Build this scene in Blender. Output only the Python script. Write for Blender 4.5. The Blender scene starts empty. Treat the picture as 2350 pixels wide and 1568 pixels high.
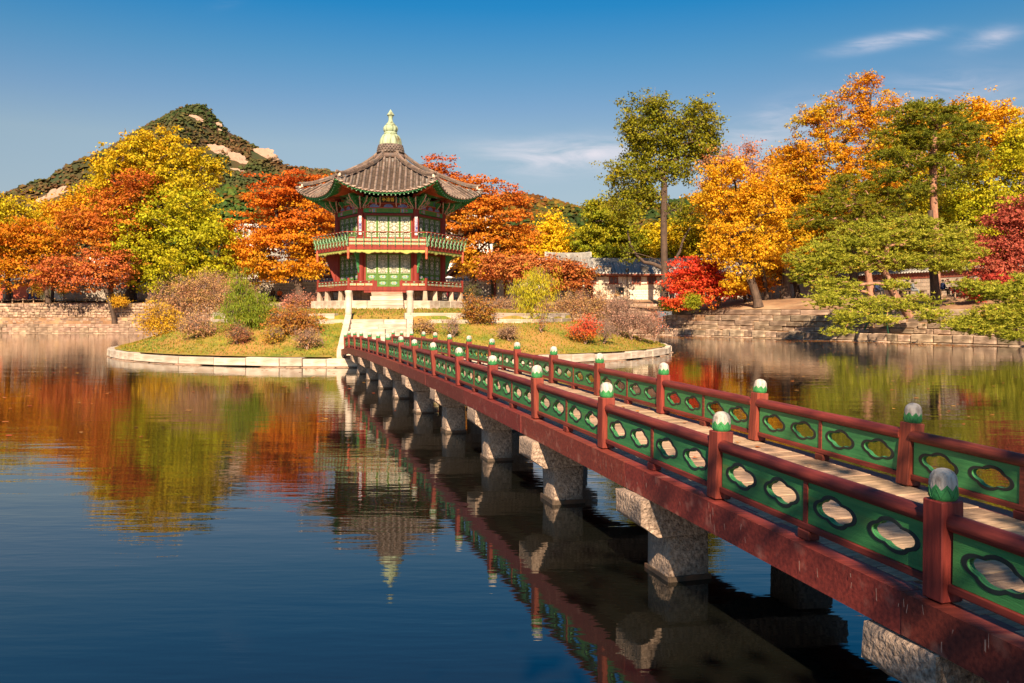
import bpy, bmesh, math, random
import numpy as np
from mathutils import Vector, Matrix, Euler, noise as mnoise
from mathutils.geometry import delaunay_2d_cdt
R_ = math.radians
sc = bpy.context.scene
col = sc.collection
rng = np.random.default_rng(7)
random.seed(11)

# ------------------------------------------------------------------ camera, sky, sun, exposure
EYE = 2.19
cam_d = bpy.data.cameras.new('camera'); cam = bpy.data.objects.new('camera', cam_d); col.objects.link(cam)
cam.location = (0, 0, EYE); cam.rotation_euler = (R_(90), 0, 0)
cam_d.sensor_width = 36; cam_d.lens = 29.89; cam_d.shift_y = -0.0292
cam_d.clip_start = 0.05; cam_d.clip_end = 9000
sc.camera = cam
SUN_AZ, SUN_EL = 181.0, 37.0          # clockwise from +Y
sun_d = bpy.data.lights.new('sun', 'SUN'); sun = bpy.data.objects.new('sun', sun_d); col.objects.link(sun)
sv = Vector((math.sin(R_(SUN_AZ)) * math.cos(R_(SUN_EL)), math.cos(R_(SUN_AZ)) * math.cos(R_(SUN_EL)), math.sin(R_(SUN_EL))))
sun.rotation_euler = sv.to_track_quat('Z', 'Y').to_euler(); sun.location = (0, -20, 40)
sun_d.energy = 5.0; sun_d.angle = R_(0.5); sun_d.color = (1.0, 0.78, 0.54)
world = bpy.data.worlds.new('World'); sc.world = world; world.use_nodes = True
wn = world.node_tree; wn.nodes.clear()
def N(nt, t, **k):
    n = nt.nodes.new(t)
    for a, b in k.items(): setattr(n, a, b)
    return n
sky = N(wn, 'ShaderNodeTexSky', sky_type='NISHITA')
sky.sun_disc = False; sky.sun_elevation = R_(SUN_EL); sky.sun_rotation = R_(SUN_AZ)
sky.air_density = 1.0; sky.dust_density = 0.5; sky.ozone_density = 2.5; sky.altitude = 50
tc = N(wn, 'ShaderNodeTexCoord')
sx = N(wn, 'ShaderNodeSeparateXYZ'); wn.links.new(tc.outputs['Generated'], sx.inputs[0])
# grade of the sky colour with height above the horizon: deep polarised blue overhead, pale and slightly warm low down
rp = N(wn, 'ShaderNodeValToRGB'); rp.color_ramp.interpolation = 'B_SPLINE' if False else 'LINEAR'
E_ = rp.color_ramp.elements
TAB = [(0.0, (.44, .40, .46)), (.05, (.47, .44, .47)), (.12, (.66, .58, .53)), (.187, (.78, .70, .60)), (.231, (.585, .66, .66)), (.284, (.33, .64, .71)), (.337, (.09, .585, .78)), (.385, (.03, .55, .80)), (.45, (.03, .52, .80)), (.6, (.22, .60, .80)), (1.0, (.55, .70, .80))]
for i, (p_, c_) in enumerate(TAB):
    e = E_[i] if i < 2 else E_.new(p_)
    e.position = p_; e.color = (*c_, 1)
wn.links.new(sx.outputs[2], rp.inputs[0])
post = N(wn, 'ShaderNodeMixRGB', blend_type='MULTIPLY'); post.inputs['Fac'].default_value = 1; wn.links.new(sky.outputs[0], post.inputs['Color1']); wn.links.new(rp.outputs[0], post.inputs['Color2'])
# faint cirrus: soft streaks at a few headings, broken up by noise
def wmath(op, a, b=None, c=None):
    n = N(wn, 'ShaderNodeMath', operation=op)
    for i, v in enumerate((a, b, c)):
        if v is None: continue
        if isinstance(v, (int, float)): n.inputs[i].default_value = v
        else: wn.links.new(v, n.inputs[i])
    return n.outputs[0]
U = wmath('DIVIDE', sx.outputs[0], wmath('MAXIMUM', sx.outputs[1], 0.05)); Vv = wmath('DIVIDE', sx.outputs[2], wmath('MAXIMUM', sx.outputs[1], 0.05))
cb = N(wn, 'ShaderNodeCombineXYZ'); wn.links.new(U, cb.inputs[0]); wn.links.new(Vv, cb.inputs[1])
mp = N(wn, 'ShaderNodeMapping'); mp.inputs['Scale'].default_value = (9, 46, 1); mp.inputs['Rotation'].default_value = (0, 0, R_(-14)); wn.links.new(cb.outputs[0], mp.inputs['Vector'])
nz = N(wn, 'ShaderNodeTexNoise'); nz.inputs['Scale'].default_value = 1.0; nz.inputs['Detail'].default_value = 9; nz.inputs['Roughness'].default_value = 0.6; nz.inputs['Distortion'].default_value = 0.6
wn.links.new(mp.outputs[0], nz.inputs['Vector'])
tot = None
for u0, v0, ru, rv, ang, amp in ((.075, .183, .085, .016, 6, .9), (.02, .19, .07, .012, -2, .4), (.29, .205, .07, .022, 22, .7), (.425, .315, .04, .007, 10, .8), (.485, .326, .025, .006, 8, .6), (.565, .322, .03, .010, 14, .6), (.515, .258, .09, .020, 4, .45), (-.33, .38, .02, .012, 30, .2)):
    ca, sa = math.cos(R_(ang)), math.sin(R_(ang)); du = wmath('SUBTRACT', U, u0); dv = wmath('SUBTRACT', Vv, v0)
    a_ = wmath('DIVIDE', wmath('ADD', wmath('MULTIPLY', du, ca), wmath('MULTIPLY', dv, sa)), ru); b_ = wmath('DIVIDE', wmath('SUBTRACT', wmath('MULTIPLY', dv, ca), wmath('MULTIPLY', du, sa)), rv)
    r2 = wmath('ADD', wmath('MULTIPLY', a_, a_), wmath('MULTIPLY', b_, b_)); g_ = wmath('MULTIPLY', wmath('POWER', 2.718, wmath('MULTIPLY', r2, -0.8)), amp)
    tot = g_ if tot is None else wmath('ADD', tot, g_)
mr_ = N(wn, 'ShaderNodeMapRange'); mr_.inputs['From Min'].default_value = 0.34; mr_.inputs['From Max'].default_value = 0.72; wn.links.new(nz.outputs['Fac'], mr_.inputs['Value'])
fac = wmath('MULTIPLY', wmath('MULTIPLY', tot, mr_.outputs[0]), 0.85)
mx = N(wn, 'ShaderNodeMixRGB'); wn.links.new(fac, mx.inputs['Fac']); wn.links.new(post.outputs[0], mx.inputs['Color1'])
mx.inputs['Color2'].default_value = (6.6, 6.0, 6.4, 1)
bg = N(wn, 'ShaderNodeBackground'); bg.inputs['Strength'].default_value = 0.0676
wo = N(wn, 'ShaderNodeOutputWorld')
wn.links.new(mx.outputs[0], bg.inputs['Color']); wn.links.new(bg.outputs[0], wo.inputs['Surface'])
vs = sc.view_settings; vs.view_transform = 'Standard'; vs.look = 'None'; vs.exposure = 1.1; vs.gamma = 1.0; vs.use_curve_mapping = False
sc.cycles.max_bounces = 8; sc.cycles.transparent_max_bounces = 8; sc.cycles.diffuse_bounces = 3; sc.cycles.glossy_bounces = 4

def at(xd, yd, Y):
    """point of the place seen in the direction (xd, yd) of the 2350 px wide photograph at distance Y"""
    return Vector(((xd - 1175) / 1951 * Y, Y, EYE + (715.4 - yd) / 1951 * Y))

# ------------------------------------------------------------------ materials
MATS = {}
def mat(name, c1, c2=None, rough=0.7, scale=3.0, detail=6, bump=0.0, bscale=None, var=0.0, stretch=None, c3=None, s3=0.6, t3=(0.55, 0.7),
        spec=0.3, coord='Object', mix=(0.35, 0.65), metal=0.0, transl=0.0):
    m = bpy.data.materials.new(name); m.use_nodes = True; nt = m.node_tree; L = nt.links.new
    p = nt.nodes['Principled BSDF']; p.inputs['Roughness'].default_value = rough; p.inputs['Specular IOR Level'].default_value = spec
    p.inputs['Metallic'].default_value = metal
    t = N(nt, 'ShaderNodeTexCoord'); vec = t.outputs[coord]
    if coord == 'World':
        pass
    if stretch:
        q = N(nt, 'ShaderNodeMapping'); q.inputs['Scale'].default_value = stretch; L(vec, q.inputs['Vector']); vec = q.outputs[0]
    n1 = N(nt, 'ShaderNodeTexNoise'); n1.inputs['Scale'].default_value = scale; n1.inputs['Detail'].default_value = detail; n1.inputs['Roughness'].default_value = 0.6
    L(vec, n1.inputs['Vector'])
    r1 = N(nt, 'ShaderNodeValToRGB'); r1.color_ramp.elements[0].position = mix[0]; r1.color_ramp.elements[1].position = mix[1]
    r1.color_ramp.elements[0].color = (*c1, 1); r1.color_ramp.elements[1].color = (*(c2 or c1), 1)
    L(n1.outputs['Fac'], r1.inputs[0]); c = r1.outputs[0]
    if c3:
        n3 = N(nt, 'ShaderNodeTexNoise'); n3.inputs['Scale'].default_value = s3; n3.inputs['Detail'].default_value = 5; L(vec, n3.inputs['Vector'])
        m3 = N(nt, 'ShaderNodeMapRange'); m3.inputs['From Min'].default_value = t3[0]; m3.inputs['From Max'].default_value = t3[1]
        L(n3.outputs['Fac'], m3.inputs['Value'])
        x = N(nt, 'ShaderNodeMixRGB'); L(m3.outputs[0], x.inputs['Fac']); L(c, x.inputs['Color1']); x.inputs['Color2'].default_value = (*c3, 1); c = x.outputs[0]
    if var:
        oi = N(nt, 'ShaderNodeObjectInfo'); ge = N(nt, 'ShaderNodeNewGeometry')
        a = N(nt, 'ShaderNodeMath', operation='ADD'); L(oi.outputs['Random'], a.inputs[0]); L(ge.outputs['Random Per Island'], a.inputs[1])
        fr = N(nt, 'ShaderNodeMath', operation='FRACT'); L(a.outputs[0], fr.inputs[0])
        mr = N(nt, 'ShaderNodeMapRange'); mr.inputs['To Min'].default_value = 1 - var; mr.inputs['To Max'].default_value = 1 + var; L(fr.outputs[0], mr.inputs['Value'])
        h = N(nt, 'ShaderNodeHueSaturation'); L(c, h.inputs['Color']); L(mr.outputs[0], h.inputs['Value'])
        m2 = N(nt, 'ShaderNodeMapRange'); m2.inputs['To Min'].default_value = 0.5 - var * 0.03; m2.inputs['To Max'].default_value = 0.5 + var * 0.03
        f2 = N(nt, 'ShaderNodeMath', operation='MULTIPLY'); f2.inputs[1].default_value = 7.31; L(fr.outputs[0], f2.inputs[0])
        f3 = N(nt, 'ShaderNodeMath', operation='FRACT'); L(f2.outputs[0], f3.inputs[0]); L(f3.outputs[0], m2.inputs['Value']); L(m2.outputs[0], h.inputs['Hue'])
        c = h.outputs[0]
    L(c, p.inputs['Base Color'])
    if bump:
        nb = N(nt, 'ShaderNodeTexNoise'); nb.inputs['Scale'].default_value = bscale or scale * 4; nb.inputs['Detail'].default_value = 6; L(vec, nb.inputs['Vector'])
        b = N(nt, 'ShaderNodeBump'); b.inputs['Strength'].default_value = 1.0; b.inputs['Distance'].default_value = bump
        L(nb.outputs['Fac'], b.inputs['Height']); L(b.outputs[0], p.inputs['Normal'])
    MATS[name] = m
    return m

def leaf_mat(name, tr=0.3, spec=0.15):
    m = bpy.data.materials.new(name); m.use_nodes = True; nt = m.node_tree; L = nt.links.new
    p = nt.nodes['Principled BSDF']; p.inputs['Roughness'].default_value = 0.6; p.inputs['Specular IOR Level'].default_value = spec
    a = N(nt, 'ShaderNodeAttribute', attribute_name='leafcol')
    L(a.outputs['Color'], p.inputs['Base Color'])
    t = N(nt, 'ShaderNodeBsdfTranslucent'); L(a.outputs['Color'], t.inputs['Color'])
    x = N(nt, 'ShaderNodeMixShader'); x.inputs[0].default_value = tr
    out = nt.nodes['Material Output']; L(p.outputs[0], x.inputs[1]); L(t.outputs[0], x.inputs[2]); L(x.outputs[0], out.inputs['Surface'])
    return m

# ------------------------------------------------------------------ object helpers
WM = {}
def tag(o, label=None, cat=None, group=None, kind=None):
    if label: o['label'] = label
    if cat: o['category'] = cat
    if group: o['group'] = group
    if kind: o['kind'] = kind
    return o
def put(o, M, parent=None):
    col.objects.link(o)
    if parent is not None:
        o.parent = parent; o.matrix_parent_inverse = WM[parent.name].inverted()
    o.matrix_basis = M; WM[o.name] = M.copy()
    return o
def thing(name, label, cat, loc, group=None, rz=0.0, kind=None):
    o = bpy.data.objects.new(name, None); o.empty_display_size = 0.3
    put(o, Matrix.Translation(Vector(loc)) @ Matrix.Rotation(rz, 4, 'Z'))
    return tag(o, label, cat, group, kind)
def inst(name, me, M, parent=None, label=None, kind=None):
    o = bpy.data.objects.new(name, me); put(o, M, parent); return tag(o, label, kind=kind)

def np_mesh(name, V, F, mats, mi=None, smooth=False, fcol=None):
    """V (n,3), F list of (m,k) int arrays"""
    me = bpy.data.meshes.new(name)
    V = np.asarray(V, np.float32); me.vertices.add(len(V)); me.vertices.foreach_set('co', V.ravel())
    lt = np.concatenate([np.full(len(f), f.shape[1], np.int32) for f in F]); li = np.concatenate([f.ravel() for f in F]).astype(np.int32)
    ls = np.concatenate([[0], np.cumsum(lt)[:-1]]).astype(np.int32)
    me.loops.add(len(li)); me.loops.foreach_set('vertex_index', li)
    me.polygons.add(len(lt)); me.polygons.foreach_set('loop_start', ls); me.polygons.foreach_set('loop_total', lt)
    if smooth: me.polygons.foreach_set('use_smooth', np.ones(len(lt), bool))
    for m in mats: me.materials.append(m)
    if mi is not None: me.polygons.foreach_set('material_index', np.asarray(mi, np.int32))
    if fcol is not None:
        a = me.attributes.new('leafcol', 'FLOAT_COLOR', 'FACE')
        c4 = np.ones((len(lt), 4), np.float32); c4[:, :3] = fcol; a.data.foreach_set('color', c4.ravel())
    me.update(calc_edges=True); me.validate()
    return me

class G:
    """collects shapes into one mesh"""
    def __init__(s): s.v = []; s.f = []; s.m = []; s.sm = []; s.M = Matrix.Identity(4)
    def add(s, vs, fs, mi=0, smooth=False, M=None):
        o = len(s.v); T = s.M @ M if M is not None else s.M
        s.v += [T @ Vector(v) for v in vs]
        for f in fs: s.f.append([o + i for i in f]); s.m.append(mi); s.sm.append(smooth)
    def box(s, c, d, mi=0, M=None, taper=1.0, bev=0.0):
        x, y, z = [k / 2 for k in d]; cx, cy, cz = c
        if bev:
            b = bev; vs = []; fs = []
            bm = bmesh.new(); bmesh.ops.create_cube(bm, size=1)
            for v in bm.verts: v.co = Vector((v.co.x * d[0] * (taper if v.co.z > 0 else 1), v.co.y * d[1] * (taper if v.co.z > 0 else 1), v.co.z * d[2])) + Vector(c)
            bmesh.ops.bevel(bm, geom=bm.edges[:], offset=b, segments=1, affect='EDGES')
            bm.verts.ensure_lookup_table(); bm.verts.index_update()
            s.add([v.co.copy() for v in bm.verts], [[v.index for v in f.verts] for f in bm.faces], mi, M=M); bm.free(); return
        t = taper
        vs = [(cx - x, cy - y, cz - z), (cx + x, cy - y, cz - z), (cx + x, cy + y, cz - z), (cx - x, cy + y, cz - z),
              (cx - x * t, cy - y * t, cz + z), (cx + x * t, cy - y * t, cz + z), (cx + x * t, cy + y * t, cz + z), (cx - x * t, cy + y * t, cz + z)]
        s.add(vs, [(0, 3, 2, 1), (4, 5, 6, 7), (0, 1, 5, 4), (1, 2, 6, 5), (2, 3, 7, 6), (3, 0, 4, 7)], mi, M=M)
    def tube(s, pts, rad, n=8, mi=0, M=None, caps=True, smooth=True, sq=None):
        pts = [Vector(p) for p in pts]; k = len(pts)
        if not hasattr(rad, '__len__'): rad = [rad] * k
        vs = []; fs = []; up = None
        for i, p in enumerate(pts):
            t = (pts[min(i + 1, k - 1)] - pts[max(i - 1, 0)]).normalized()
            if up is None:
                up = Vector((0, 0, 1)) if abs(t.z) < 0.9 else Vector((1, 0, 0))
            a = t.cross(up).normalized(); b = a.cross(t).normalized(); up = b
            for j in range(n):
                w = 2 * math.pi * (j + (0.5 if n == 4 else 0)) / n
                vs.append(p + (a * math.cos(w) + b * math.sin(w)) * rad[i])
        for i in range(k - 1):
            for j in range(n):
                fs.append((i * n + j, i * n + (j + 1) % n, (i + 1) * n + (j + 1) % n, (i + 1) * n + j))
        s.add(vs, fs, mi, smooth, M)
        if caps:
            s.add(vs[:n], [tuple(range(n))[::-1]], mi, False, M); s.add(vs[-n:], [tuple(range(n))], mi, False, M)
    def lathe(s, prof, n=16, mi=0, c=(0, 0, 0), M=None, smooth=True, lobes=0, la=0.0):
        vs = []; fs = []; k = len(prof)
        for r, z in prof:
            for j in range(n):
                w = 2 * math.pi * j / n; rr = r * (1 + la * (abs(math.cos(lobes * w / 2)) - 1)) if lobes else r
                vs.append((c[0] + rr * math.cos(w), c[1] + rr * math.sin(w), c[2] + z))
        for i in range(k - 1):
            for j in range(n): fs.append((i * n + j, i * n + (j + 1) % n, (i + 1) * n + (j + 1) % n, (i + 1) * n + j))
        fs.append(tuple(range(n))[::-1]); fs.append(tuple(range((k - 1) * n, k * n)))
        s.add(vs, fs, mi, smooth, M)
    def prism(s, poly, z0, z1, mi=0, M=None, mside=None):
        """poly in xy, extruded along z"""
        n = len(poly)
        vs = [(x, y, z0) for x, y in poly] + [(x, y, z1) for x, y in poly]
        s.add(vs, [tuple(range(n))[::-1], tuple(range(n, 2 * n))], mi, M=M)
        s.add(vs, [(i, (i + 1) % n, n + (i + 1) % n, n + i) for i in range(n)], mi if mside is None else mside, M=M)
    def plate(s, outer, holes, t, mi=0, M=None):
        """plate in the xz plane, thickness t along y, with holes"""
        pts = []; edges = []
        for lp in [outer] + holes:
            o = len(pts); k = len(lp); pts += [Vector(p) for p in lp]; edges += [(o + i, o + (i + 1) % k) for i in range(k)]
        # outer = edges with ccw interior; constraint mode 2 keeps faces inside; holes detected by even-odd
        r = delaunay_2d_cdt(pts, edges, [], 0, 1e-6)
        vv, ff = r[0], r[2]
        def inside(p, lp):
            c = False; j = len(lp) - 1
            for i in range(len(lp)):
                a, b = lp[i], lp[j]
                if (a[1] > p[1]) != (b[1] > p[1]) and p[0] < (b[0] - a[0]) * (p[1] - a[1]) / (b[1] - a[1]) + a[0]: c = not c
                j = i
            return c
        keep = []
        for f in ff:
            c = sum((vv[i] for i in f), Vector((0, 0))) / len(f)
            if inside(c, outer) and not any(inside(c, h) for h in holes): keep.append(f)
        n = len(vv)
        vs = [(v.x, -t / 2, v.y) for v in vv] + [(v.x, t / 2, v.y) for v in vv]
        s.add(vs, [tuple(f) for f in keep] + [tuple(n + i for i in f)[::-1] for f in keep], mi, M=M)
        for lp in [outer] + holes:
            k = len(lp); w = [(p[0], -t / 2, p[1]) for p in lp] + [(p[0], t / 2, p[1]) for p in lp]
            s.add(w, [(i, k + i, k + (i + 1) % k, (i + 1) % k) for i in range(k)], mi, M=M)
    def mesh(s, name, mats, off=None, fix=True):
        me = bpy.data.meshes.new(name)
        off = off or Vector((0, 0, 0))
        me.from_pydata([v - off for v in s.v], [], s.f)
        for m in mats: me.materials.append(m)
        me.polygons.foreach_set('material_index', s.m); me.polygons.foreach_set('use_smooth', s.sm)
        me.update(); me.validate()
        if fix:
            bm = bmesh.new(); bm.from_mesh(me); bmesh.ops.recalc_face_normals(bm, faces=bm.faces); bm.to_mesh(me); bm.free()
        return me
    def build(s, name, mats, parent=None, label=None, kind=None, cat=None, group=None, fix=True):
        if not isinstance(mats, (list, tuple)): mats = [mats]
        lo = Vector([min(v[i] for v in s.v) for i in range(3)]); hi = Vector([max(v[i] for v in s.v) for i in range(3)])
        off = Vector(((lo.x + hi.x) / 2, (lo.y + hi.y) / 2, lo.z))
        o = bpy.data.objects.new(name, s.mesh(name, mats, off, fix)); put(o, Matrix.Translation(off), parent)
        return tag(o, label, cat, group, kind)

def unit_block(name, mats, bev=0.05, jit=0.03, seed=0, seg=1):
    bm = bmesh.new(); bmesh.ops.create_cube(bm, size=1)
    bmesh.ops.bevel(bm, geom=bm.edges[:], offset=bev, segments=seg, affect='EDGES')
    rr = random.Random(seed)
    for v in bm.verts: v.co += Vector((rr.uniform(-jit, jit), rr.uniform(-jit, jit), rr.uniform(-jit, jit)))
    me = bpy.data.meshes.new(name); bm.to_mesh(me); bm.free()
    for m in mats: me.materials.append(m)
    return me
def pieces(name, parent, meshes, Ms, limit=300, mats=None, key=None, smooth=False):
    """copies of shared meshes: the first `limit` as objects of their own, the rest joined in one part"""
    if key: Ms = sorted(Ms, key=key)
    for i, M in enumerate(Ms[:limit]): inst(name, meshes[i % len(meshes)], M, parent)
    rest = Ms[limit:]
    if rest:
        V = []; F = []; n0 = 0; mi = []
        T = []
        for me in meshes:
            co = np.empty(len(me.vertices) * 3, np.float32); me.vertices.foreach_get('co', co); co = co.reshape(-1, 3)
            T.append((co, [tuple(p.vertices) for p in me.polygons], [p.material_index for p in me.polygons]))
        FF = {}
        for i, M in enumerate(rest):
            co, fs, ms = T[i % len(T)]
            A = np.array(M)[:3]; V.append(co @ A[:, :3].T + A[:, 3])
            for f, m_ in zip(fs, ms): FF.setdefault(len(f), []).append([n0 + q for q in f]); 
            n0 += len(co)
        me = np_mesh(name, np.concatenate(V), [np.array(v) for v in FF.values()], list(meshes[0].materials), smooth=smooth)
        o = bpy.data.objects.new(name + '_remainder', me); put(o, Matrix.Identity(4), parent); o['kind'] = 'stuff'
def TRS(loc, size=(1, 1, 1), rz=0.0, rx=0.0, ry=0.0):
    return Matrix.Translation(Vector(loc)) @ Matrix.Rotation(rz, 4, 'Z') @ Matrix.Rotation(rx, 4, 'X') @ Matrix.Rotation(ry, 4, 'Y') @ Matrix.Diagonal((*size, 1))

# palette
STONE = mat('granite_pale', (0.50, 0.38, 0.28), (0.34, 0.24, 0.17), 0.85, 2.2, bump=0.016, bscale=12, var=0.26, c3=(0.30, 0.17, 0.09), s3=1.1, t3=(0.56, 0.75))
STONE_L = mat('left_bank_stone_shaded', (0.46, 0.32, 0.225), (0.25, 0.165, 0.11), 0.9, 2.2, bump=0.03, bscale=10, var=0.32, c3=(0.16, 0.10, 0.07), s3=0.7, t3=(0.52, 0.72))  # pinkish bank stone, its colour darkened to carry the tree shade
STONE_W = mat('granite_white', (0.60, 0.50, 0.40), (0.44, 0.35, 0.27), 0.85, 2.4, bump=0.009, bscale=16, var=0.16, c3=(0.32, 0.20, 0.12), s3=0.9, t3=(0.58, 0.78))
STONE_D = mat('bank_stone', (0.50, 0.37, 0.26), (0.27, 0.185, 0.125), 0.9, 2.4, bump=0.03, bscale=9, var=0.34, c3=(0.13, 0.09, 0.06), s3=0.8, t3=(0.5, 0.72))
PIER = mat('rough_granite', (0.56, 0.41, 0.31), (0.17, 0.115, 0.085), 0.9, 34, bump=0.035, bscale=30, c3=(0.33, 0.24, 0.18), s3=3, t3=(0.45, 0.7))
WETST = mat('wet_stone', (0.10, 0.07, 0.05), (0.05, 0.04, 0.03), 0.5, 6, bump=0.01, c3=(0.24, 0.10, 0.05), s3=3)
SOIL = mat('leaf_litter_soil', (0.34, 0.19, 0.10), (0.20, 0.11, 0.06), 0.95, 0.8, bump=0.05, bscale=4, c3=(0.46, 0.30, 0.17), s3=0.25, t3=(0.45, 0.62))
WATER_Z = 0.05
# ------------------------------------------------------------------ water
def make_water():
    m = bpy.data.materials.new('pond_water'); m.use_nodes = True; nt = m.node_tree; L = nt.links.new
    p = nt.nodes['Principled BSDF']
    p.inputs['Base Color'].default_value = (0.006, 0.0065, 0.005, 1); p.inputs['Roughness'].default_value = 0.015; p.inputs['IOR'].default_value = 1.75
    p.inputs['Specular IOR Level'].default_value = 0.5
    t = N(nt, 'ShaderNodeTexCoord')
    h = None
    for sc_, st, w, rot in ((1.0, (1.5, 5.0, 1), 0.50, 8), (1.0, (3.2, 15.0, 1), 0.20, -6), (1.0, (0.45, 1.9, 1), 1.3, -4), (1.0, (0.12, 0.55, 1), 1.3, 7)):
        q = N(nt, 'ShaderNodeMapping'); q.inputs['Scale'].default_value = st; q.inputs['Rotation'].default_value = (0, 0, R_(rot)); L(t.outputs['Object'], q.inputs['Vector'])
        n = N(nt, 'ShaderNodeTexNoise'); n.inputs['Scale'].default_value = sc_; n.inputs['Detail'].default_value = 2.5; n.inputs['Roughness'].default_value = 0.5
        L(q.outputs[0], n.inputs['Vector'])
        a = N(nt, 'ShaderNodeMath', operation='MULTIPLY'); L(n.outputs['Fac'], a.inputs[0]); a.inputs[1].default_value = w
        if h is None: h = a.outputs[0]
        else:
            b = N(nt, 'ShaderNodeMath', operation='ADD'); L(h, b.inputs[0]); L(a.outputs[0], b.inputs[1]); h = b.outputs[0]
    # breeze patches: ripples stronger out on the pond, calmer in patches
    n = N(nt, 'ShaderNodeTexNoise'); n.inputs['Scale'].default_value = 0.07; n.inputs['Detail'].default_value = 2; L(t.outputs['Object'], n.inputs['Vector'])
    mr = N(nt, 'ShaderNodeMapRange'); mr.inputs['From Min'].default_value = 0.35; mr.inputs['From Max'].default_value = 0.65
    mr.inputs['To Min'].default_value = 0.35; mr.inputs['To Max'].default_value = 1.0; L(n.outputs['Fac'], mr.inputs['Value'])
    bu = N(nt, 'ShaderNodeBump'); bu.inputs['Distance'].default_value = 0.0062
    L(mr.outputs[0], bu.inputs['Strength']); L(h, bu.inputs['Height']); L(bu.outputs[0], p.inputs['Normal'])
    xs = np.linspace(-150, 110, 27); ys = np.linspace(-20, 110, 14)
    V = [(x, y, 0) for y in ys for x in xs]; nx = len(xs)
    F = [(j * nx + i, j * nx + i + 1, (j + 1) * nx + i + 1, (j + 1) * nx + i) for j in range(len(ys) - 1) for i in range(nx - 1)]
    me = np_mesh('pond_water', np.array(V), [np.array(F)], [m])
    o = bpy.data.objects.new('water', me); put(o, Matrix.Translation((0, 0, WATER_Z))); o['kind'] = 'structure'
make_water()
# ------------------------------------------------------------------ ground, banks, island
GRASS = mat('autumn_grass', (0.30, 0.235, 0.028), (0.13, 0.175, 0.018), 0.95, 1.6, detail=12, bump=0.08, bscale=7, c3=(0.38, 0.21, 0.055), s3=0.45, t3=(0.42, 0.62), coord='Object', mix=(0.38, 0.62))
PATH = mat('sandy_path', (0.62, 0.48, 0.36), (0.5, 0.37, 0.27), 0.95, 2, bump=0.01)
BLK = [unit_block('stone', [STONE], 0.045, 0.022, i) for i in range(4)]
BLKW = [unit_block('stone', [STONE_W], 0.03, 0.012, i) for i in range(3)]
BLKD = [unit_block('stone', [STONE_D], 0.07, 0.03, i) for i in range(5)]
BLKL = [unit_block('stone', [STONE_L], 0.06, 0.03, 9 + i) for i in range(4)]
SHORE = [(-62, 0.6), (-62, 86), (13.5, 79), (31.2, 52), (46, 26), (46, -3), (5, -2.2), (2, 0.6)]
ZS = {0: (0.85, 0.5), 1: (2.93, 3.1), 2: (2.4, 2.3), 3: (2.35, 2.3), 4: (2.35, 2.3), 5: (0.9, .5), 6: (0.85, 0.5), 7: (0.85, 0.5)}
def edge_frame(p, q):
    d = Vector((q[0] - p[0], q[1] - p[1], 0)); ln = d.length; d /= ln
    return d, Vector((d.y, -d.x, 0)), ln          # along, towards the pond, length
def ground():
    k = len(SHORE); loop = []
    for i in range(k):
        p, q = SHORE[i], SHORE[(i + 1) % k]; d, n, ln = edge_frame(p, q); m = max(2, int(ln / 4))
        dp, np_, _ = edge_frame(SHORE[i - 1], p)
        for j in range(m):
            t = j / m
            nn = (n + np_).normalized() * 1.1 if j == 0 else n
            za, zb = ZS[i], ZS[(i + 1) % k]
            if (i, (i + 1) % k) in ((7, 0),): zb = za
            tt = t if i in (0, 5) else (min(1, t * 30) if i == 1 else t)
            if i == 1: tt = 0 if t < 0.93 else (t - 0.93) / 0.07
            loop.append((Vector((p[0], p[1], 0)) + d * ln * t, nn, za[0] * (1 - tt) + zb[0] * tt, za[1] * (1 - tt) + zb[1] * tt))
    offs = [0, 0.7, 1.8, 3.5, 5.5, 8, 12, 18, 26, 45, 90, 200, 600, 2500]
    V = []; m = len(loop)
    for w in offs:
        for p, n, z, sb in loop:
            q = p - n * (w + sb); zz = min(z + (0.115 if z > 2.7 else .22) * w, max(z, 3.4)) if z > 1.5 else z + min(w, 8) * 0.05
            zz += mnoise.noise(q * 0.25) * 0.10 * min(1, w)
            V.append((q.x, q.y, zz - 0.01))
    F = [(a * m + j, a * m + (j + 1) % m, (a + 1) * m + (j + 1) % m, (a + 1) * m + j) for a in range(len(offs) - 1) for j in range(m)]
    me = np_mesh('ground', np.array(V), [np.array(F)], [SOIL], smooth=True)
    o = inst('ground', me, Matrix.Identity(4), kind='structure')
    g = G(); g.box((-5, 40, -1.5), (150, 110, 0.1)); g.build('pond_bed', SOIL, kind='structure')
    # sandy path and grass verge behind the left bank
    for nm, y0, y1, mm, z in (('path', 90.2, 94.0, PATH, 3.47), ('verge', 94.0, 96.5, GRASS, 3.5), ('verge', 89.0, 90.1, GRASS, 3.42)):
        g = G(); xs = np.linspace(-60, -6, 28)
        vs = []
        for x in xs: vs += [(x, y0 + 2.0 - 0.095 * (x + 62) + .35 * math.sin(x * .3), z), (x, y1 + 2.0 - 0.095 * (x + 62) + .35 * math.sin(x * .3), z + 0.02)]
        g.add(vs, [(2 * i, 2 * i + 1, 2 * i + 3, 2 * i + 2) for i in range(len(xs) - 1)]); g.build(nm, mm, kind='structure')
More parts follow.
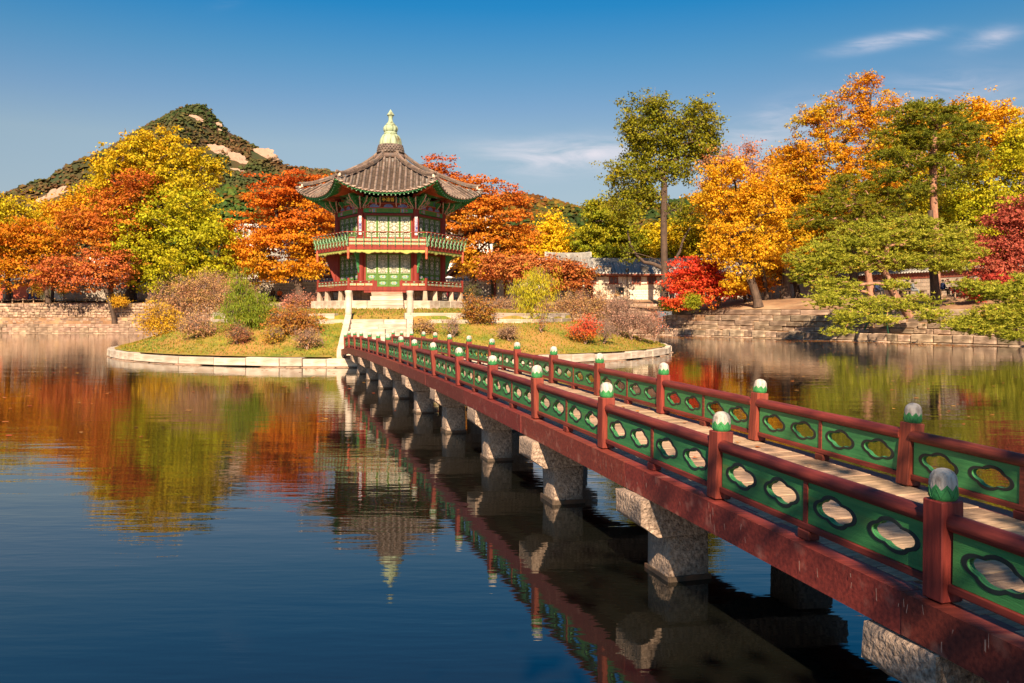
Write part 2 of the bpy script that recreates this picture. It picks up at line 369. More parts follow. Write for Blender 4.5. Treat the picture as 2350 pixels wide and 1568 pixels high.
def course(out, p, q, z0, z1, setback, depth, l0, l1, jz=0.0, jy=0.04, gap=0.02, rag=0.0):
    d, n, ln = edge_frame(p, q); t = random.uniform(-l1, 0) * 0.3; az = math.atan2(d.y, d.x)
    while t < ln:
        l = random.uniform(l0, l1); h = z1 - z0 - gap + random.uniform(-jz, jz) * 0.5
        c = Vector((p[0], p[1], 0)) + d * (t + l / 2) - n * (setback + depth / 2 - random.uniform(-jy, jy))
        c.z = z0 + h / 2 + random.uniform(-rag, rag)
        out.append(TRS(c, (l - gap, depth, h), az, R_(random.uniform(-1, 1)), R_(random.uniform(-1, 1) * (1 + 20 * rag)))); t += l
def core(parent, segs, tiers, m):
    g = G()
    for p, q in segs:
        d, n, ln = edge_frame(p, q); a = Vector((p[0], p[1], 0)); b = Vector((q[0], q[1], 0))
        for sb, z0, z1 in tiers:
            A, B, C, D = a - n * sb - d * 0.0, b - n * sb, b - n * (sb + 3.2), a - n * (sb + 3.2)
            g.add([(A.x, A.y, z0), (B.x, B.y, z0), (C.x, C.y, z0), (D.x, D.y, z0), (A.x, A.y, z1), (B.x, B.y, z1), (C.x, C.y, z1), (D.x, D.y, z1)],
                  [(0, 3, 2, 1), (4, 5, 6, 7), (0, 1, 5, 4), (1, 2, 6, 5), (2, 3, 7, 6), (3, 0, 4, 7)])
    g.build('earth_core', m, parent)
def banks():
    ground()
    # left and far bank
    b = thing('stone_embankment', 'pale stone embankment with rubble upper wall on the far left shore of the pond', 'embankment', (-24, 84, 0))
    p, q = (-62, 86), (13.5, 79); W = []
    foot = []
    course(foot, p, q, -0.6, 0.12, -0.25, 0.8, 1.0, 2.2, jy=0.12); course(foot, p, q, 0.12, 0.60, 0.1, 0.7, 0.8, 1.7, 0.05, 0.06)
    lo = (-30, 86 - 32 * 7 / 75.5)
    course(foot, (-54, 85.2), q, 0.60, 0.97, 0.55, 0.7, 0.8, 1.6, 0.06, 0.06)
    mid = []; course(mid, (-40, 83.96), q, 0.97, 1.29, 2.0, 0.6, 0.9, 1.8, 0.04); course(mid, (-39, 83.87), q, 1.29, 1.62, 2.05, 0.6, 0.9, 1.8, 0.04)
    rub = []
    for z_ in (.97, 1.27): course(mid, p, (-40, 83.96), z_, z_ + .31, 2.2, 0.6, 0.4, 1.0, 0.05, 0.06)
    z = 0.97; rows = 0
    while z < 2.88:
        h = random.uniform(0.24, 0.34); course(rub, p, (-6, 80.8), z, z + h, 3.0, 0.5, 0.28, 0.62, 0.06, 0.06, 0.025, 0.02); z += h
    for i in range(4): course(rub, (-6, 80.8), q, 1.62 + i * .33, 1.95 + i * .33, 2.9, 0.5, 0.5, 1.2, 0.04)
    key = lambda M: abs(M.translation.x + 34)
    pieces('stone', b, BLKL, [M for M in foot + mid + rub if -55 < M.translation.x < -16 ], 300, key=lambda M: -abs(M.to_scale().x))
    g2 = [M for M in foot + mid + rub if not (-55 < M.translation.x < -16)]
    pieces('stone', b, BLKL, g2, 0)
    core(b, [(p, q)], [(0.3, -1, 0.55), (0.8, -1, 0.95), (2.2, -1, 1.58), (3.15, -1, 2.9)], SOIL)
    # right bank
    for nm, lab, segs, in (('stone_embankment', 'tall stepped stone embankment under the pines along the right shore', [((13.5, 79), (31.2, 52)), ((31.2, 52), (46, 26))]),):
        b = thing(nm, lab, 'embankment', (22, 66, 0)); L_ = []; Wt = []
        for p, q in segs:
            course(Wt, p, q, -0.6, 0.12, -0.18, 0.9, 1.2, 2.4, jy=0.1)
            course(L_, p, q, 0.12, 0.66, 0.1, 0.8, 0.7, 1.7, 0.12, 0.12, .035, .015)
            course(L_, p, q, 0.66, 1.03, 1.0, 0.7, 0.5, 1.9, 0.1, 0.12, .035, .02); course(L_, p, q, 1.03, 1.44, 1.05, 0.7, 0.6, 2.0, 0.1, 0.12, .035, .02); course(L_, p, q, 1.44, 1.90, 1.1, 0.7, 0.7, 2.2, 0.1, 0.12, .035, .01)
            course(L_, p, q, 1.92, 2.36, 2.1, 0.6, 1.4, 2.8, 0.04, 0.05)
        pieces('stone', b, BLKD, [M for M in L_ if M.translation.y > 45], 300, key=lambda M: -M.translation.y)
        pieces('stone', b, BLKD, [M for M in L_ if M.translation.y <= 45] + Wt, 0)
        core(b, segs, [(0.3, -1, 0.62), (1.2, -1, 1.88), (2.25, -1, 2.32)], SOIL)
    # near banks, out of the picture
    b = thing('stone_embankment', 'low stone edge of the near shore beside the bridge landing', 'embankment', (0, 0.5, 0)); L_ = []
    for i in (5, 6, 7, 0):
        p, q = SHORE[i], SHORE[(i + 1) % 8]; course(L_, p, q, -0.5, 0.4, 0.0, 0.6, 1.2, 2.2); course(L_, p, q, 0.4, 0.84, 0.05, 0.6, 1.2, 2.2)
    pieces('stone', b, BLK, L_, 0)
banks()

# island ------------------------------------------------------------------
IC = Vector((-6.13, 47.2, 0)); IR = 14.7; PC = Vector((-6.64, 46.5, 0)); CC = Vector((-6.35, 46.9, 0)); CR = 9.55
PHI = R_(5.5)                                   # the pavilion's front faces a little to the right of the camera axis
sd_ = Vector((math.sin(PHI + R_(1)), -math.cos(PHI + R_(1)), 0)); sr_ = Vector((-sd_.y, sd_.x, 0))  # down the steps, to the right of them
ST0 = Vector((-5.83, 37.35, 0))                 # head of the steps
def island_z(x, y):
    r = math.hypot(x - IC.x, y - IC.y); rc = math.hypot(x - CC.x, y - CC.y)
    pts = [(0, 2.36), (5, 2.34), (8.9, 2.06), (9.62, 2.0), (9.65, 1.66), (10.4, 1.60), (11.6, 1.26), (12.8, 0.85), (13.8, 0.55), (14.4, 0.44), (14.6, 0.42)]
    rr = rc if rc < 9.9 else max(9.9, 9.9 + (r - 9.9) * 1.0)
    for (a, za), (b, zb) in zip(pts[:-1], pts[1:]):
        if rr <= b: z = za + (zb - za) * (rr - a) / (b - a); break
    else: z = 0.42
    z += mnoise.noise(Vector((x, y, 0)) * 0.4) * 0.07 * (1 if 10.8 < rr < 14 else 0.1)
    return z
def island():
    N_ = 216; radii = [0, 2, 4, 6, 7.5, 8.6, 9.3, 9.6, 9.68] + list(np.linspace(9.9, 14.45, 22))
    V = []; F = []
    for r in radii:
        for j in range(N_):
            w = 2 * math.pi * j / N_; c = CC.lerp(IC, max(0, (r - 9.68) / 4.77)); x, y = c.x + r * math.cos(w), c.y + r * math.sin(w)
            z = island_z(x, y)
            q = Vector((x, y, 0)) - ST0; u, v = q.dot(sd_), q.dot(sr_)
            if -0.35 < u < 4.6 and abs(v) < 1.35: z -= 0.45
            V.append((x, y, z))
    for i in range(len(radii) - 1):
        for j in range(N_): F.append((i * N_ + j, i * N_ + (j + 1) % N_, (i + 1) * N_ + (j + 1) % N_, (i + 1) * N_ + j))
    o = inst('island', np_mesh('island', np.array(V), [np.array(F)], [GRASS], smooth=True), Matrix.Identity(4), kind='structure')
    # stone edge
    e = thing('stone_edging', 'ring of pale granite blocks holding the round island above the water', 'stone edge', (IC.x, IC.y, 0))
    Ms = []; Wt = []
    def ring(out, c, r, z0, z1, dep, l0, l1, gap=0.015, jz=0.02, jr=0.02, skip=None):
        w = 0
        while w < 2 * math.pi:
            l = random.uniform(l0, l1) if random.random() > .15 else random.uniform(.35, .6); dw = l / r; m = w + dw / 2
            if not (skip and skip(m)):
                h = z1 - z0 - gap + random.uniform(-jz, jz); rr = r - dep / 2 + random.uniform(-jr, jr)
                out.append(TRS((c.x + math.cos(m) * rr, c.y + math.sin(m) * rr, z0 + h / 2), (l - gap, dep, h), m + math.pi / 2, 0, R_(random.uniform(-.6, .6))))
            w += dw
    ring(Ms, IC, 14.72, 0.085, 0.42, 0.5, 0.8, 2.0, gap=.03, jz=.035, jr=.035)
    ring(Wt, IC, 14.82, -0.5, 0.07, 0.6, 0.8, 1.8, jr=.05)
    ky = lambda M: M.translation.y
    pieces('stone', e, BLKW, Ms, 300, key=ky); 
    pieces('footing_stone', e, [unit_block('footing_stone', [mat('edge_footing', (0.42, 0.29, 0.2), (0.26, 0.15, 0.10), 0.8, 3, bump=0.01, c3=(0.15, 0.1, 0.07), s3=2)], 0.05, 0.02, 2)], Wt, 300, key=ky)
    # terrace kerb
    c = thing('terrace_kerb', 'low curved kerb of long granite blocks round the lawn terrace of the pavilion', 'kerb', (CC.x, CC.y, 1.8))
    Ms = []
    stair = lambda m: abs(Vector((CC.x + CR * math.cos(m), CC.y + CR * math.sin(m), 0)).__sub__(ST0).dot(sr_)) < 1.38 and math.sin(m) < 0
    ring(Ms, CC, CR + .05, 1.86, 2.13, 0.4, 1.6, 2.9, skip=stair); ring(Ms, CC, CR + .12, 1.60, 1.85, 0.4, 1.2, 2.4, skip=stair)
    pieces('stone', c, BLKW, Ms, 300, key=ky)
    # steps
    s = thing('stone_steps', 'flight of long pale granite steps between two raised stone strings, leading up from the bridge', 'steps', ST0 + Vector((0, 0, 0.4)))
    az = math.atan2(sr_.y, sr_.x); Ms = []
    for k in range(8):
        zt = 1.86 - k * 0.2; u = k * 0.5 + 0.05; j = random.uniform(-.6, .6)
        for a, b in ((-1.2, j), (j, 1.2)):
            ctr = ST0 + sd_ * (u + 0.0) + sr_ * ((a + b) / 2); ctr.z = zt - 0.12
            Ms.append(TRS(ctr + Vector((0, 0, random.uniform(-.006, .006))), (b - a - 0.015, 0.62, 0.22), az, R_(random.uniform(-.8, .8))))
    pieces('step', s, BLKW, Ms)
    # lawn rim kerb above the steps
    for sg in (-1, 1):
        g = G(); a = ST0 + sr_ * (1.34 * sg) - sd_ * 0.1; b = ST0 + sr_ * (1.34 * sg) + sd_ * 4.1
        p = [(a, 1.95), (b, 0.52)]
        vs = []
        for pt, z in p:
            for o, zz in ((-.13, -.55), (.13, -.55), (.13, 0.14), (-.13, 0.14)):
                v = pt + sr_ * o; vs.append((v.x, v.y, z + zz))
        g.add(vs, [(0, 1, 2, 3), (7, 6, 5, 4)] + [(i, (i + 1) % 4, 4 + (i + 1) % 4, 4 + i) for i in range(4)]); g.build('string_stone', STONE_W, s)
    for sg, lab in ((-1, 'left of the two tall carved granite posts at the head of the island steps'), (1, 'right of the two tall carved granite posts at the head of the island steps')):
        g = G(); prof = [(0.15, 0), (0.152, 0.3), (0.148, 0.86), (0.13, 0.90), (0.135, 0.94), (0.125, 0.97), (0.15, 1.06), (0.162, 1.16), (0.155, 1.19), (0.10, 1.20)]
        c0 = ST0 + sr_ * (1.34 * sg) - sd_ * 0.1
        n = 8; g.lathe(prof, 16, 0, (c0.x, c0.y, 1.92), smooth=True)
        o = g.build('stone_post', STONE_W, label=lab, cat='stone post', group='granite posts at the head of the steps')
island()
# grass tufts over the island slopes: nobody could count them
def grass_tufts():
    n = 52000; w = rng.uniform(0, 2 * np.pi, n); r = np.sqrt(rng.uniform(4.5 ** 2, 14.3 ** 2, n)); x = IC.x + r * np.cos(w); y = IC.y + r * np.sin(w)
    keep = (y < IC.y + 4); x, y = x[keep], y[keep]
    q = np.stack([x - ST0.x, y - ST0.y], 1); u = q @ np.array([sd_.x, sd_.y]); v = q @ np.array([sr_.x, sr_.y])
    pr = np.hypot(x - PC.x, y - PC.y)
    k = ~((u > -0.4) & (u < 4.6) & (np.abs(v) < 1.5)) & (pr > 4.7) & ~((np.abs(np.hypot(x - CC.x, y - CC.y) - 9.55) < 0.3)); x, y = x[k], y[k]; n = len(x)
    z = np.array([island_z(a, b) for a, b in zip(x, y)])
    c = np.stack([x, y, z - 0.01], 1); a = rng.uniform(0, np.pi, n); s = rng.uniform(0.02, 0.045, n); h = rng.uniform(0.04, 0.11, n)
    d = np.stack([np.cos(a) * s, np.sin(a) * s, np.zeros(n)], 1); tip = np.stack([rng.normal(0, .03, n), rng.normal(0, .03, n), h], 1)
    V = np.concatenate([c - d, c + d, c + tip]); i = np.arange(n); F = np.stack([i, n + i, 2 * n + i], 1)
    pal = np.array([(.34, .26, .03), (.20, .22, .02), (.42, .24, .06), (.14, .20, .02), (.38, .29, .05)])
    f = np.array([mnoise.noise(Vector((p, q_, 0)) * 0.5) for p, q_ in zip(x, y)]); idx = np.clip(((f + rng.normal(0, .35, n)) * 2.5 + 2).astype(int), 0, 4)
    me = np_mesh('grass', V, [F], [LEAF], fcol=pal[idx] * rng.uniform(.75, 1.2, (n, 1)))
    tag(inst('grass', me, Matrix.Identity(4)), 'short yellow green autumn grass covering the round island', 'grass', kind='stuff')
LEAF = leaf_mat('leaf', 0.3)
grass_tufts()
# ------------------------------------------------------------------ mountain and wooded hills
def hill(name, D, sil, depth, cols, nb, bs, seed, rocks=(), zfloor=3.0):
    """sil: silhouette (xd, yd) at distance D; forest clumps over the slope facing the pond"""
    rr = np.random.default_rng(seed)
    xs = np.array([p[0] for p in sil], float); ys = np.array([p[1] for p in sil], float)
    X = (xs - 1175) / 1951 * D; Z = EYE + (715.4 - ys) / 1951 * D
    def crest(x): return np.interp(x, X, Z)
    def height(x, y):
        t = (y - D) / depth
        c = crest(x + t * depth * 0.06); f = np.where(t < 0, np.clip(1 + t, 0, 1) ** 1.15, np.clip(1 - t * 1.5, 0, 1))
        h = zfloor + (c - zfloor) * f
        return h
    nx, ny = 150, 46; gx = np.linspace(X[0], X[-1], nx); gy = D + depth * np.linspace(-1, 0.5, ny)
    A, B = np.meshgrid(gx, gy); H = height(A, B)
    amp = (X[-1] - X[0]) * 0.012
    Nn = np.array([mnoise.fractal(Vector((a, b, 3 * seed)) * (9.0 / depth), 0.9, 2.0, 5) for a, b in zip(A.ravel(), B.ravel())]).reshape(A.shape)
    crestband = np.clip(np.abs((B - D) / depth) * 4, 0.0, 1)
    H = H + Nn * amp * crestband * np.clip((H - zfloor) / (amp * 3), 0, 1)
    V = np.stack([A.ravel(), B.ravel(), H.ravel()], 1); i = np.arange((nx - 1) * (ny - 1)); r, c = i // (nx - 1), i % (nx - 1)
    F = np.stack([r * nx + c, r * nx + c + 1, (r + 1) * nx + c + 1, (r + 1) * nx + c], 1)
    o = inst(name, np_mesh(name, V, [F], [HILLM], smooth=True), Matrix.Identity(4), kind='structure')
    def hz(x, y):
        fx = np.clip((x - gx[0]) / (gx[1] - gx[0]), 0, nx - 1.001); fy = np.clip((y - gy[0]) / (gy[1] - gy[0]), 0, ny - 1.001)
        a, b = fx.astype(int), fy.astype(int); u, v = fx - a, fy - b
        return (H[b, a] * (1 - u) + H[b, a + 1] * u) * (1 - v) + (H[b + 1, a] * (1 - u) + H[b + 1, a + 1] * u) * v
    # granite slabs standing out of the forest
    holes = []
    for k, (xd, yd, rx, ry, tilt) in enumerate(rocks):
        # march the sight line until it meets the slope
        for t in np.linspace(0.35, 1.02, 700):
            Yc = D * t; xw = (xd - 1175) / 1951 * Yc; zw = EYE + (715.4 - yd) / 1951 * Yc
            if Yc > gy[0] and hz(np.array([xw]), np.array([Yc]))[0] > zw: break
        a, b = rx / 1951 * Yc, ry / 1951 * Yc
        g = G(); n, m = 40, 16; vs = []
        for ii in range(m + 1):
            ph = math.pi / 2 * ii / m
            for jj in range(n):
                w = 2 * math.pi * jj / n
                v = Vector((math.cos(w) * math.cos(ph), math.sin(w) * math.cos(ph), math.sin(ph)))
                rad = 1 + 0.5 * mnoise.fractal(v * 2.2 + Vector((k * 5, 0, 0)), 1, 2, 4)
                vs.append(Vector((v.x * a * rad, -v.z * min(a, b) * 0.35 * rad, v.y * b * rad)))
        M = Matrix.Translation((xw, Yc + b * .35, zw)) @ Matrix.Rotation(R_(tilt), 4, 'Y') @ Matrix.Rotation(R_(-28), 4, 'X')
        g.add(vs, [(i * n + j, i * n + (j + 1) % n, (i + 1) * n + (j + 1) % n, (i + 1) * n + j) for i in range(m) for j in range(n)], 0, False, M)
        q = g.build('granite_outcrop', ROCKM); q['kind'] = 'structure'
        holes.append((xd, yd, rx * 0.74, ry * 0.74))
    # forest
    n = nb; x = rr.uniform(X[0], X[-1], n * 2); y = D - depth * np.minimum(rr.beta(1.0, 1.5, n * 2) * 1.0 - 0.04, 0.8); z = hz(x, y)
    px = 1175 + x / y * 1951; py = 715.4 - (z - EYE) / y * 1951
    k = (z > zfloor + bs * .3)
    for hx, hy, ra, rb in holes: k &= ((px - hx) / ra) ** 2 + ((py - hy) / rb) ** 2 > 1
    x, y, z, px, py = x[k][:n], y[k][:n], z[k][:n], px[k][:n], py[k][:n]; n = len(x)
    T = np.array([(1, 0, 0), (-.5, .87, 0), (-.5, -.87, 0), (.35, .35, .75), (-.5, .1, .7), (.15, -.45, .8), (0, 0, -.7), (.75, -.7, .3), (.1, .95, .35)])
    TF = np.array([(3, 4, 5), (0, 8, 3), (8, 4, 3), (1, 2, 4), (2, 5, 4), (7, 5, 2), (7, 3, 5), (8, 1, 4)])
    s = bs * rr.uniform(0.5, 1.25, n); nv = len(T)
    tilt = rr.normal(0, 1, (n, nv, 3)) * 0.22
    V = (T[None] + tilt) * np.stack([s, s, s * rr.uniform(.7, 1.2, n)], 1)[:, None, :] + np.stack([x, y, z + s * .25], 1)[:, None, :]
    F = (TF[None] + (np.arange(n) * nv)[:, None, None]).reshape(-1, 3)
    f = np.array([mnoise.fractal(Vector((a, b, 7 + seed)) * (7 / depth), 1, 2, 4) for a, b in zip(x, y)])
    pal = np.array(cols); idx = np.clip(((f + rr.normal(0, .22, n)) * 2.6 + len(cols) / 2).astype(int), 0, len(cols) - 1)
    C = pal[idx] * rr.uniform(0.75, 1.2, (n, 1)); C = np.repeat(C, len(TF), 0) * rr.uniform(.8, 1.2, (n * len(TF), 1))
    me = np_mesh('forest', V.reshape(-1, 3), [F], [LEAF], fcol=C)
    return inst('forest', me, Matrix.Identity(4))
HILLM = mat('hill_undergrowth', (0.035, 0.05, 0.015), (0.09, 0.05, 0.02), 0.95, 0.02, detail=8)
ROCKM = mat('granite_slab', (0.44, 0.29, 0.21), (0.30, 0.19, 0.13), 0.9, 0.05, detail=10, bump=1.5, bscale=0.12, c3=(0.2, 0.13, 0.08), s3=0.09, t3=(0.55, 0.68), stretch=(1, 1, .5))
MC = [(.05, .08, .025), (.06, .09, .027), (.085, .10, .03), (.12, .105, .035), (.16, .10, .04), (.17, .085, .035), (.08, .10, .03)]
f = hill('mountain', 1150, [(-700, 560), (-350, 520), (-100, 505), (0, 478), (60, 450), (130, 424), (190, 397), (240, 356), (300, 320), (340, 290), (385, 268), (410, 254), (440, 243), (470, 244), (483, 252),
     (500, 280), (520, 300), (560, 325), (600, 345), (635, 362), (655, 383), (700, 388), (745, 392), (780, 402), (840, 425), (930, 450), (1060, 480), (1150, 520), (1300, 600), (1500, 690)], 620, MC, 40000, 3.2, 3,
     rocks=[(487, 346, 32, 18, 8), (547, 373, 33, 18, 30), (600, 357, 35, 20, 10), (112, 459, 42, 22, -28), (447, 271, 18, 7, 20), (497, 286, 11, 6, 10), (175, 440, 19, 11, -30), (540, 391, 19, 5, 10), (345, 330, 7, 5, 0), (382, 285, 7, 3, 0), (502, 300, 7, 5, 0)])
tag(f, 'dark green and rust coloured forest covering the rocky peak', 'forest', kind='stuff')
f = hill('wooded_hill', 520, [(940, 560), (1010, 500), (1060, 470), (1120, 455), (1180, 450), (1240, 455), (1290, 470), (1340, 482), (1400, 470), (1500, 480), (1600, 450), (1800, 420), (2100, 430), (2400, 470), (2800, 520)], 260,
     [(.04, .065, .015), (.05, .09, .02), (.10, .10, .02), (.22, .13, .02), (.20, .08, .02)], 14000, 2.1, 8)
tag(f, 'olive and brown woods on the low hill behind the palace roofs', 'forest', kind='stuff')
f = hill('wooded_slope', 420, [(380, 620), (430, 560), (480, 470), (520, 432), (560, 440), (600, 470), (640, 510), (700, 540), (760, 560), (820, 600)], 200,
     [(.05, .10, .02), (.06, .12, .025), (.09, .13, .02), (.16, .10, .02)], 6000, 2.0, 12)
tag(f, 'green pine woods on the slope below the rocky peak', 'forest', kind='stuff')
# ------------------------------------------------------------------ wooden footbridge
PAINT_R = mat('oxblood_paint', (0.23, 0.042, 0.028), (0.105, 0.02, 0.016), 0.55, 9, bump=0.0015, bscale=30, stretch=(0.35, 5, 5), c3=(0.30, 0.12, 0.09), s3=1.6, t3=(0.58, 0.8), var=0.18, detail=9)
PAINT_P = mat('oxblood_post_paint', (0.25, 0.045, 0.028), (0.13, 0.024, 0.018), 0.55, 9, bump=0.0015, bscale=30, stretch=(5, 5, .5), c3=(0.34, 0.14, 0.10), s3=1.8, t3=(0.6, 0.8), var=0.18, detail=9)
PAINT_G = mat('green_paint', (0.065, 0.27, 0.085), (0.028, 0.155, 0.052), 0.5, 3, bump=0.003, bscale=40, stretch=(0.35, 3, 7), c3=(0.17, 0.20, 0.045), s3=1.4, t3=(0.50, 0.74), var=0.14, detail=9)
PAINT_K = mat('black_trim_paint', (0.012, 0.016, 0.016), (0.02, 0.03, 0.03), 0.35, 8)
KNOB_G = mat('knob_green_paint', (0.06, 0.30, 0.09), (0.03, 0.18, 0.06), 0.5, 20, bump=0.004, bscale=60)
KNOB_W = mat('knob_worn_white', (0.58, 0.52, 0.45), (0.24, 0.20, 0.17), 0.8, 14, bump=0.008, bscale=60, stretch=(2, 2, 0.7), mix=(0.45, 0.7))
DECK = mat('weathered_planks', (0.55, 0.37, 0.24), (0.24, 0.155, 0.10), 0.8, 5, bump=0.006, bscale=25, stretch=(1, 9, 9), var=0.22, detail=8)
def bridge():
    th = -0.2836; bd = Vector((math.sin(th), math.cos(th), 0)); bn = Vector((math.cos(th), -math.sin(th), 0))
    O = Vector((1.9742, 3.9003, 0)); W = 1.56
    def zz(s):
        if s > 28: return 0.905 - (s - 28) * 0.075
        t = s / 30; return 0.872 + 0.6945 * t - 0.7543 * t * t + 0.0408 * t ** 3
    def P(s, o, z=0.0): return O + bd * s + bn * o + Vector((0, 0, zz(s) + z))
    br = thing('footbridge', 'long low red and green wooden footbridge on granite piers crossing the pond to the island', 'bridge', P(14, W / 2, -zz(14)))
    def frame(s0, s1, o, z=0.0, flip=False):
        a, b = P(s0, o, z), P(s1, o, z); x = (b - a).normalized(); y = Vector((0, 0, 1)).cross(x).normalized(); zv = x.cross(y)
        M = Matrix.Identity(4)
        for i in range(3): M[i][0] = x[i]; M[i][1] = y[i]; M[i][2] = zv[i]; M[i][3] = a[i]
        return M, (b - a).length
    # meshes
    ph = 0.457; pw = 0.122
    g = G(); g.box((0, 0, ph / 2), (pw, pw, ph), bev=0.006); post_me = g.mesh('post', [PAINT_P])
    # knob: pointed green leaves, worn white dome
    g = G(); n = 32; prof = [(0.052, 0.0), (0.060, 0.01), (0.0615, 0.03), (0.0612, 0.06), (0.060, 0.085), (0.055, 0.105), (0.044, 0.122), (0.026, 0.133), (0.008, 0.137)]
    vs = []; fs = []
    for i, (r, z) in enumerate(prof):
        for j in range(n):
            w = 2 * math.pi * j / n; zz_ = z
            if i in (3, 4): zz_ = 0.047 + 0.026 * abs(((j % 4) / 2) - 1) + (0.006 if i == 4 else 0) if i == 3 else z
            vs.append((r * math.cos(w), r * math.sin(w), zz_))
    for i in range(len(prof) - 1):
        for j in range(n): fs.append(((i * n + j, i * n + (j + 1) % n, (i + 1) * n + (j + 1) % n, (i + 1) * n + j), 0 if i < 3 else 1))
    g.add(vs, [f for f, m in fs if m == 0], 0, True); g.add(vs, [f for f, m in fs if m == 1], 1, True); g.add(vs[-n:], [tuple(range(n))], 1)
    # carved leaf relief lines
    for j in range(8):
        w = 2 * math.pi * (j * 4) / n
        for q in (-1, 1):
            pts = [(0.0618 * math.cos(w + q * a), 0.0618 * math.sin(w + q * a), z) for a, z in ((0.36, 0.012), (0.2, 0.035), (0.0, 0.058))]
            g.tube(pts, 0.0022, 4, 2, caps=False)
    knob_me = g.mesh('finial', [KNOB_G, KNOB_W, MATS['green_paint']])
    # cloud outlines
    def cloud(a, b, k=40):
        out = []
        for i in range(k):
            w = 2 * math.pi * i / k; c, s_ = math.cos(w), math.sin(w)
            best = 0
            for cx, cy, rx, ry in ((-0.50, -0.10, 0.50, 0.62), (0.50, 0.06, 0.50, 0.62), (-0.10, 0.40, 0.52, 0.60), (0.12, -0.42, 0.50, 0.58)):
                # ray from origin against ellipse, far hit
                A = (c / rx) ** 2 + (s_ / ry) ** 2; B = -2 * (c * cx / rx ** 2 + s_ * cy / ry ** 2); C = (cx / rx) ** 2 + (cy / ry) ** 2 - 1
                D = B * B - 4 * A * C
                if D >= 0: best = max(best, (-B + math.sqrt(D)) / (2 * A))
            out.append((best * c * a, best * s_ * b))
        return out
    PL = 0.915; ph0, ph1 = 0.094, 0.328; pc = (ph0 + ph1) / 2
    holes = [[(x + cx, z + pc) for x, z in cloud(0.150, 0.063)] for cx in (-0.225, 0.225)]
    g = G(); g.plate([(-PL / 2, ph0), (PL / 2, ph0), (PL / 2, ph1), (-PL / 2, ph1)], holes, 0.034); panel_me = g.mesh('panel', [PAINT_G])
    g = G()
    for sd in (-1, 1):
        a_ = cloud(0.150, 0.063); b_ = cloud(0.183, 0.084); k = len(a_)
        y0 = sd * 0.017; y1 = sd * 0.0195
        vs = [(x, y1, z) for x, z in b_] + [(x * 1.03, y1, z * 1.03) for x, z in a_] + [(x, y0 * 0.2, z) for x, z in [(x * 0.995, z * 0.995) for x, z in a_]] + [(x * 1.02, y0, z * 1.02) for x, z in b_]
        fs = []
        for i in range(k):
            j = (i + 1) % k; fs += [(i, j, k + j, k + i), (k + i, k + j, 2 * k + j, 2 * k + i), (3 * k + i, 3 * k + j, j, i)]
        g.add(vs, fs)
    trim_me = g.mesh('cloud_trim', [PAINT_K], fix=False)
    g = G(); g.box((0, 0, (ph0 + ph1) / 2), (0.036, 0.05, ph1 - ph0 + 0.01)); munt_me = g.mesh('baluster', [PAINT_R])
    g = G(); g.box((0, 0, 0.026), (0.105, 0.075, 0.052), bev=0.004); block_me = g.mesh('spacer_block', [PAINT_R])
    g = G(); g.tube([(0.0, 0, 0), (0.5, 0, 0.001), (1.0, 0, -0.001), (1.45, 0, 0.002), (1.9, 0, 0)], [0.0415, 0.0425, 0.041, 0.042, 0.0415], 14); rail_me = g.mesh('handrail', [PAINT_R])
    g = G(); g.box((0.945, 0, 0), (1.89, 0.06, 0.038), bev=0.004); low_me = g.mesh('lower_rail', [PAINT_R])
    leanL = {15: 0, 14: 2.5, 13: .5, 12: -1.2, 11: 0, 10: -2, 9: -5, 8: -5, 7: -1.5, 6: -3, 5: -1.5, 4: -1, 3: -4, 2: -4, 1: -4, 0: -2}
    leanR = {13: 5, 12: 4.5, 11: 1.2, 10: .5, 9: 1, 8: -2.2, 7: 3, 6: 1, 5: -2.5, 4: 0, 3: 4, 2: 1, 1: 0, 0: 0}
    for side, o in ((0, 0.0), (1, W)):
        S = [-4.0 + 2 * k for k in range(17)] + [29.75]
        inn = 1 if side == 0 else -1
        for k, s in enumerate(S):
            i = round(15 - s / 2) if side == 0 else round(14 - s / 2)
            if s > 29: i = 0 if side == 0 else -1
            lean = (leanL if side == 0 else leanR).get(i, 0)
            M = Matrix.Translation(P(s, o + (0.0 if side == 0 else -0.0), 0.002)) @ Matrix.Rotation(-th, 4, 'Z') @ Matrix.Rotation(R_(lean), 4, 'Y') @ Matrix.Rotation(R_(random.uniform(-.6, .6)), 4, 'X')
            p = inst('post', post_me, M, br)
            inst('finial', knob_me, M @ Matrix.Translation((0, 0, ph)) @ Matrix.Rotation(random.uniform(0, 6), 4, 'Z') @ Matrix.Diagonal((1, 1, random.uniform(.95, 1.08), 1)), p)
            if k == len(S) - 1: continue
            s1 = S[k + 1]
            M, ln = frame(s + 0.06, s1 - 0.06, o); sx = ln / 1.89
            rh = 0.366 + random.uniform(-.004, .004)
            inst('handrail', rail_me, M @ Matrix.Translation((0, random.uniform(-.004, .004), rh)) @ Matrix.Diagonal((sx, 1, 1, 1)), br)
            inst('lower_rail', low_me, M @ Matrix.Translation((0, 0, 0.073)) @ Matrix.Diagonal((sx, 1, 1, 1)), br)
            inst('baluster', munt_me, M @ Matrix.Translation((ln / 2, 0, 0)), br)
            inst('spacer_block', block_me, M @ Matrix.Translation((ln / 2, 0, 0)), br)
            for q in (0.25, 0.75):
                pm = M @ Matrix.Translation((ln * q, 0, 0)) @ Matrix.Diagonal((sx, 1, 1, 1))
                if random.random() < .5: pm = pm @ Matrix.Rotation(math.pi, 4, 'Z')
                pn = inst('panel', panel_me, pm, br)
                for cx in (-0.225, 0.225):
                    inst('cloud_trim', trim_me, pm @ Matrix.Translation((cx, 0, pc)), pn)
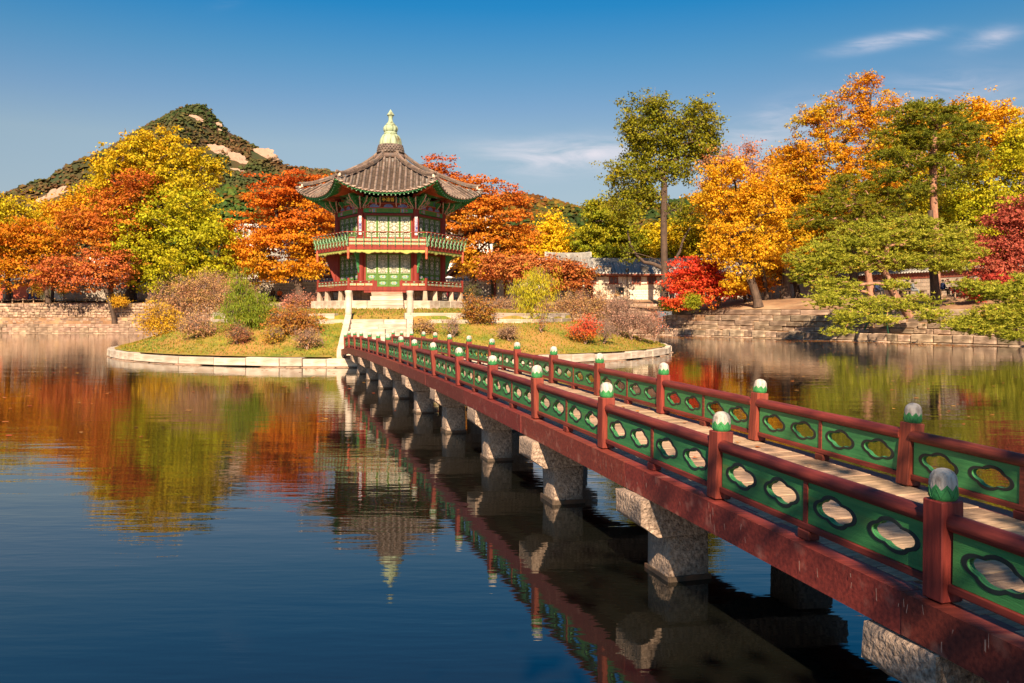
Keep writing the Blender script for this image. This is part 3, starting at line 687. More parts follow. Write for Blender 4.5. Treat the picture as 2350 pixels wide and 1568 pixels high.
    # side beams, jointed over the piers
    joints = [-6.1, -2.95, 0.14, 3.36, 6.33, 9.32, 12.45, 15.64, 18.88, 21.84, 24.9, 28.0, 30.7]
    for o, sg in ((0.0, -1), (W, 1)):
        for a, b in zip(joints[:-1], joints[1:]):
            g = G(); pr = []
            off = random.uniform(-.012, .012); dz = random.uniform(-.012, .006)
            sub = [a + (b - a) * k / 4 for k in range(5)]
            o0 = o - 0.105 if sg < 0 else o - 0.045; o1 = o + 0.045 if sg < 0 else o + 0.105
            vs = []
            for s in sub:
                s_ = s + (0.004 if s == a else -0.004 if s == b else 0)
                for oo, z in ((o0, -0.21), (o1, -0.21), (o1, -0.002), (o0, -0.002 - 0.004)):
                    vs.append(P(s_, oo + off * 0.5, z + dz * (1 if z < -.1 else 0)))
            fs = [(0, 1, 2, 3), (16, 17, 18, 19)]
            for k in range(4):
                for q in range(4): fs.append((k * 4 + q, k * 4 + (q + 1) % 4, k * 4 + 4 + (q + 1) % 4, k * 4 + 4 + q))
            g.add(vs, fs); g.build('side_beam', PAINT_R, br)
    # inner joists
    for o in (0.5, 1.06):
        g = G(); g.tube([P(s, o, -0.12) for s in np.linspace(-6, 30.5, 20)], 0.09, 4, smooth=False); g.build('joist', PAINT_R, br)
    # deck planks across
    g = G(); g.box((0, 0, -0.022), (W - 0.02, 0.205, 0.04), bev=0.004); pl = [g.mesh('deck_plank', [DECK])]
    s = -6.0
    Ms = []
    while s < 30.6:
        w = random.uniform(0.17, 0.25)
        a, b = P(s, W / 2), P(s + w, W / 2); sl = math.atan2(b.z - a.z, w)
        Ms.append(Matrix.Translation((a + b) / 2 + Vector((0, 0, random.uniform(-.003, .003)))) @ Matrix.Rotation(-th, 4, 'Z') @ Matrix.Rotation(sl, 4, 'X') @ Matrix.Diagonal((1 + random.uniform(-.012, .004), (w - 0.008) / 0.205, 1, 1)))
        s += w
    pieces('deck_plank', br, pl, Ms)
    # piers: capstone on two columns
    for k, s0 in enumerate((-5.9, -3.0, -0.09, 2.89, 5.69, 8.54, 11.48, 14.5, 17.6, 20.4, 23.4, 26.2)):
        s0 += 0.02
        zt = min(zz(s0), zz(s0 + .48)) - 0.215; zb = zt - 0.30
        base = P(s0, 0.0); base.z = 0
        M = Matrix.Translation(base) @ Matrix.Rotation(-th, 4, 'Z')
        c0, c1 = -0.12 + random.uniform(-.05, .02), W + 0.16 + random.uniform(-.03, .05); dp = 0.48
        def rough(g, lv, seed):
            bm = bmesh.new(); me = g.mesh('t', [PIER]); bm.from_mesh(me); bpy.data.meshes.remove(me)
            bmesh.ops.bevel(bm, geom=[e for e in bm.edges], offset=0.014, segments=1, affect='EDGES')
            bmesh.ops.triangulate(bm, faces=bm.faces)
            bmesh.ops.subdivide_edges(bm, edges=[e for e in bm.edges if e.calc_length() > 0.12], cuts=3, use_grid_fill=True)
            for v in bm.verts:
                v.co += mnoise.noise_vector(v.co * 3.1 + Vector((seed, seed, 0))) * 0.012 + mnoise.noise_vector(v.co * 11 + Vector((seed, 0, 0))) * 0.006
            bmesh.ops.recalc_face_normals(bm, faces=bm.faces)
            m2 = bpy.data.meshes.new('stone'); bm.to_mesh(m2); bm.free(); m2.materials.append(PIER); m2.polygons.foreach_set('use_smooth', [True] * len(m2.polygons)); return m2
        ch = 0.15
        poly = [(c0, zt), (c0, zt - 0.19), (c0 + ch, zb), (c1 - ch, zb), (c1, zt - 0.19), (c1, zt)]
        g = G(); g.prism(poly, 0, dp, M=Matrix(((1, 0, 0, 0), (0, 0, 1, -0.02), (0, 1, 0, 0), (0, 0, 0, 1))))
        inst('capstone', rough(g, 0, k), M, br)
        for a in (0.09, 1.26):
            g = G(); g.box((a + 0.18, 0.22, (zb - 0.8) / 2 - 0.005), (0.36, 0.42, zb + 0.8), taper=0.97)
            cl = inst('pier_column', rough(g, 0, k + a), M, br)
            g = G(); h_ = 0.05
            for t in range(4):
                px, py, sx_, sy_ = ((a + .18, .005, .37, .02), (a + .18, .435, .37, .02), (a - .003, .22, .02, .43), (a + .363, .22, .02, .43))[t]
                g.box((px, py, WATER_Z), (sx_, sy_, h_ + 0.05 * random.random()), M=M)
            g.build('wet_band', WETST, cl)
    # flaked paint and old nail marks on the outer beam and posts
    g = G()
    for i in range(170):
        s = random.uniform(-1.5, 16) ** 1.0; z = random.uniform(-.19, -.02); h_ = random.uniform(.008, .035); w_ = random.uniform(.0015, .005)
        c = P(s, -0.1125, z); a_ = bd * w_; b_ = Vector((0, 0, 1)) * h_ + bd * random.uniform(-.006, .006)
        g.add([c - a_ - b_, c + a_ * random.uniform(.2, 1) - b_ * .7, c + a_ + b_ * .9, c - a_ * random.uniform(0, 1) + b_], [(0, 1, 2, 3)])
    g.build('paint_flake', mat('flaked_paint', (.42, .27, .22), (.30, .16, .12), .9, 30), br, kind='stuff', fix=False)
    # fallen leaves on the deck and beams
    V = []; F = []; C = []
    for i in range(260):
        s = random.uniform(-2, 29); o = random.uniform(0.0, W); c = P(s, o, 0.012)
        r = random.uniform(.012, .03); a = random.uniform(0, 6.3)
        for k in range(5):
            rr = r * (1.3 if k == 0 else 0.75 if k in (2, 3) else 1); V.append(c + Vector((math.cos(a + k * 1.257) * rr, math.sin(a + k * 1.257) * rr, random.uniform(-.004, .01))))
        F.append([i * 5 + k for k in range(5)]); C.append(random.choice([(.55, .14, .03), (.6, .25, .05), (.42, .10, .03), (.3, .13, .05)]))
    me = np_mesh('fallen_leaves', np.array(V), [np.array(F)], [LEAF], fcol=np.array(C))
    tag(inst('fallen_leaves', me, Matrix.Identity(4)), 'orange and brown fallen leaves scattered over the bridge deck', 'leaves', kind='stuff')
bridge()
# ------------------------------------------------------------------ hexagonal pavilion
RED = mat('pavilion_red', (0.27, 0.036, 0.02), (0.18, 0.024, 0.016), 0.6, 3, bump=0.003, bscale=30, stretch=(3, 3, .6), var=0.08)
REDO = mat('pavilion_orange_red', (0.55, 0.13, 0.06), (0.42, 0.08, 0.04), 0.6, 4)
GRN = mat('door_green', (0.12, 0.24, 0.035), (0.075, 0.17, 0.03), 0.6, 4, stretch=(3, 3, .5))
GRND = mat('lattice_green', (0.045, 0.10, 0.025), (0.03, 0.07, 0.02), 0.7, 6)
GRNE = mat('bracket_green', (0.035, 0.22, 0.07), (0.08, 0.32, 0.10), 0.6, 9)
YGR = mat('valance_yellow_green', (0.42, 0.44, 0.11), (0.33, 0.37, 0.08), 0.6, 6)
BLKP = mat('black_paint_and_dark', (0.015, 0.014, 0.013), None, 0.5)  # black paint, and the painted dark of gate arch and pavilion rooms
BLUE = mat('painted_blue', (0.10, 0.13, 0.45), (0.25, 0.28, 0.60), 0.6, 9)
PAPER = mat('door_paper', (0.70, 0.64, 0.50), (0.60, 0.54, 0.42), 0.9, 2)
MINT = mat('mint_white', (0.38, 0.52, 0.34), (0.16, 0.36, 0.20), 0.6, 16)
CREAM = mat('cream_panel', (0.56, 0.47, 0.22), (0.46, 0.40, 0.17), 0.6, 3)
PINK = mat('painted_pink', (0.60, 0.27, 0.22), (0.62, 0.42, 0.38), 0.6, 20)
GOLD = mat('gold_letters', (0.85, 0.55, 0.06), None, 0.4)
COPPER = mat('copper_patina', (0.44, 0.50, 0.32), (0.27, 0.35, 0.22), 0.55, 2.5, bump=0.004, c3=(0.13, 0.09, 0.04), s3=2.2, t3=(0.56, 0.70), stretch=(1.4, 1.4, .6))
TILE = mat('roof_tile', (0.23, 0.155, 0.115), (0.12, 0.09, 0.075), 0.8, 5, bump=0.004, var=0.34, c3=(0.14, 0.12, 0.11), s3=2.5, t3=(0.52, 0.7))
TILEP = mat('pan_tile_gap_shade', (0.15, 0.10, 0.072), (0.09, 0.065, 0.05), 0.85, 6, var=0.3)  # darker colour puts the shade between the cover tiles into the pans
TILEG = mat('grey_roof_tile', (0.33, 0.31, 0.28), (0.21, 0.20, 0.185), 0.75, 4, bump=0.004, var=0.25)
PLAST = mat('lime_plaster', (0.82, 0.68, 0.52), (0.70, 0.52, 0.38), 0.9, 6)
def text_mesh(body, size, m, depth=0.004, vert=False):
    cu = bpy.data.curves.new('lettering', 'FONT'); cu.body = body; cu.size = size; cu.extrude = depth; cu.align_x = 'CENTER'; cu.align_y = 'CENTER'; cu.offset = size * 0.012
    if vert: cu.space_line = 0.92
    o = bpy.data.objects.new('lettering', cu); col.objects.link(o)
    me = bpy.data.meshes.new_from_object(o, depsgraph=bpy.context.evaluated_depsgraph_get()); bpy.data.objects.remove(o); me.name = 'lettering'
    me.materials.clear(); me.materials.append(m); return me
def pavilion():
    B = PC.copy(); B.z = 2.34
    pv = thing('pavilion', 'two storey hexagonal pavilion with green lattice doors, red balconies, tiled roof and copper finial', 'pavilion', B)
    def hexM(k): return Matrix.Translation(PC) @ Matrix.Rotation(PHI + R_(60) * k, 4, 'Z')     # local: face k looks towards -y
    S3 = math.sqrt(3) / 2
    def corner(k, R, z): 
        a = R_(-60) + R_(60) * k; v = Vector((math.cos(a) * R, math.sin(a) * R, z)); return Matrix.Translation(PC) @ Matrix.Rotation(PHI, 4, 'Z') @ v
    # --- platform, under-floor
    g = G(); 
    def hexring(R, z0, z1, mats, name, parent=pv, seed=0):
        pl = [(R * math.cos(R_(60 * k)), R * math.sin(R_(60 * k))) for k in range(6)]
        g = G(); g.prism(pl, z0, z1, M=hexM(0)); return g.build(name, mats, parent)
    hexring(3.95, 2.1, 2.70, SOIL, 'platform_fill')
    Ms = []
    for k in range(6):
        A, C = corner(k, 4.28, 0), corner(k + 1, 4.28, 0); d = (C - A).normalized(); n = Vector((d.y, -d.x, 0)); ln = (C - A).length; t = 0
        cuts = sorted([0, ln] + [ln * (i + random.uniform(-.2, .2)) / 4 for i in range(1, 4)]); az = math.atan2(d.y, d.x)
        for a, b in zip(cuts[:-1], cuts[1:]):
            c = A + d * (a + b) / 2 - n * 0.25; c.z = 2.53
            Ms.append(TRS(c + Vector((0, 0, random.uniform(-.01, .01))), (b - a - .012, .5, .44), az))
        for a, b in ((0.02, ln / 2), (ln / 2, ln - .02)):
            c = A + d * (a + b) / 2 + n * 0.02; c.z = 2.27; Ms.append(TRS(c, (b - a - .012, .5, .14), az))
    pieces('platform_stone', pv, BLKW, Ms)
    Ms = []
    for k in range(6):                       # dim stone wall of the heated room under the floor
        A, C = corner(k, 2.75, 0), corner(k + 1, 2.75, 0); d = (C - A).normalized(); az = math.atan2(d.y, d.x); ln = (C - A).length
        for row in range(2):
            for j in range(4):
                c = A + d * (ln * (j + .5) / 4); c.z = 2.86 + row * .27; Ms.append(TRS(c, (ln / 4 - .015, .2, .26), az))
    pieces('underfloor_stone', pv, BLK, Ms)
    # stubby stone posts
    g = G(); g.box((0, 0, 0.27), (0.26, 0.26, 0.54), taper=0.72, bev=0.012); pm = g.mesh('stone_stilt', [STONE])
    for k in range(6):
        for R, t in ((3.8, 0.0), (3.8, 0.27), (3.8, 0.73)):
            p = corner(k, R, 2.73).lerp(corner(k + 1, R, 2.73), t) if t else corner(k, 3.8, 2.73)
            if k == 5 and t: continue
            inst('stone_stilt', pm, Matrix.Translation(p) @ Matrix.Rotation(PHI + R_(60 * k), 4, 'Z'), pv)
    # front steps of four blocks
    M0 = hexM(0); W4 = []
    for i, (zt, y0, w) in enumerate(((3.18, -3.72, 1.55), (2.96, -4.02, 1.60), (2.73, -4.32, 1.66), (2.50, -4.6, 1.70))):
        W4.append(M0 @ TRS((0.0, y0, zt - 0.11), (w, 0.5, 0.215)))
    for i, M in enumerate(W4): inst('entrance_step', (BLK if i == 0 else BLKW)[0], M, pv)
    # --- core columns
    RW = 2.83
    g = G(); g.tube([(0, 0, 3.3), (0, 0, 8.3)], 0.17, 14); cm = g.mesh('column', [RED])
    for k in range(6):
        p = corner(k, RW, 0); inst('column', cm, Matrix.Translation((p.x, p.y, 0)), pv)
    # floors and beams of both balconies
    RB = 3.95
    hexring(RB - .12, 3.36, 3.44, RED, 'lower_floor'); hexring(RB - .12, 5.46, 5.54, RED, 'upper_floor')
    hexring(2.66, 3.44, 8.1, BLKP, 'dark_interior')  # solid black core, its colour standing in for the unlit rooms
    for k in range(6):
        M = hexM(k); a = S3 * RB; h = RB / 2
        g = G(); g.box((0, -a + 0.05, 3.36), (2 * h + .02, 0.10, 0.19), M=M); g.build('floor_beam', RED, pv)
        g = G(); g.box((0, -a + 0.05, 5.435), (2 * h + .02, 0.10, 0.19), M=M); g.build('balcony_beam', RED, pv)
        if k == 0:
            g = G(); g.box((0, -a - 0.02, 3.20), (2.35, 0.12, 0.10), M=M); g.build('threshold_board', RED, pv)
        # scalloped valance
        pts = []; nn = 96
        for i in range(nn + 1):
            x = -h + 0.06 + (2 * h - 0.12) * i / nn; u = i / nn * 12
            z = 5.335 - 0.125 - 0.04 * abs(math.sin(u * math.pi)) ** 0.8
            for cpos in (0.25, 0.75): z -= 0.10 * max(0, 1 - abs(i / nn - cpos) / 0.045)
            pts.append((x, z))
        poly = [(-h + .06, 5.335)] + pts + [(h - .06, 5.335)]
        g = G(); vs = [(x, -a + .03, z) for x, z in pts] + [(x, -a + .03, 5.335) for x, z in pts]; n = len(pts)
        vs2 = [(x, -a + .055, z) for x, y, z in vs]
        fs = [(i, i + 1, n + i + 1, n + i) for i in range(n - 1)]
        g.add(vs, fs, 0, M=M); g.add(vs2, [f[::-1] for f in fs], 0, M=M); g.add([v for i in range(n) for v in (vs[i], vs2[i])], [(2 * i, 2 * i + 1, 2 * i + 3, 2 * i + 2) for i in range(n - 1)], 0, M=M)
        g.tube([(x, -a + .024, z + .022) for x, z in pts], 0.0075, 4, 1, M=M, smooth=False); g.build('valance', [YGR, RED], pv, fix=False)
    # hanging bosses at the balcony corners
    g = G(); g.lathe([(0.03, -0.62), (0.055, -0.58), (0.07, -0.53), (0.05, -0.48), (0.06, -0.44), (0.055, -0.42), (0.065, -0.40), (0.07, 0)], 12); bm_ = g.mesh('hanging_boss', [REDO])
    for k in range(6):
        p = corner(k, RB - .02, 5.46); inst('hanging_boss', bm_, Matrix.Translation(p), pv)
        # slanting strut and scrolled bracket under the upper balcony
        a, b = corner(k, RW + .1, 3.5), corner(k, RB - .28, 5.34)
        if k in (1, 2, 4, 5, 3, 0):
            d = (corner(k, 1, 0) - PC); d.z = 0; d.normalize(); sx = d.cross(Vector((0, 0, 1)))
            g = G(); zb = 4.35
            prof = [(RW + .15, 5.34), (RB - .35, 5.34), (RB - .55, 5.14), (RW + .42, 4.98), (RW + .36, 4.7), (RW + .26, 4.45), (RW + .2, 4.2), (RW + .15, 4.2)]
            T = Matrix(((d.x, sx.x, 0, PC.x), (d.y, sx.y, 0, PC.y), (0, 0, 1, 0), (0, 0, 0, 1))) @ Matrix(((1, 0, 0, 0), (0, 0, 1, -0.03), (0, 1, 0, 0), (0, 0, 0, 1)))
            g.prism(prof, 0, 0.06, 0, M=T)
            for cx, cz, r in ((RW + .45, 5.2, .09), (RW + .30, 4.82, .07), (RW + .24, 4.5, .05), (RW + .68, 5.22, .07)):
                g.tube([(cx + r * math.cos(t) * (1 - t / 9), cz + r * math.sin(t) * (1 - t / 9), 0.07) for t in np.linspace(0, 6, 10)], 0.012, 4, 1, M=T)
                g.tube([(cx + r * math.cos(t) * (1 - t / 9), cz + r * math.sin(t) * (1 - t / 9), -0.01) for t in np.linspace(0, 6, 10)], 0.012, 4, 1, M=T)
            g.build('balcony_bracket', [GRNE, MINT], pv)
        if k in (1, 2, 5, 4): 
            pass
    for k in (5, 0, 1, 2, 3, 4):             # raking wooden buttress boards at the side columns
        if k in (4, 5):
            pass
    # buttress boards on the left and right flanks
    for k in (4, 1):
        d = corner(k, 1, 0) - PC; d.z = 0; d.normalize(); sx = d.cross(Vector((0, 0, 1)))
        T = Matrix(((d.x, sx.x, 0, PC.x), (d.y, sx.y, 0, PC.y), (0, 0, 1, 0), (0, 0, 0, 1))) @ Matrix(((1, 0, 0, 0), (0, 0, 1, -0.05), (0, 1, 0, 0), (0, 0, 0, 1)))
        if k == 1: continue
        g = G(); g.prism([(RW + .1, 3.5), (RW + .1, 5.3), (RB - .35, 5.3), (RW + .62, 5.0)], 0, 0.1, M=T); g.build('raking_board', RED, pv)
    # --- doors
    def lattice_leaf(w, h, nrows, low, name='door_leaf'):
        """one leaf, origin at its foot centre, facing -y; parts: frame, paper, lattice, painted lower boards"""
        f = 0.055
        fr = G()
        for cx in (-w / 2 + f / 2, w / 2 - f / 2): fr.box((cx, 0, h / 2), (f - .004, 0.05, h))
        zs = [0, h - f]; lz = low
        fr.box((0, 0, f / 2), (w - 2 * f, 0.046, f)); fr.box((0, 0, h - f / 2), (w - 2 * f, 0.046, f))
        nb = 2 if low > 0.6 else 1
        for i in range(nb): fr.box((0, 0, low * (i + 1) / nb), (w - 2 * f, 0.046, f * .8))
        fr.box((0, 0.012, low / 2), (w - 2 * f, 0.012, low))
        pa = G(); pa.box((0, 0.012, (low + h) / 2), (w - 2 * f, 0.008, h - low - f))
        la = G(); x0, x1, z0, z1 = -w / 2 + f, w / 2 - f, low + f * .4, h - f; t = 0.0165; y = -0.004; dy = .018
        W_, H_ = x1 - x0, z1 - z0
        def hb(z, a, b): la.box((x0 + W_ * (a + b) / 2, y, z0 + H_ * z), (W_ * (b - a), dy, t))
        def vb(x, a, b): la.box((x0 + W_ * x, y - .001, z0 + H_ * (a + b) / 2), (t, dy, H_ * (b - a)))
        # nested meander pattern, mirrored about the middle
        for s in (0, 1):
            m = (lambda z: z) if s == 0 else (lambda z: 1 - z)
            for z, a, b in ((.05, 0, 1), (.12, .2, .8), (.19, 0, .35), (.19, .65, 1), (.19, .42, .58), (.26, .15, .85), (.33, 0, .3), (.33, .7, 1), (.38, .3, .7), (.44, .12, .42), (.44, .58, .88)):
                hb(m(z), a, b)
            for x, a, b in ((.2, 0, .12), (.8, 0, .12), (.35, .12, .26), (.65, .12, .26), (.15, .19, .33), (.85, .19, .33), (.3, .26, .44), (.7, .26, .44), (.12, .38, .5), (.88, .38, .5), (.5, .05, .12), (.42, .19, .26), (.58, .19, .26)):
                lo_, hi_ = sorted((m(a), m(b))); vb(x, lo_, hi_)
        hb(.5, 0, .3); hb(.5, .7, 1)
        fl = G()
        for i in range(nb):
            cz = low * (i + .5) / nb + f * .2; ww, hh = (w - 2 * f) * .36, low / nb * .27
            def cld(sx, sz): return [(sx * (math.cos(q) + .12 * math.cos(5 * q)) * ww, cz + sz * (math.sin(q) * (1 - .15 * math.cos(4 * q))) * hh) for q in np.linspace(0, 2 * math.pi, 20, endpoint=False)]
            T = Matrix(((1, 0, 0, 0), (0, 0, 1, 0), (0, 1, 0, 0), (0, 0, 0, 1)))
            fl.prism(cld(1, 1), -.014, 0.002, 0, M=T); 
            for q in range(5): fl.lathe([(hh * .34, -.006), (hh * .25, .006)], 8, 1 + q % 3, (0, 0, 0), M=Matrix.Translation((ww * (q - 2) * .38, -.017, cz + hh * .25 * (q % 2 * 2 - 1) * -.6)) @ Matrix.Rotation(R_(90), 4, 'X'))
        return [('frame', fr.mesh('frame', [GRN])), ('paper', pa.mesh('paper', [PAPER])), ('lattice', la.mesh('lattice', [GRND])), ('floral_medallion', fl.mesh('floral_medallion', [MINT, PINK, BLUE, REDO]))]
    def doors(M, width, z0, z1, leaf_defs):
        for i in range(4):
            w = width / 4; lf, zz0 = leaf_defs[i]
            T = M @ Matrix.Translation((-width / 2 + w * (i + .5), 0, zz0))
            o = None
            for nm, me in lf:
                if nm == 'frame': o = inst('door_leaf', me, T, pv)
                else: inst(nm, me, T, o)
    aW = S3 * RW
    WD = RW - 0.52
    up = lattice_leaf(WD / 4 - .006, 7.16 - 5.56, 9, 0.40); lo_s = lattice_leaf(WD / 4 - .006, 5.18 - 3.80, 9, 0.36); lo_c = lattice_leaf(WD / 4 - .006, 5.18 - 3.49, 9, 0.66)
    DOORF = [('frame',)]
    for k in range(6):
        M = hexM(k) @ Matrix.Translation((0, -aW + 0.02, 0))
        doors(M, WD, 5.56, 7.16, [(up, 5.56)] * 4)
        doors(M, WD, 3.5, 5.18, [(lo_s, 3.80), (lo_c, 3.49), (lo_c, 3.49), (lo_s, 3.80)] if k == 0 else [(lo_s, 3.80)] * 4)
        g = G(); T = hexM(k)
        y = -aW + .02
        for s in (-1, 1):
            g.box((s * (WD / 2 + .075), y + .005, 4.36), (.15, .07, 1.84), M=T); g.box((s * (WD / 2 + .075), y + .005, 6.42), (.15, .07, 1.84), M=T)
        g.box((0, y + .01, 5.24), (RW - .2, .12, .11), M=T); g.box((0, y - .01, 7.22), (RW - .1, .14, .11), M=T)
        if k: g.box((0, y + .01, 3.62), (RW - .2, .10, .34), M=T)
        else:
            for s in (-1, 1): g.box((s * WD * .375, y + .01, 3.62), (WD / 4, .10, .34), M=T)
        g.box((0, y + .01, 5.50), (RW - .2, .10, .10), M=T)
        g.build('wall_frame', RED, pv)
        # painted lintel band
        g = G(); g.box((0, y - .02, 7.42), (RW - .1, .16, .22), 0, M=T); g.box((0, y - .104, 7.42), (1.12, .01, .15), 1, M=T)
        for s in (-1, 1):
            for q in range(4): g.box((s * (.63 + q * .055), y - .104 - q * .001, 7.42), (.042, .012, .20), (2, 3, 4, 5)[q], M=T)
            g.lathe([(.075, -.012), (.06, .004)], 10, 2, M=T @ Matrix.Translation((s * .93, y - .105, 7.42)) @ Matrix.Rotation(R_(90), 4, 'X'))
            g.lathe([(.04, -.012), (.03, .012)], 8, 4, M=T @ Matrix.Translation((s * .93, y - .108, 7.42)) @ Matrix.Rotation(R_(90), 4, 'X'))
        g.build('painted_lintel', [GRNE, GRN, REDO, MINT, BLUE, PINK], pv)
        g = G(); g.box((0, y - .02, 7.56), (RW - .1, .14, .05), 1, M=T); g.box((0, y - .0, 7.68), (RW - .1, .12, .19), 0, M=T)
        for q in (-1, 0, 1):
            g.prism([(-.26, 0), (.26, 0), (.2, .1), (.08, .17), (-.08, .17), (-.2, .1)], 0, .012, 2, M=T @ Matrix(((1, 0, 0, q * .72), (0, 0, 1, y - .075), (0, 1, 0, 7.59), (0, 0, 0, 1))))
            for e in (-.13, 0, .13): g.tube([(q * .72 + e + .04 * math.cos(t), y - .085, 7.66 + .035 * math.sin(t)) for t in np.linspace(0, 5, 8)], .008, 4, 3, M=T)
        g.box((0, y - .01, 7.80), (RW - .1, .13, .05), 1, M=T); g.box((0, y + .02, 7.96), (RW - .1, .12, .28), 4, M=T)
        for q in range(-5, 6):
            if abs(q) > 1: g.box((q * .22, y - .045, 7.96), (.06, .02, .22), (5, 3, 2)[q % 3], M=T)
        g.build('painted_frieze', [RED, REDO, BLUE, MINT, GRNE, PINK], pv)
    # name board with three gold characters, and the verse boards on the front columns
    T = hexM(0); nb_ = G(); nb_.box((0, -aW - .28, 7.95), (.72, .04, .30), 0, M=T @ Matrix.Translation((0, 0, 0)))
    for s in (-1, 1): nb_.box((0, -aW - .30, 7.95 + s * .16), (.80, .05, .03), 1, M=T); 
    for s in (-1, 1): nb_.tube([(s * .43, -aW - .20, 7.62), (s * .40, -aW - .30, 7.72), (s * .42, -aW - .34, 7.95), (s * .40, -aW - .30, 8.1)], .03, 6, 2, M=T)
    nbo = nb_.build('name_board', [BLKP, RED, PINK], pv, label='black name board with three gold characters')
    inst('lettering', text_mesh('亭遠香', 0.215, GOLD), T @ Matrix.Translation((0, -aW - .304, 7.95)) @ Matrix.Rotation(R_(90), 4, 'X'), nbo)
    INK = mat('blue_ink', (0.03, 0.03, 0.25), None, 0.6)
    for k, tx in ((5, '千\n山\n萬\n里\n一'), (0, '玉\n池\n波\n清\n泉')):
        p = corner(k, RW + .03, 0); d = (p - PC); d.z = 0; d.normalize()
        # boards face the front
        Tb = Matrix.Translation(Vector((p.x, p.y, 6.93 - .28)) + (M0.to_3x3() @ Vector((0, -.17, 0)))) @ Matrix.Rotation(PHI, 4, 'Z')
        g = G(); g.box((0, 0, -.02), (.145, .025, .98), 0, M=Tb, bev=0.008); vb_ = g.build('verse_board', PLAST if False else [mat('white_board_%d' % k, (.78, .72, .66), (.7, .62, .56), .7, 4)], pv, label='white board with blue brush characters')
        inst('lettering', text_mesh(tx, 0.165, INK, vert=True), Tb @ Matrix.Translation((0, -.016, -.02)) @ Matrix.Rotation(R_(90), 4, 'X'), vb_)
    # --- bracket clusters under the eaves at the columns
    def wing(L, h, crl=3):
        """scrolled bracket arm in the xz plane, x outward"""
        g = G(); out = [(0, h)]
        for i in range(crl + 1):
            u = i / crl; out += [(L * (.35 + .65 * u), h * (.55 + .45 * u) + .02), (L * (.30 + .62 * u), h * (.35 + .45 * u))]
        pts = [(0, 0), (.12, 0), (L * .35, h * .22), (L * .5, h * .30), (L * .72, h * .55), (L * .80, h * .62), (L, h * .95), (L * .97, h * 1.08), (L * .78, h * 1.0), (L * .6, h * 1.0), (0, h)]
        T = Matrix(((1, 0, 0, 0), (0, 0, 1, -.03), (0, 1, 0, 0), (0, 0, 0, 1)))
        g.prism(pts, 0, .06, 0, M=T, mside=1)
        for cx, cz, r in ((L * .45, h * .55, .05), (L * .72, h * .8, .045), (L * .2, h * .3, .045), (L * .25, h * .75, .05), (L * .92, h * 1.02, .04)):
            for y in (-.035, .035): g.tube([(cx + r * math.cos(t) * (1 - t / 10), y, cz + r * math.sin(t) * (1 - t / 10)) for t in np.linspace(0, 6, 9)], 0.011, 4, 2)
        # curled tongues on the lower edge
        for x_, z_, r in ((L * .5, h * .2, .06), (L * .85, h * .6, .06), (L * .22, h * .02, .05)):
            g.tube([(x_ + r * math.cos(t), 0, z_ + r * math.sin(t)) for t in np.linspace(-2.5, 1.6, 7)], [.02, .02, .018, .016, .014, .012, .01], 5, 1)
        return g.mesh('bracket_arm', [GRNE, PINK, MINT])
    w1, w2 = wing(.95, .62), wing(.62, .5)
    for k in range(6):
        p = corner(k, RW, 7.50); d = p - PC; az = math.atan2(d.y, d.x)
        g = G(); g.box((0, 0, .05), (.4, .4, .12), 0, M=Matrix.Translation((p.x, p.y, 7.9)) @ Matrix.Rotation(az, 4, 'Z'), taper=1.3); g.box((0, 0, 0), (.7, .3, .1), 0, M=Matrix.Translation((p.x, p.y, 8.08)) @ Matrix.Rotation(az, 4, 'Z'))
        bo = g.build('bracket_cluster', [GRNE], pv)
        inst('bracket_arm', w1, Matrix.Translation(p) @ Matrix.Rotation(az, 4, 'Z') @ Matrix.Translation((.12, 0, 0)), bo)
        for da, mm in ((-60, w2), (60, w2), (-30, w2), (30, w2), (-88, w2), (88, w2)):
            inst('bracket_arm', mm, Matrix.Translation(p + Vector((0, 0, .06 if abs(da) > 40 else .02))) @ Matrix.Rotation(az + R_(da), 4, 'Z') @ Matrix.Translation((.14, 0, 0)), bo)
    # small brackets along the wall between columns
    g = G(); g.prism([(0, 0), (.06, -.02), (.16, .1), (.26, .2), (.26, .3), (0, .3)], -.03, .03, 0, M=Matrix(((1, 0, 0, 0), (0, 0, 1, 0), (0, 1, 0, 0), (0, 0, 0, 1))), mside=1); wb = g.mesh('wall_bracket', [GRNE, PINK])
    for k in range(6):
        for x in (-.62, .62): inst('wall_bracket', wb, hexM(k) @ Matrix.Translation((x, -aW - .06, 7.72)) @ Matrix.Rotation(R_(-90), 4, 'Z'), pv)
    # --- upper balustrade: panels, frames, curved brackets leaning out, round rail
    a = S3 * RB; h = RB / 2
    br_ = G()
    sp = [(0, 0.0), (-.03, .06), (-.045, .14), (-.02, .22), (-.055, .30), (-.11, .38), (-.085, .46), (-.10, .55), (-.16, .60), (-.20, .655)]
    br_.tube([(0, y, z) for y, z in sp], [.016, .02, .026, .022, .028, .034, .022, .015, .014, .012], 6, 0, smooth=True)
    for y, z, r, s in ((-.09, .08, .035, 1), (.01, .17, .03, -1), (-.10, .25, .035, 1), (-.02, .34, .035, -1), (-.15, .42, .04, 1), (-.05, .50, .03, -1), (-.13, .53, .03, 1)):
        br_.tube([(0, y + s * r * math.cos(t), z + r * math.sin(t)) for t in np.linspace(0, 5.4, 9)], .012, 4, 1)
    br_.lathe([(.02, 0), (.05, .02), (.052, .03), (.03, .045)], 10, 0, (0, -.20, .635)); br_me = br_.mesh('rail_bracket', [MINT, GRNE])
    fl = G(); T0 = Matrix(((1, 0, 0, 0), (0, 0, 1, 0), (0, 1, 0, 0), (0, 0, 0, 1)))
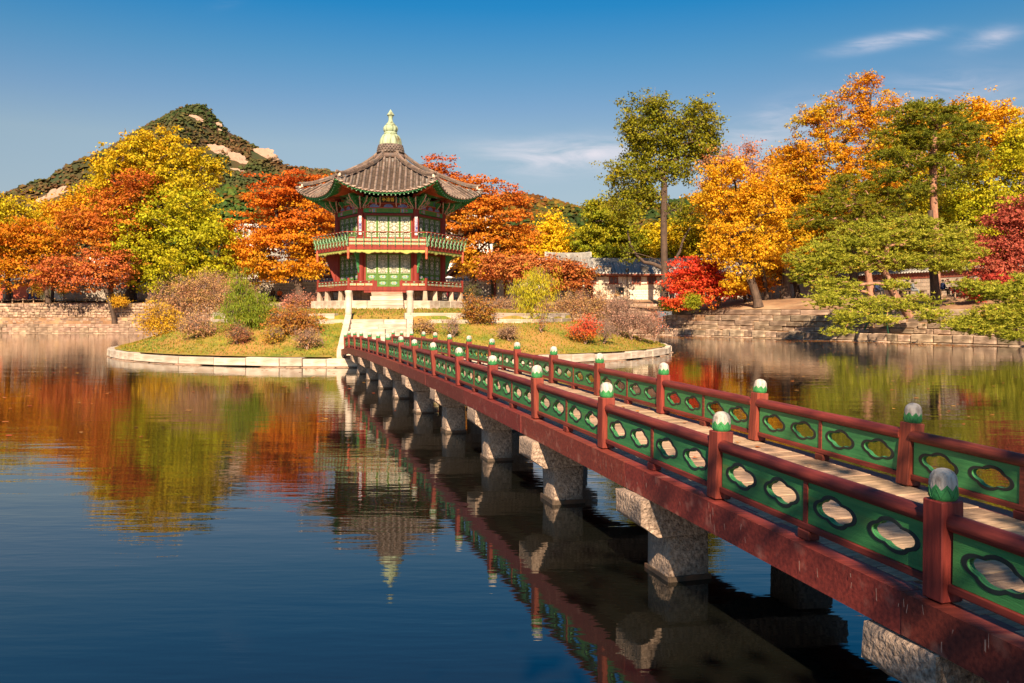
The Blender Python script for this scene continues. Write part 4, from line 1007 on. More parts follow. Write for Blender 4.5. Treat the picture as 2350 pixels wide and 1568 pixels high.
    def medallion(w, hh):
        g = G(); g.box((0, 0, 0), (w, .02, hh), 0)
        g.prism([(math.cos(q) * (w * .40) * (1 + .1 * math.cos(6 * q)), math.sin(q) * hh * .36) for q in np.linspace(0, 2 * math.pi, 18, endpoint=False)], -.016, -.0, 1, M=T0)
        for q in range(-2, 3): g.lathe([(hh * .17, -.004), (hh * .12, .004)], 7, 2 + (q % 3), M=Matrix.Translation((q * w * .15, -.019, (q % 2) * hh * .1)) @ Matrix.Rotation(R_(90), 4, 'X'))
        return g.mesh('painted_panel', [CREAM, MINT, PINK, REDO, BLUE])
    NP = 10; pwid = 2 * h / NP
    med = medallion(pwid - .075, .115); med2 = medallion(.36, .12)
    for k in range(6):
        T = hexM(k); y = -a + .03
        g = G()
        for z in (5.55, 5.745, 5.935): g.box((0, y - .004, z), (2 * h, .07, .065), M=T)
        for i in range(NP + 1):
            x = -h + pwid * i; g.box((x, y - .012, 5.74), (.045, .08, .43), M=T); g.box((x, y - .02, 5.435), (.04, .07, .19), 0, M=T)
            g.box((x, y - .06, 6.06), (.03, .03, .26), 0, M=T @ Matrix.Translation((0, 0, 0)))
        g.build('balustrade_frame', RED, pv)
        for i in range(NP):
            x = -h + pwid * (i + .5)
            for z in (5.65, 5.835): inst('painted_panel', med, T @ Matrix.Translation((x, y - .005, z)), pv)
        for i in range(NP + 1):
            x = -h + pwid * i
            inst('rail_bracket', br_me, T @ Matrix.Translation((x, y - .075, 5.50)) @ Matrix.Diagonal((1, 1, 1.02, 1)), pv)
        hr = h + .12
        g = G(); g.tube([(-hr, y - .275, 6.20), (hr, y - .275, 6.20)], .03, 8, M=T); g.build('top_rail', RED, pv)
    # --- lower balustrade
    for k in range(6):
        T = hexM(k); y = -a + .05
        spans = [(-h, -.72), (.72, h)] if k == 0 else [(-h, h)]
        for x0, x1 in spans:
            g = G(); cx = (x0 + x1) / 2; w = x1 - x0
            g.box((cx, y, 3.50), (w, .05, .035), M=T); g.box((cx, y, 3.645), (w, .045, .03), M=T)
            g.tube([(x0, y, 3.735), (x1, y, 3.735)], .027, 8, M=T)
            nn = round(w / .44) if k == 0 else 9
            for i in range(nn + 1): g.box((x0 + w * i / nn, y, 3.57), (.035, .04, .15), M=T)
            lb = g.build('lower_balustrade', RED, pv)
            md = medallion(w / nn - .05, .105)
            for i in range(nn): inst('painted_panel', md, T @ Matrix.Translation((x0 + w * (i + .5) / nn, y + .005, 3.57)), lb)
            g = G()
            for i in range(nn): g.lathe([(.02, -.04), (.06, -.005), (.05, .012), (.03, .02)], 8, 0, (x0 + w * (i + .5) / nn, y, 3.695), M=T)
            g.build('rail_pad', MINT, lb)
            if k == 0:
                for xx in (x0, x1):
                    if abs(xx) < 1: g = G(); g.box((xx, y, 3.58), (.07, .07, .50), M=T, bev=.006); g.build('balustrade_post', RED, lb)
        p = corner(k, RB - .05, 3.27); g = G(); g.box((0, 0, .31), (.11, .11, .62), M=Matrix.Translation(p) @ Matrix.Rotation(PHI + R_(60) * k - R_(30), 4, 'Z'), bev=.006); g.build('balustrade_post', RED, pv)
    # --- roof
    RE = 5.10; AE = S3 * RE
    rf = G()
    hipp = [(0.55, 10.78), (1.0, 10.38), (1.54, 10.02), (2.1, 9.77), (2.6, 9.55), (3.2, 9.31), (3.67, 9.14), (4.2, 8.97), (4.7, 8.87), (5.12, 8.83)]
    midp = [(0.55, 10.74), (1.0, 10.33), (1.54, 9.94), (2.1, 9.62), (2.6, 9.37), (3.2, 9.06), (3.67, 8.82), (4.2, 8.56), (4.7, 8.35), (5.12, 8.19)]
    def ip(P, r): return float(np.interp(r, [p[0] for p in P], [p[1] for p in P]))
    def surf(rho, u):
        """rho: circumradius like, u: -1..1 across the face -> local face point (x, y, z)"""
        e = max(0, (rho - 3.2) / 1.92); cv = 1 - 0.075 * e * e * (1 - u * u)
        w = abs(u) ** 2.4
        return Vector((u * rho / 2, -rho * S3 * cv, ip(midp, rho) * (1 - w) + ip(hipp, rho) * w))
    nr, nu = 14, 12
    top = rf
    for k in range(6):
        T = hexM(k); vs = []
        for i in range(nr + 1):
            rho = .5 + (RE - .5) * i / nr
            for j in range(nu + 1):
                v = surf(rho, -1 + 2 * j / nu); vs.append(v - Vector((0, 0, .03)))
        fs = [(i * (nu + 1) + j, i * (nu + 1) + j + 1, (i + 1) * (nu + 1) + j + 1, (i + 1) * (nu + 1) + j) for i in range(nr) for j in range(nu)]
        top.add(vs, fs, 0, True, T)
    roof = top.build('roof', [TILEG], pv, fix=False)
    # convex tile tubes: template half cylinder with a slight flare
    g = G(); n = 7; vs = []
    for x, r in ((0, .072), (.02, .066), (.30, .066)):
        for j in range(n): w = math.pi * (j / (n - 1)) ; vs.append((r * math.cos(w), -x, r * math.sin(w)))
    g.add(vs, [(i * n + j, i * n + j + 1, (i + 1) * n + j + 1, (i + 1) * n + j) for i in range(2) for j in range(n - 1)] + [tuple(range(n)), tuple(range(2 * n, 3 * n))[::-1]], 0); tile_me = g.mesh('cover_tile', [TILE], fix=True)
    g = G(); g.lathe([(.068, -.02), (.07, 0), (.06, .012)], 12, 0, M=Matrix.Rotation(R_(90), 4, 'X')); end_me = g.mesh('end_disc', [mat('tile_disc', (.46, .33, .25), (.30, .21, .17), .8, 10, bump=.004, var=.2)])
    g = G(); pts = [(math.cos(q) * .115, math.sin(q) * .085) for q in np.linspace(math.pi * 1.0, 2 * math.pi, 9)]
    g.prism(pts, -.012, .012, 0, M=Matrix(((1, 0, 0, 0), (0, 0, 1, 0), (0, 1, 0, 0), (0, 0, 0, 1)))); drip_me = g.mesh('drip_tile', [MATS['tile_disc']])
    g = G(); n = 5; vs = []
    for x, r in ((0, .10), (.1, .10)):
        for j in range(n): w = math.pi * (1 + (j + .5) / n * 1.0); vs.append((.085 * math.cos(w), -x, .05 + .055 * math.sin(w) * 1.0 + (-.012 if x == 0 else .012)))
    g.add(vs, [(j, j + 1, n + j + 1, n + j) for j in range(n - 1)], 0); g.add([(v[0], v[1], v[2] - .012) for v in vs[n:]] + vs[n:], [(j, j + 1, n + j + 1, n + j) for j in range(n - 1)], 0); pan_me = g.mesh('pan_tile', [TILEP], fix=False)
    allt = []; pans = []
    NC = 17
    def fr_at(T, p, q):
        d = (q - p); L_ = d.length; d.normalize(); xx = Vector((1, 0, 0)); y = -d; z = xx.cross(y).normalized(); xx = y.cross(z).normalized()
        M = Matrix.Identity(4)
        for i in range(3): M[i][0] = xx[i]; M[i][1] = y[i]; M[i][2] = z[i]; M[i][3] = p[i]
        return T @ M, L_
    for k in range(6):
        T = hexM(k)
        for c in range(-8, 9):
            x = c * (RE / 2) / 8.55
            def pt(rho): u = max(-1, min(1, x / (rho / 2))); v = surf(rho, u); v.x = x; return v
            rho = max(.62, abs(x) * 2 + .16); seq = []
            r = RE + 0.0
            while r > rho:
                seq.append(r); r -= .27
            seq.append(rho)
            for i in range(len(seq) - 1):
                q, p = pt(seq[i]), pt(seq[i + 1]); M, L_ = fr_at(T, p, q)
                M = M @ Matrix.Diagonal((1, L_ / .27 if L_ > .02 else 1, 1, 1)); allt.append((k, M @ Matrix.Translation((random.uniform(-.004, .004), 0, random.uniform(0, .004)))))
            e, e2 = pt(RE), pt(RE - .2); M, _ = fr_at(T, e2, e); inst('end_disc', end_me, T @ Matrix.Translation(e + Vector((0, -.005, .005))) @ Matrix.Rotation(R_(-12), 4, 'X'), roof)
            if c < 8:
                xm = x + (RE / 2) / 8.55 / 2
                u = xm / (RE / 2); e = surf(RE, u); inst('drip_tile', drip_me, T @ Matrix.Translation(e + Vector((0, -.0, .035))) @ Matrix.Rotation(R_(-15), 4, 'X') @ Matrix.Diagonal((1.12, 1, 1, 1)), roof)
                rho = max(.7, abs(xm) * 2 + .1); r = RE
                def pm_(rho): u = max(-1, min(1, xm / (rho / 2))); v = surf(rho, u); v.x = xm; return v
                while r - .1 > rho:
                    p, q = pm_(r - .1), pm_(r); M, L_ = fr_at(T, p, q); pans.append(M @ Matrix.Translation((0, 0, -.01)) @ Matrix.Diagonal((1.05, 1.08, 1, 1))); r -= .1
    front = [m for k, m in allt if k in (0,)]; rest = [m for k, m in allt if k not in (0,)]
    pieces('cover_tile', roof, [tile_me], front + rest, 300); pieces('pan_tile', roof, [pan_me], pans, 0, smooth=False)
    # hip ridges: stacked flat tiles with round tiles on top, plaster ends
    for k in range(6):
        rid = G(); cap = G(); pl = G(); A = R_(-60) + R_(60) * k; T = Matrix.Translation(PC) @ Matrix.Rotation(PHI + A, 4, 'Z')
        rs = list(np.linspace(.62, 4.72, 15)); zs_ = [ip(hipp, r) for r in rs]
        for lv in range(4):
            wd = .13 - .008 * lv; dz = .06 + lv * .036
            pp = [(r, z + dz + .05 * max(0, (r - 3.8)) ** 1.5) for r, z in zip(rs, zs_)]
            for (r0, z0), (r1, z1) in zip(pp[:-1], pp[1:]):
                rid.add([(r0, -wd, z0), (r1 - .008, -wd, z1), (r1 - .008, wd, z1), (r0, wd, z0), (r0, -wd, z0 + .026), (r1 - .008, -wd, z1 + .026), (r1 - .008, wd, z1 + .026), (r0, wd, z0 + .026)],
                        [(0, 3, 2, 1), (4, 5, 6, 7), (0, 1, 5, 4), (1, 2, 6, 5), (2, 3, 7, 6), (3, 0, 4, 7)], 0, M=T)
        for (r0, z0), (r1, z1) in zip(pp[:-1], pp[1:]):
            cap.tube([(r0, 0, z0 + .04), ((r0 + r1) / 2, 0, (z0 + z1) / 2 + .045), (r1 - .005, 0, z1 + .045)], [.066, .072, .074], 9, 0, M=T)
        pl.box((4.72, 0, ip(hipp, 4.72) + .13), (.13, .22, .17), 0, M=T, bev=.03); pl.box((4.85, 0, ip(hipp, 4.8) + .06), (.16, .16, .1), 0, M=T, bev=.03)
        for s in (-1, 1): cap.tube([(4.74, s * .02, ip(hipp, 4.72) + .24), (4.9, s * .02, ip(hipp, 4.72) + .29)], .07, 8, 0, M=T)
        cap.tube([(4.75, 0, ip(hipp, 4.8) + .07), (5.08, 0, ip(hipp, 5.0) + .07)], .075, 10, 0, M=T)
        rid.build('ridge_course', TILE, roof); cap.build('ridge_cap', TILE, roof, fix=False); pl.build('ridge_plaster', PLAST, roof)
    # eave board, soffit, rafters
    sof = G(); eb = G(); r1 = G(); r2 = G(); e1 = G(); e2 = G(); jb = G()
    for k in range(6):
        T = hexM(k); vs = []; m_ = 16
        for i, rho in enumerate((2.7, 3.9, 4.98)):
            for j in range(m_ + 1):
                u = -1 + 2 * j / m_; v = surf(rho, u); dz = (0.0, -.18, -.13)[i]
                z = v.z + dz if i else 8.32 + 0.1 * abs(u) ** 3
                if i == 1: z = 8.38 + .42 * abs(u) ** 2.4 * .75
                if i == 2: z = surf(RE, u).z - .115
                vs.append((v.x, v.y, z))
        sof.add(vs, [(i * (m_ + 1) + j, i * (m_ + 1) + j + 1, (i + 1) * (m_ + 1) + j + 1, (i + 1) * (m_ + 1) + j) for i in range(2) for j in range(m_)], 0, True, T)
        for j in range(m_):
            u0, u1 = -1 + 2 * j / m_, -1 + 2 * (j + 1) / m_; p0, p1 = surf(RE - .05, u0), surf(RE - .05, u1)
            eb.add([(p0.x, p0.y, p0.z - .07), (p1.x, p1.y, p1.z - .07), (p1.x, p1.y, p1.z - .005), (p0.x, p0.y, p0.z - .005)], [(0, 1, 2, 3)], 0, M=T)
            eb.add([(p0.x, p0.y + .02, p0.z - .13), (p1.x, p1.y + .02, p1.z - .13), (p1.x, p1.y + .02, p1.z - .07), (p0.x, p0.y + .02, p0.z - .07)], [(0, 1, 2, 3)], 1, M=T)
        nrft = 23
        for i in range(nrft):
            u = -1 + 2 * (i + .5) / nrft
            o = surf(4.92, u); o.z = surf(RE, u).z - .165; inn = surf(3.6, u * .93); inn.z = 8.40 + .25 * abs(u) ** 2.4
            r1.tube([inn, o], .034, 4, 0, M=T, smooth=False); d = (o - inn).normalized()
            e1.tube([o, o + d * .012], .038, 4, 0, M=T, smooth=False)
            o2 = surf(4.35, u * .98); o2.z = 8.29 + .36 * abs(u) ** 2.4; in2 = surf(2.75, u * .85); in2.z = 8.42
            r2.tube([in2, o2], .046, 8, 0, M=T); d = (o2 - in2).normalized(); e2.tube([o2, o2 + d * .012], .048, 8, 0, M=T)
        vs = []
        for j in range(m_ + 1):
            u = -1 + 2 * j / m_; o2 = surf(4.38, u); z = 8.35 + .36 * abs(u) ** 2.4; vs += [(o2.x, o2.y, z), (o2.x, o2.y, z + .05)]
        jb.add(vs, [(2 * j, 2 * j + 2, 2 * j + 3, 2 * j + 1) for j in range(m_)], 0, M=T)
        A = R_(-60); 
        jb.tube([(RW * .5, -RW * S3, 8.2), (4.75 * .5, -4.75 * S3, 8.66)], .07, 4, 1, M=T, smooth=False)
    sof.build('soffit', GRNE, roof, fix=False); eb.build('eave_board', [RED, GRNE], roof, fix=False); r1.build('flying_rafter', GRNE, roof, kind='stuff'); e1.build('flying_rafter_end', MINT, roof)
    r2.build('round_rafter', REDO, roof, kind='stuff'); e2.build('round_rafter_end', [PINK], roof); jb.build('rafter_board', [GRNE, REDO], roof, fix=False)
    # tiled collar and copper finial
    g = G(); g.lathe([(.80, 10.50), (.82, 10.62), (.78, 10.72), (.70, 10.76)], 24, 0, (PC.x, PC.y, 0)); g.lathe([(.60, 10.7), (.70, 10.82), (.68, 11.0), (.60, 11.3)], 24, 0, (PC.x, PC.y, 0)); collar = g.build('tile_collar', TILE, roof)
    g = G(); pts = [(math.cos(q) * .085, math.sin(q) * .11) for q in np.linspace(math.pi, 2 * math.pi, 8)]
    g.prism(pts, -.015, .02, 0, M=Matrix(((1, 0, 0, 0), (0, 0, 1, 0), (0, 1, 0, 0), (0, 0, 0, 1)))); sm = g.mesh('scale_tile', [TILE])
    for row, (z, r) in enumerate(((10.93, .73), (11.05, .715), (11.16, .69), (11.26, .66))):
        for i in range(26):
            w = 2 * math.pi * (i + .5 * (row % 2)) / 26
            inst('scale_tile', sm, Matrix.Translation((PC.x, PC.y, z)) @ Matrix.Rotation(w, 4, 'Z') @ Matrix.Translation((0, -r, 0)) @ Matrix.Rotation(R_(-14), 4, 'X'), collar)
    g = G(); prof = [(.615, 11.25), (.62, 11.31), (.61, 11.45), (.57, 11.62), (.48, 11.78), (.36, 11.88), (.30, 11.905)]
    g.lathe(prof, 60, 0, (PC.x, PC.y, 0), lobes=12, la=.12); fn = g.build('copper_finial', COPPER, roof, label='pale green copper finial')
    fn.data.polygons.foreach_set('use_smooth', [True] * len(fn.data.polygons))
    for nm, prof, lb in (('finial_ring', [(.34, 11.88), (.37, 11.91), (.35, 11.94), (.36, 11.97), (.33, 12.0)], 0), ('finial_bulb', [(.30, 11.98), (.37, 12.03), (.405, 12.14), (.40, 12.24), (.34, 12.34), (.26, 12.38)], 10),
                         ('finial_neck', [(.27, 12.37), (.265, 12.42), (.20, 12.48), (.13, 12.58), (.105, 12.70), (.12, 12.82), (.165, 12.91), (.17, 12.915)], 0), ('finial_tip', [(.17, 12.915), (.215, 12.925), (.20, 12.96), (.10, 13.10), (.008, 13.25)], 0)):
        g = G(); g.lathe(prof, 60 if lb else 8 if nm == 'finial_tip' else 20, 0, (PC.x, PC.y, 0), lobes=lb, la=.15, smooth=nm != 'finial_tip'); g.build(nm, COPPER, fn)
pavilion()
# ------------------------------------------------------------------ palace walls and buildings behind the pond
WOODR = mat('palace_brown_red', (0.30, 0.085, 0.045), (0.20, 0.05, 0.03), 0.7, 5)
WOODO = mat('gable_orange_wood', (0.52, 0.20, 0.09), (0.42, 0.14, 0.06), 0.7, 5)
LIME = mat('pale_lime_wall', (0.80, 0.70, 0.56), (0.70, 0.60, 0.47), 0.9, 1.5)
GROUT = mat('white_grout', (0.74, 0.66, 0.55), (0.62, 0.54, 0.44), 0.95, 4)
BRKG = mat('grey_square_brick', (0.40, 0.33, 0.26), (0.28, 0.23, 0.19), 0.9, 3, bump=.006, var=.22)
BRKL = mat('pale_square_brick', (0.66, 0.54, 0.42), (0.52, 0.42, 0.32), 0.9, 3, bump=.006, var=.14)
BRKR = mat('red_brick', (0.42, 0.13, 0.08), (0.30, 0.09, 0.06), 0.9, 5, var=.2)
WIN = mat('dark_window', (0.06, 0.035, 0.025), (0.16, 0.12, 0.12), 0.4, 3)
CONC = mat('white_building', (0.78, 0.74, 0.68), (0.66, 0.62, 0.57), 0.8, .3)
TEAL = mat('teal_cornice', (0.12, 0.42, 0.33), (0.2, 0.5, 0.4), .6, 4)
DISC = mat('white_eave_disc', (0.80, 0.76, 0.68), None, .8)
def unit(m, nm, bev=.03):
    return [unit_block(nm, [m], bev, .012, s) for s in range(2)]
TG = G()
def half_tube(r, L, n=6):
    g = G(); vs = []
    for x in (0, L):
        for j in range(n): w = math.pi * j / (n - 1); vs.append((r * math.cos(w), -x, r * math.sin(w)))
    g.add(vs, [(j, j + 1, n + j + 1, n + j) for j in range(n - 1)] + [tuple(range(n)), tuple(range(n, 2 * n))[::-1]]); return g
def coping(parent, P, Q, z, w=.42, h=.28, disc=True):
    """little tiled roof along the top of a wall"""
    d = (Q - P); ln = d.length; d.normalize(); az = math.atan2(d.y, d.x); T = Matrix.Translation(P) @ Matrix.Rotation(az, 4, 'Z')
    g = G(); g.prism([(-w, 0), (w, 0), (w, .03), (.06, h), (-.06, h), (-w, .03)], 0, ln, M=T @ Matrix(((0, 0, 1, 0), (1, 0, 0, 0), (0, 1, 0, z), (0, 0, 0, 1))))
    g.tube([(0, 0, z + h + .02), (ln, 0, z + h + .02)], .09, 8, M=T); g.build('coping_bed', TILEG, parent)
    L = math.hypot(w, h) - .05; me = half_tube(.07, L).mesh('coping_tile', [TILEG]); g = G(); g.lathe([(.075, -.01), (.075, .012)], 8, M=Matrix.Rotation(R_(90), 4, 'X')); dm = g.mesh('eave_disc', [DISC])
    g = G(); g.lathe([(.052, -.01), (.052, .012)], 6, M=Matrix.Rotation(R_(90), 4, 'X')); Ms = []; Ds = []
    sl = math.atan2(h - .03, w - .06); n = int(ln / .31)
    for i in range(n):
        x = (i + .5) * ln / n
        for s in (1, -1):
            Ms.append(T @ Matrix.Translation((x, -s * .05, z + h)) @ Matrix.Rotation(0 if s > 0 else math.pi, 4, 'Z') @ Matrix.Rotation(sl, 4, 'X'))
        Ds.append(T @ Matrix.Translation((x, -w - .012, z + .045)))
    pieces('coping_tile', parent, [me], Ms[::2], 300); pieces('coping_tile', parent, [me], Ms[1::2], 0)
    pieces('eave_disc', parent, [dm], Ds, 300)
def brick_rows(out, P, Q, z0, z1, bl, bh, gap=.035, t=.04, off=.0):
    d = Q - P; ln = d.length; d.normalize(); n = Vector((d.y, -d.x, 0)); az = math.atan2(d.y, d.x); rows = max(1, round((z1 - z0) / bh)); bh = (z1 - z0) / rows; m = max(1, round(ln / bl)); bl = ln / m
    for r in range(rows):
        for c in range(m + (r % 2)):
            a = (c - .5 * (r % 2)) * bl; b = min(ln, a + bl); a = max(0, a)
            if b - a < .05: continue
            q = P + d * ((a + b) / 2) + n * (off + t * .2); q.z = z0 + bh * (r + .5); out.append(TRS(q, (b - a - gap, t, bh - gap), az))
def wall(name, label, P, Q, z0, z1, mats, bl=.34, bh=.27, band=None, w=.25):
    P, Q = Vector((*P, 0)), Vector((*Q, 0)); d = (Q - P).normalized(); n = Vector((d.y, -d.x, 0)); c = (P + Q) / 2; c.z = z0
    o = thing(name, label, 'wall', c); g = G(); az = math.atan2(d.y, d.x); T = Matrix.Translation(P) @ Matrix.Rotation(az, 4, 'Z'); ln = (Q - P).length
    g.box((ln / 2, 0, (z0 - .4 + z1) / 2), (ln, w * 2, z1 - z0 + .4), M=T); g.build('wall_body', GROUT, o)
    Ms = []; zb = z1 - (band or .25); brick_rows(Ms, P, Q, z0, zb, bl, bh, off=w); pieces('brick', o, unit(mats[0], 'brick'), Ms, 300, key=lambda M: -M.translation.z)
    Ms = []; brick_rows(Ms, P, Q, zb + .03, z1, bl * 1.3, .12, .02, off=w + .01); pieces('thin_brick', o, unit(mats[1], 'brick'), Ms, 0)
    coping(o, P, Q, z1, w + .2)
    return o
def hanok(name, label, c, L, D, rz, z0, hw, rise, front=None, wallm=None, posts=0, gable=WOODO, over=1.1, curve=.25, cat='palace building'):
    """tiled timber hall; ridge along local x, front towards local -y"""
    o = thing(name, label, cat, (c[0], c[1], z0), rz=rz); T = Matrix.Translation((c[0], c[1], 0)) @ Matrix.Rotation(rz, 4, 'Z'); hx, hy = L / 2, D / 2
    g = G(); g.box((0, 0, z0 + hw / 2), (L, D, hw), M=T); g.build('wall', wallm or LIME, o)
    ze = z0 + hw; rx, ry = hx + over * .75, hy + over
    def zr(x, t):   # t 0 ridge .. 1 eave
        return ze + rise * ((1 - t) ** 1.25) + curve * (abs(x) / rx) ** 3 * (.5 + .5 * t)
    nx, nt = 16, 6; g = G()
    for s in (-1, 1):
        vs = [(-rx + 2 * rx * i / nx, s * ry * j / nt, zr(-rx + 2 * rx * i / nx, j / nt)) for j in range(nt + 1) for i in range(nx + 1)]
        fs = [(j * (nx + 1) + i, j * (nx + 1) + i + 1, (j + 1) * (nx + 1) + i + 1, (j + 1) * (nx + 1) + i) for j in range(nt) for i in range(nx)]
        g.add(vs, fs, 0, True, T); g.add([(x, y, z - .16) for x, y, z in vs], fs, 1, True, T)
        for i in range(nx): g.add([vs[nt * (nx + 1) + i], vs[nt * (nx + 1) + i + 1], tuple(Vector(vs[nt * (nx + 1) + i + 1]) - Vector((0, 0, .16))), tuple(Vector(vs[nt * (nx + 1) + i]) - Vector((0, 0, .16)))], [(0, 1, 2, 3)], 1, M=T)
    for s in (-1, 1):
        tri = [(s * hx, -hy, ze), (s * hx, hy, ze), (s * hx, 0, ze + rise * .92)]; tri2 = [(s * (hx - .1), y, z) for _, y, z in tri]
        g.add(tri + tri2, [(0, 1, 2), (3, 4, 5), (0, 1, 4, 3), (1, 2, 5, 4), (2, 0, 3, 5)], 2, M=T)
        for q in (-1, 1): # barge boards
            pts = [(s * (rx - .04), q * ry * t, zr(rx, t) - .13) for t in np.linspace(0, 1, 6)]
            for a, b in zip(pts[:-1], pts[1:]): g.add([a, b, (b[0], b[1], b[2] - .28), (a[0], a[1], a[2] - .28), (a[0] - s * .07, a[1], a[2]), (b[0] - s * .07, b[1], b[2]), (b[0] - s * .07, b[1], b[2] - .28), (a[0] - s * .07, a[1], a[2] - .28)], [(0, 1, 2, 3), (4, 5, 6, 7), (3, 2, 6, 7), (0, 1, 5, 4)], 2, M=T)
    rf = g.build('roof', [TILEG, WOODR, gable], o, fix=False)
    # tile rows down each slope
    n = int(2 * rx / .34); gr = G()
    for s in (-1, 1):
        for i in range(n + 1):
            x = -rx + 2 * rx * i / n; pts = [(x, s * ry * t, zr(x, t) + .03) for t in (.02, .3, .6, .8, 1.0)]
            g = G(); g.tube(pts, .075, 6, 0, M=T)
            if s < 0 and i < 150: g.build('tile_row', TILEG, rf, fix=False)
            else: gr.tube(pts, .075, 5, 0, M=T)
    gr.build('tile_rows_behind', TILEG, rf, kind='stuff', fix=False)
    Ds = []; g = G(); g.lathe([(.085, -.01), (.085, .015)], 8, M=Matrix.Rotation(R_(90), 4, 'X')); dm = g.mesh('eave_disc', [DISC])
    for i in range(n + 1): x = -rx + 2 * rx * i / n; Ds.append(T @ Matrix.Translation((x, -ry - .012, zr(x, 1) + .02)))
    for s in (-1, 1):
        for q in (-1, 1):
            for t in np.linspace(.1, 1, 7): Ds.append(T @ Matrix.Translation((s * (rx + .01), q * ry * t, zr(rx, t) + .06)) @ Matrix.Rotation(R_(90), 4, 'Z'))
    pieces('eave_disc', rf, [dm], Ds, 300)
    g = G(); pts = [(x, 0, zr(x, 0) + .12 + .0) for x in np.linspace(-rx, rx, 12)]
    for a, b in zip(pts[:-1], pts[1:]): g.add([(a[0], -.12, a[2] - .2), (b[0], -.12, b[2] - .2), (b[0], .12, b[2] - .2), (a[0], .12, a[2] - .2), (a[0], -.12, a[2] + .2), (b[0], -.12, b[2] + .2), (b[0], .12, b[2] + .2), (a[0], .12, a[2] + .2)], [(0, 3, 2, 1), (4, 5, 6, 7), (0, 1, 5, 4), (1, 2, 6, 5), (2, 3, 7, 6), (3, 0, 4, 7)], 0, M=T)
    g.tube([(x, 0, z + .22) for x, y, z in pts], .1, 8, 0, M=T); g.build('ridge', TILEG, rf); 
    g = G(); g.box((0, 0, 0), (.05, .26, .55), M=T @ Matrix.Translation((-rx - .02, 0, zr(rx, 0) + .1))); g.build('ridge_end', DISC, rf); g = G(); g.box((0, 0, 0), (.05, .26, .55), M=T @ Matrix.Translation((rx + .02, 0, zr(rx, 0) + .1))); g.build('ridge_end', DISC, rf)
    g = G(); m = int(2 * rx / .5)
    for i in range(m): x = -rx + 2 * rx * (i + .5) / m; g.tube([(x, -hy * .6, ze + .18), (x, -ry + .1, zr(x, 1) - .17)], .05, 5, M=T)
    g.build('rafter', WOODO, rf, kind='stuff')
    if posts:
        for i in range(posts + 1):
            g = G(); x = -hx + L * i / posts; g.box((x, -hy - .04, z0 + hw / 2), (.24, .16, hw), M=T); g.build('post', WOODR, o)
        g = G(); g.box((0, -hy - .05, ze - .12), (L, .14, .2), M=T); g.build('lintel', WOODR, o)
    if front: front(o, T, hx, hy, z0, hw)
    return o
def window(o, T, x, y, z, w, h, m=WOODR):
    g = G(); f = .09
    g.box((x, y, z + h / 2), (w, .08, h), 1, M=T)
    for s in (-1, 1): g.box((x + s * (w / 2 - f / 2), y - .04, z + h / 2), (f, .1, h), 0, M=T); g.box((x, y - .041, z + h / 2 + s * (h / 2 - f / 2)), (w - 2 * f, .1, f), 0, M=T)
    g.box((x, y - .042, z + h / 2), (.08, .1, h - 2 * f), 0, M=T)
    for q in (1, 2): g.box((x, y - .045, z + h * q / 3), (w - 2 * f, .03, .03), 0, M=T)
    g.build('window', [m, WIN], o)
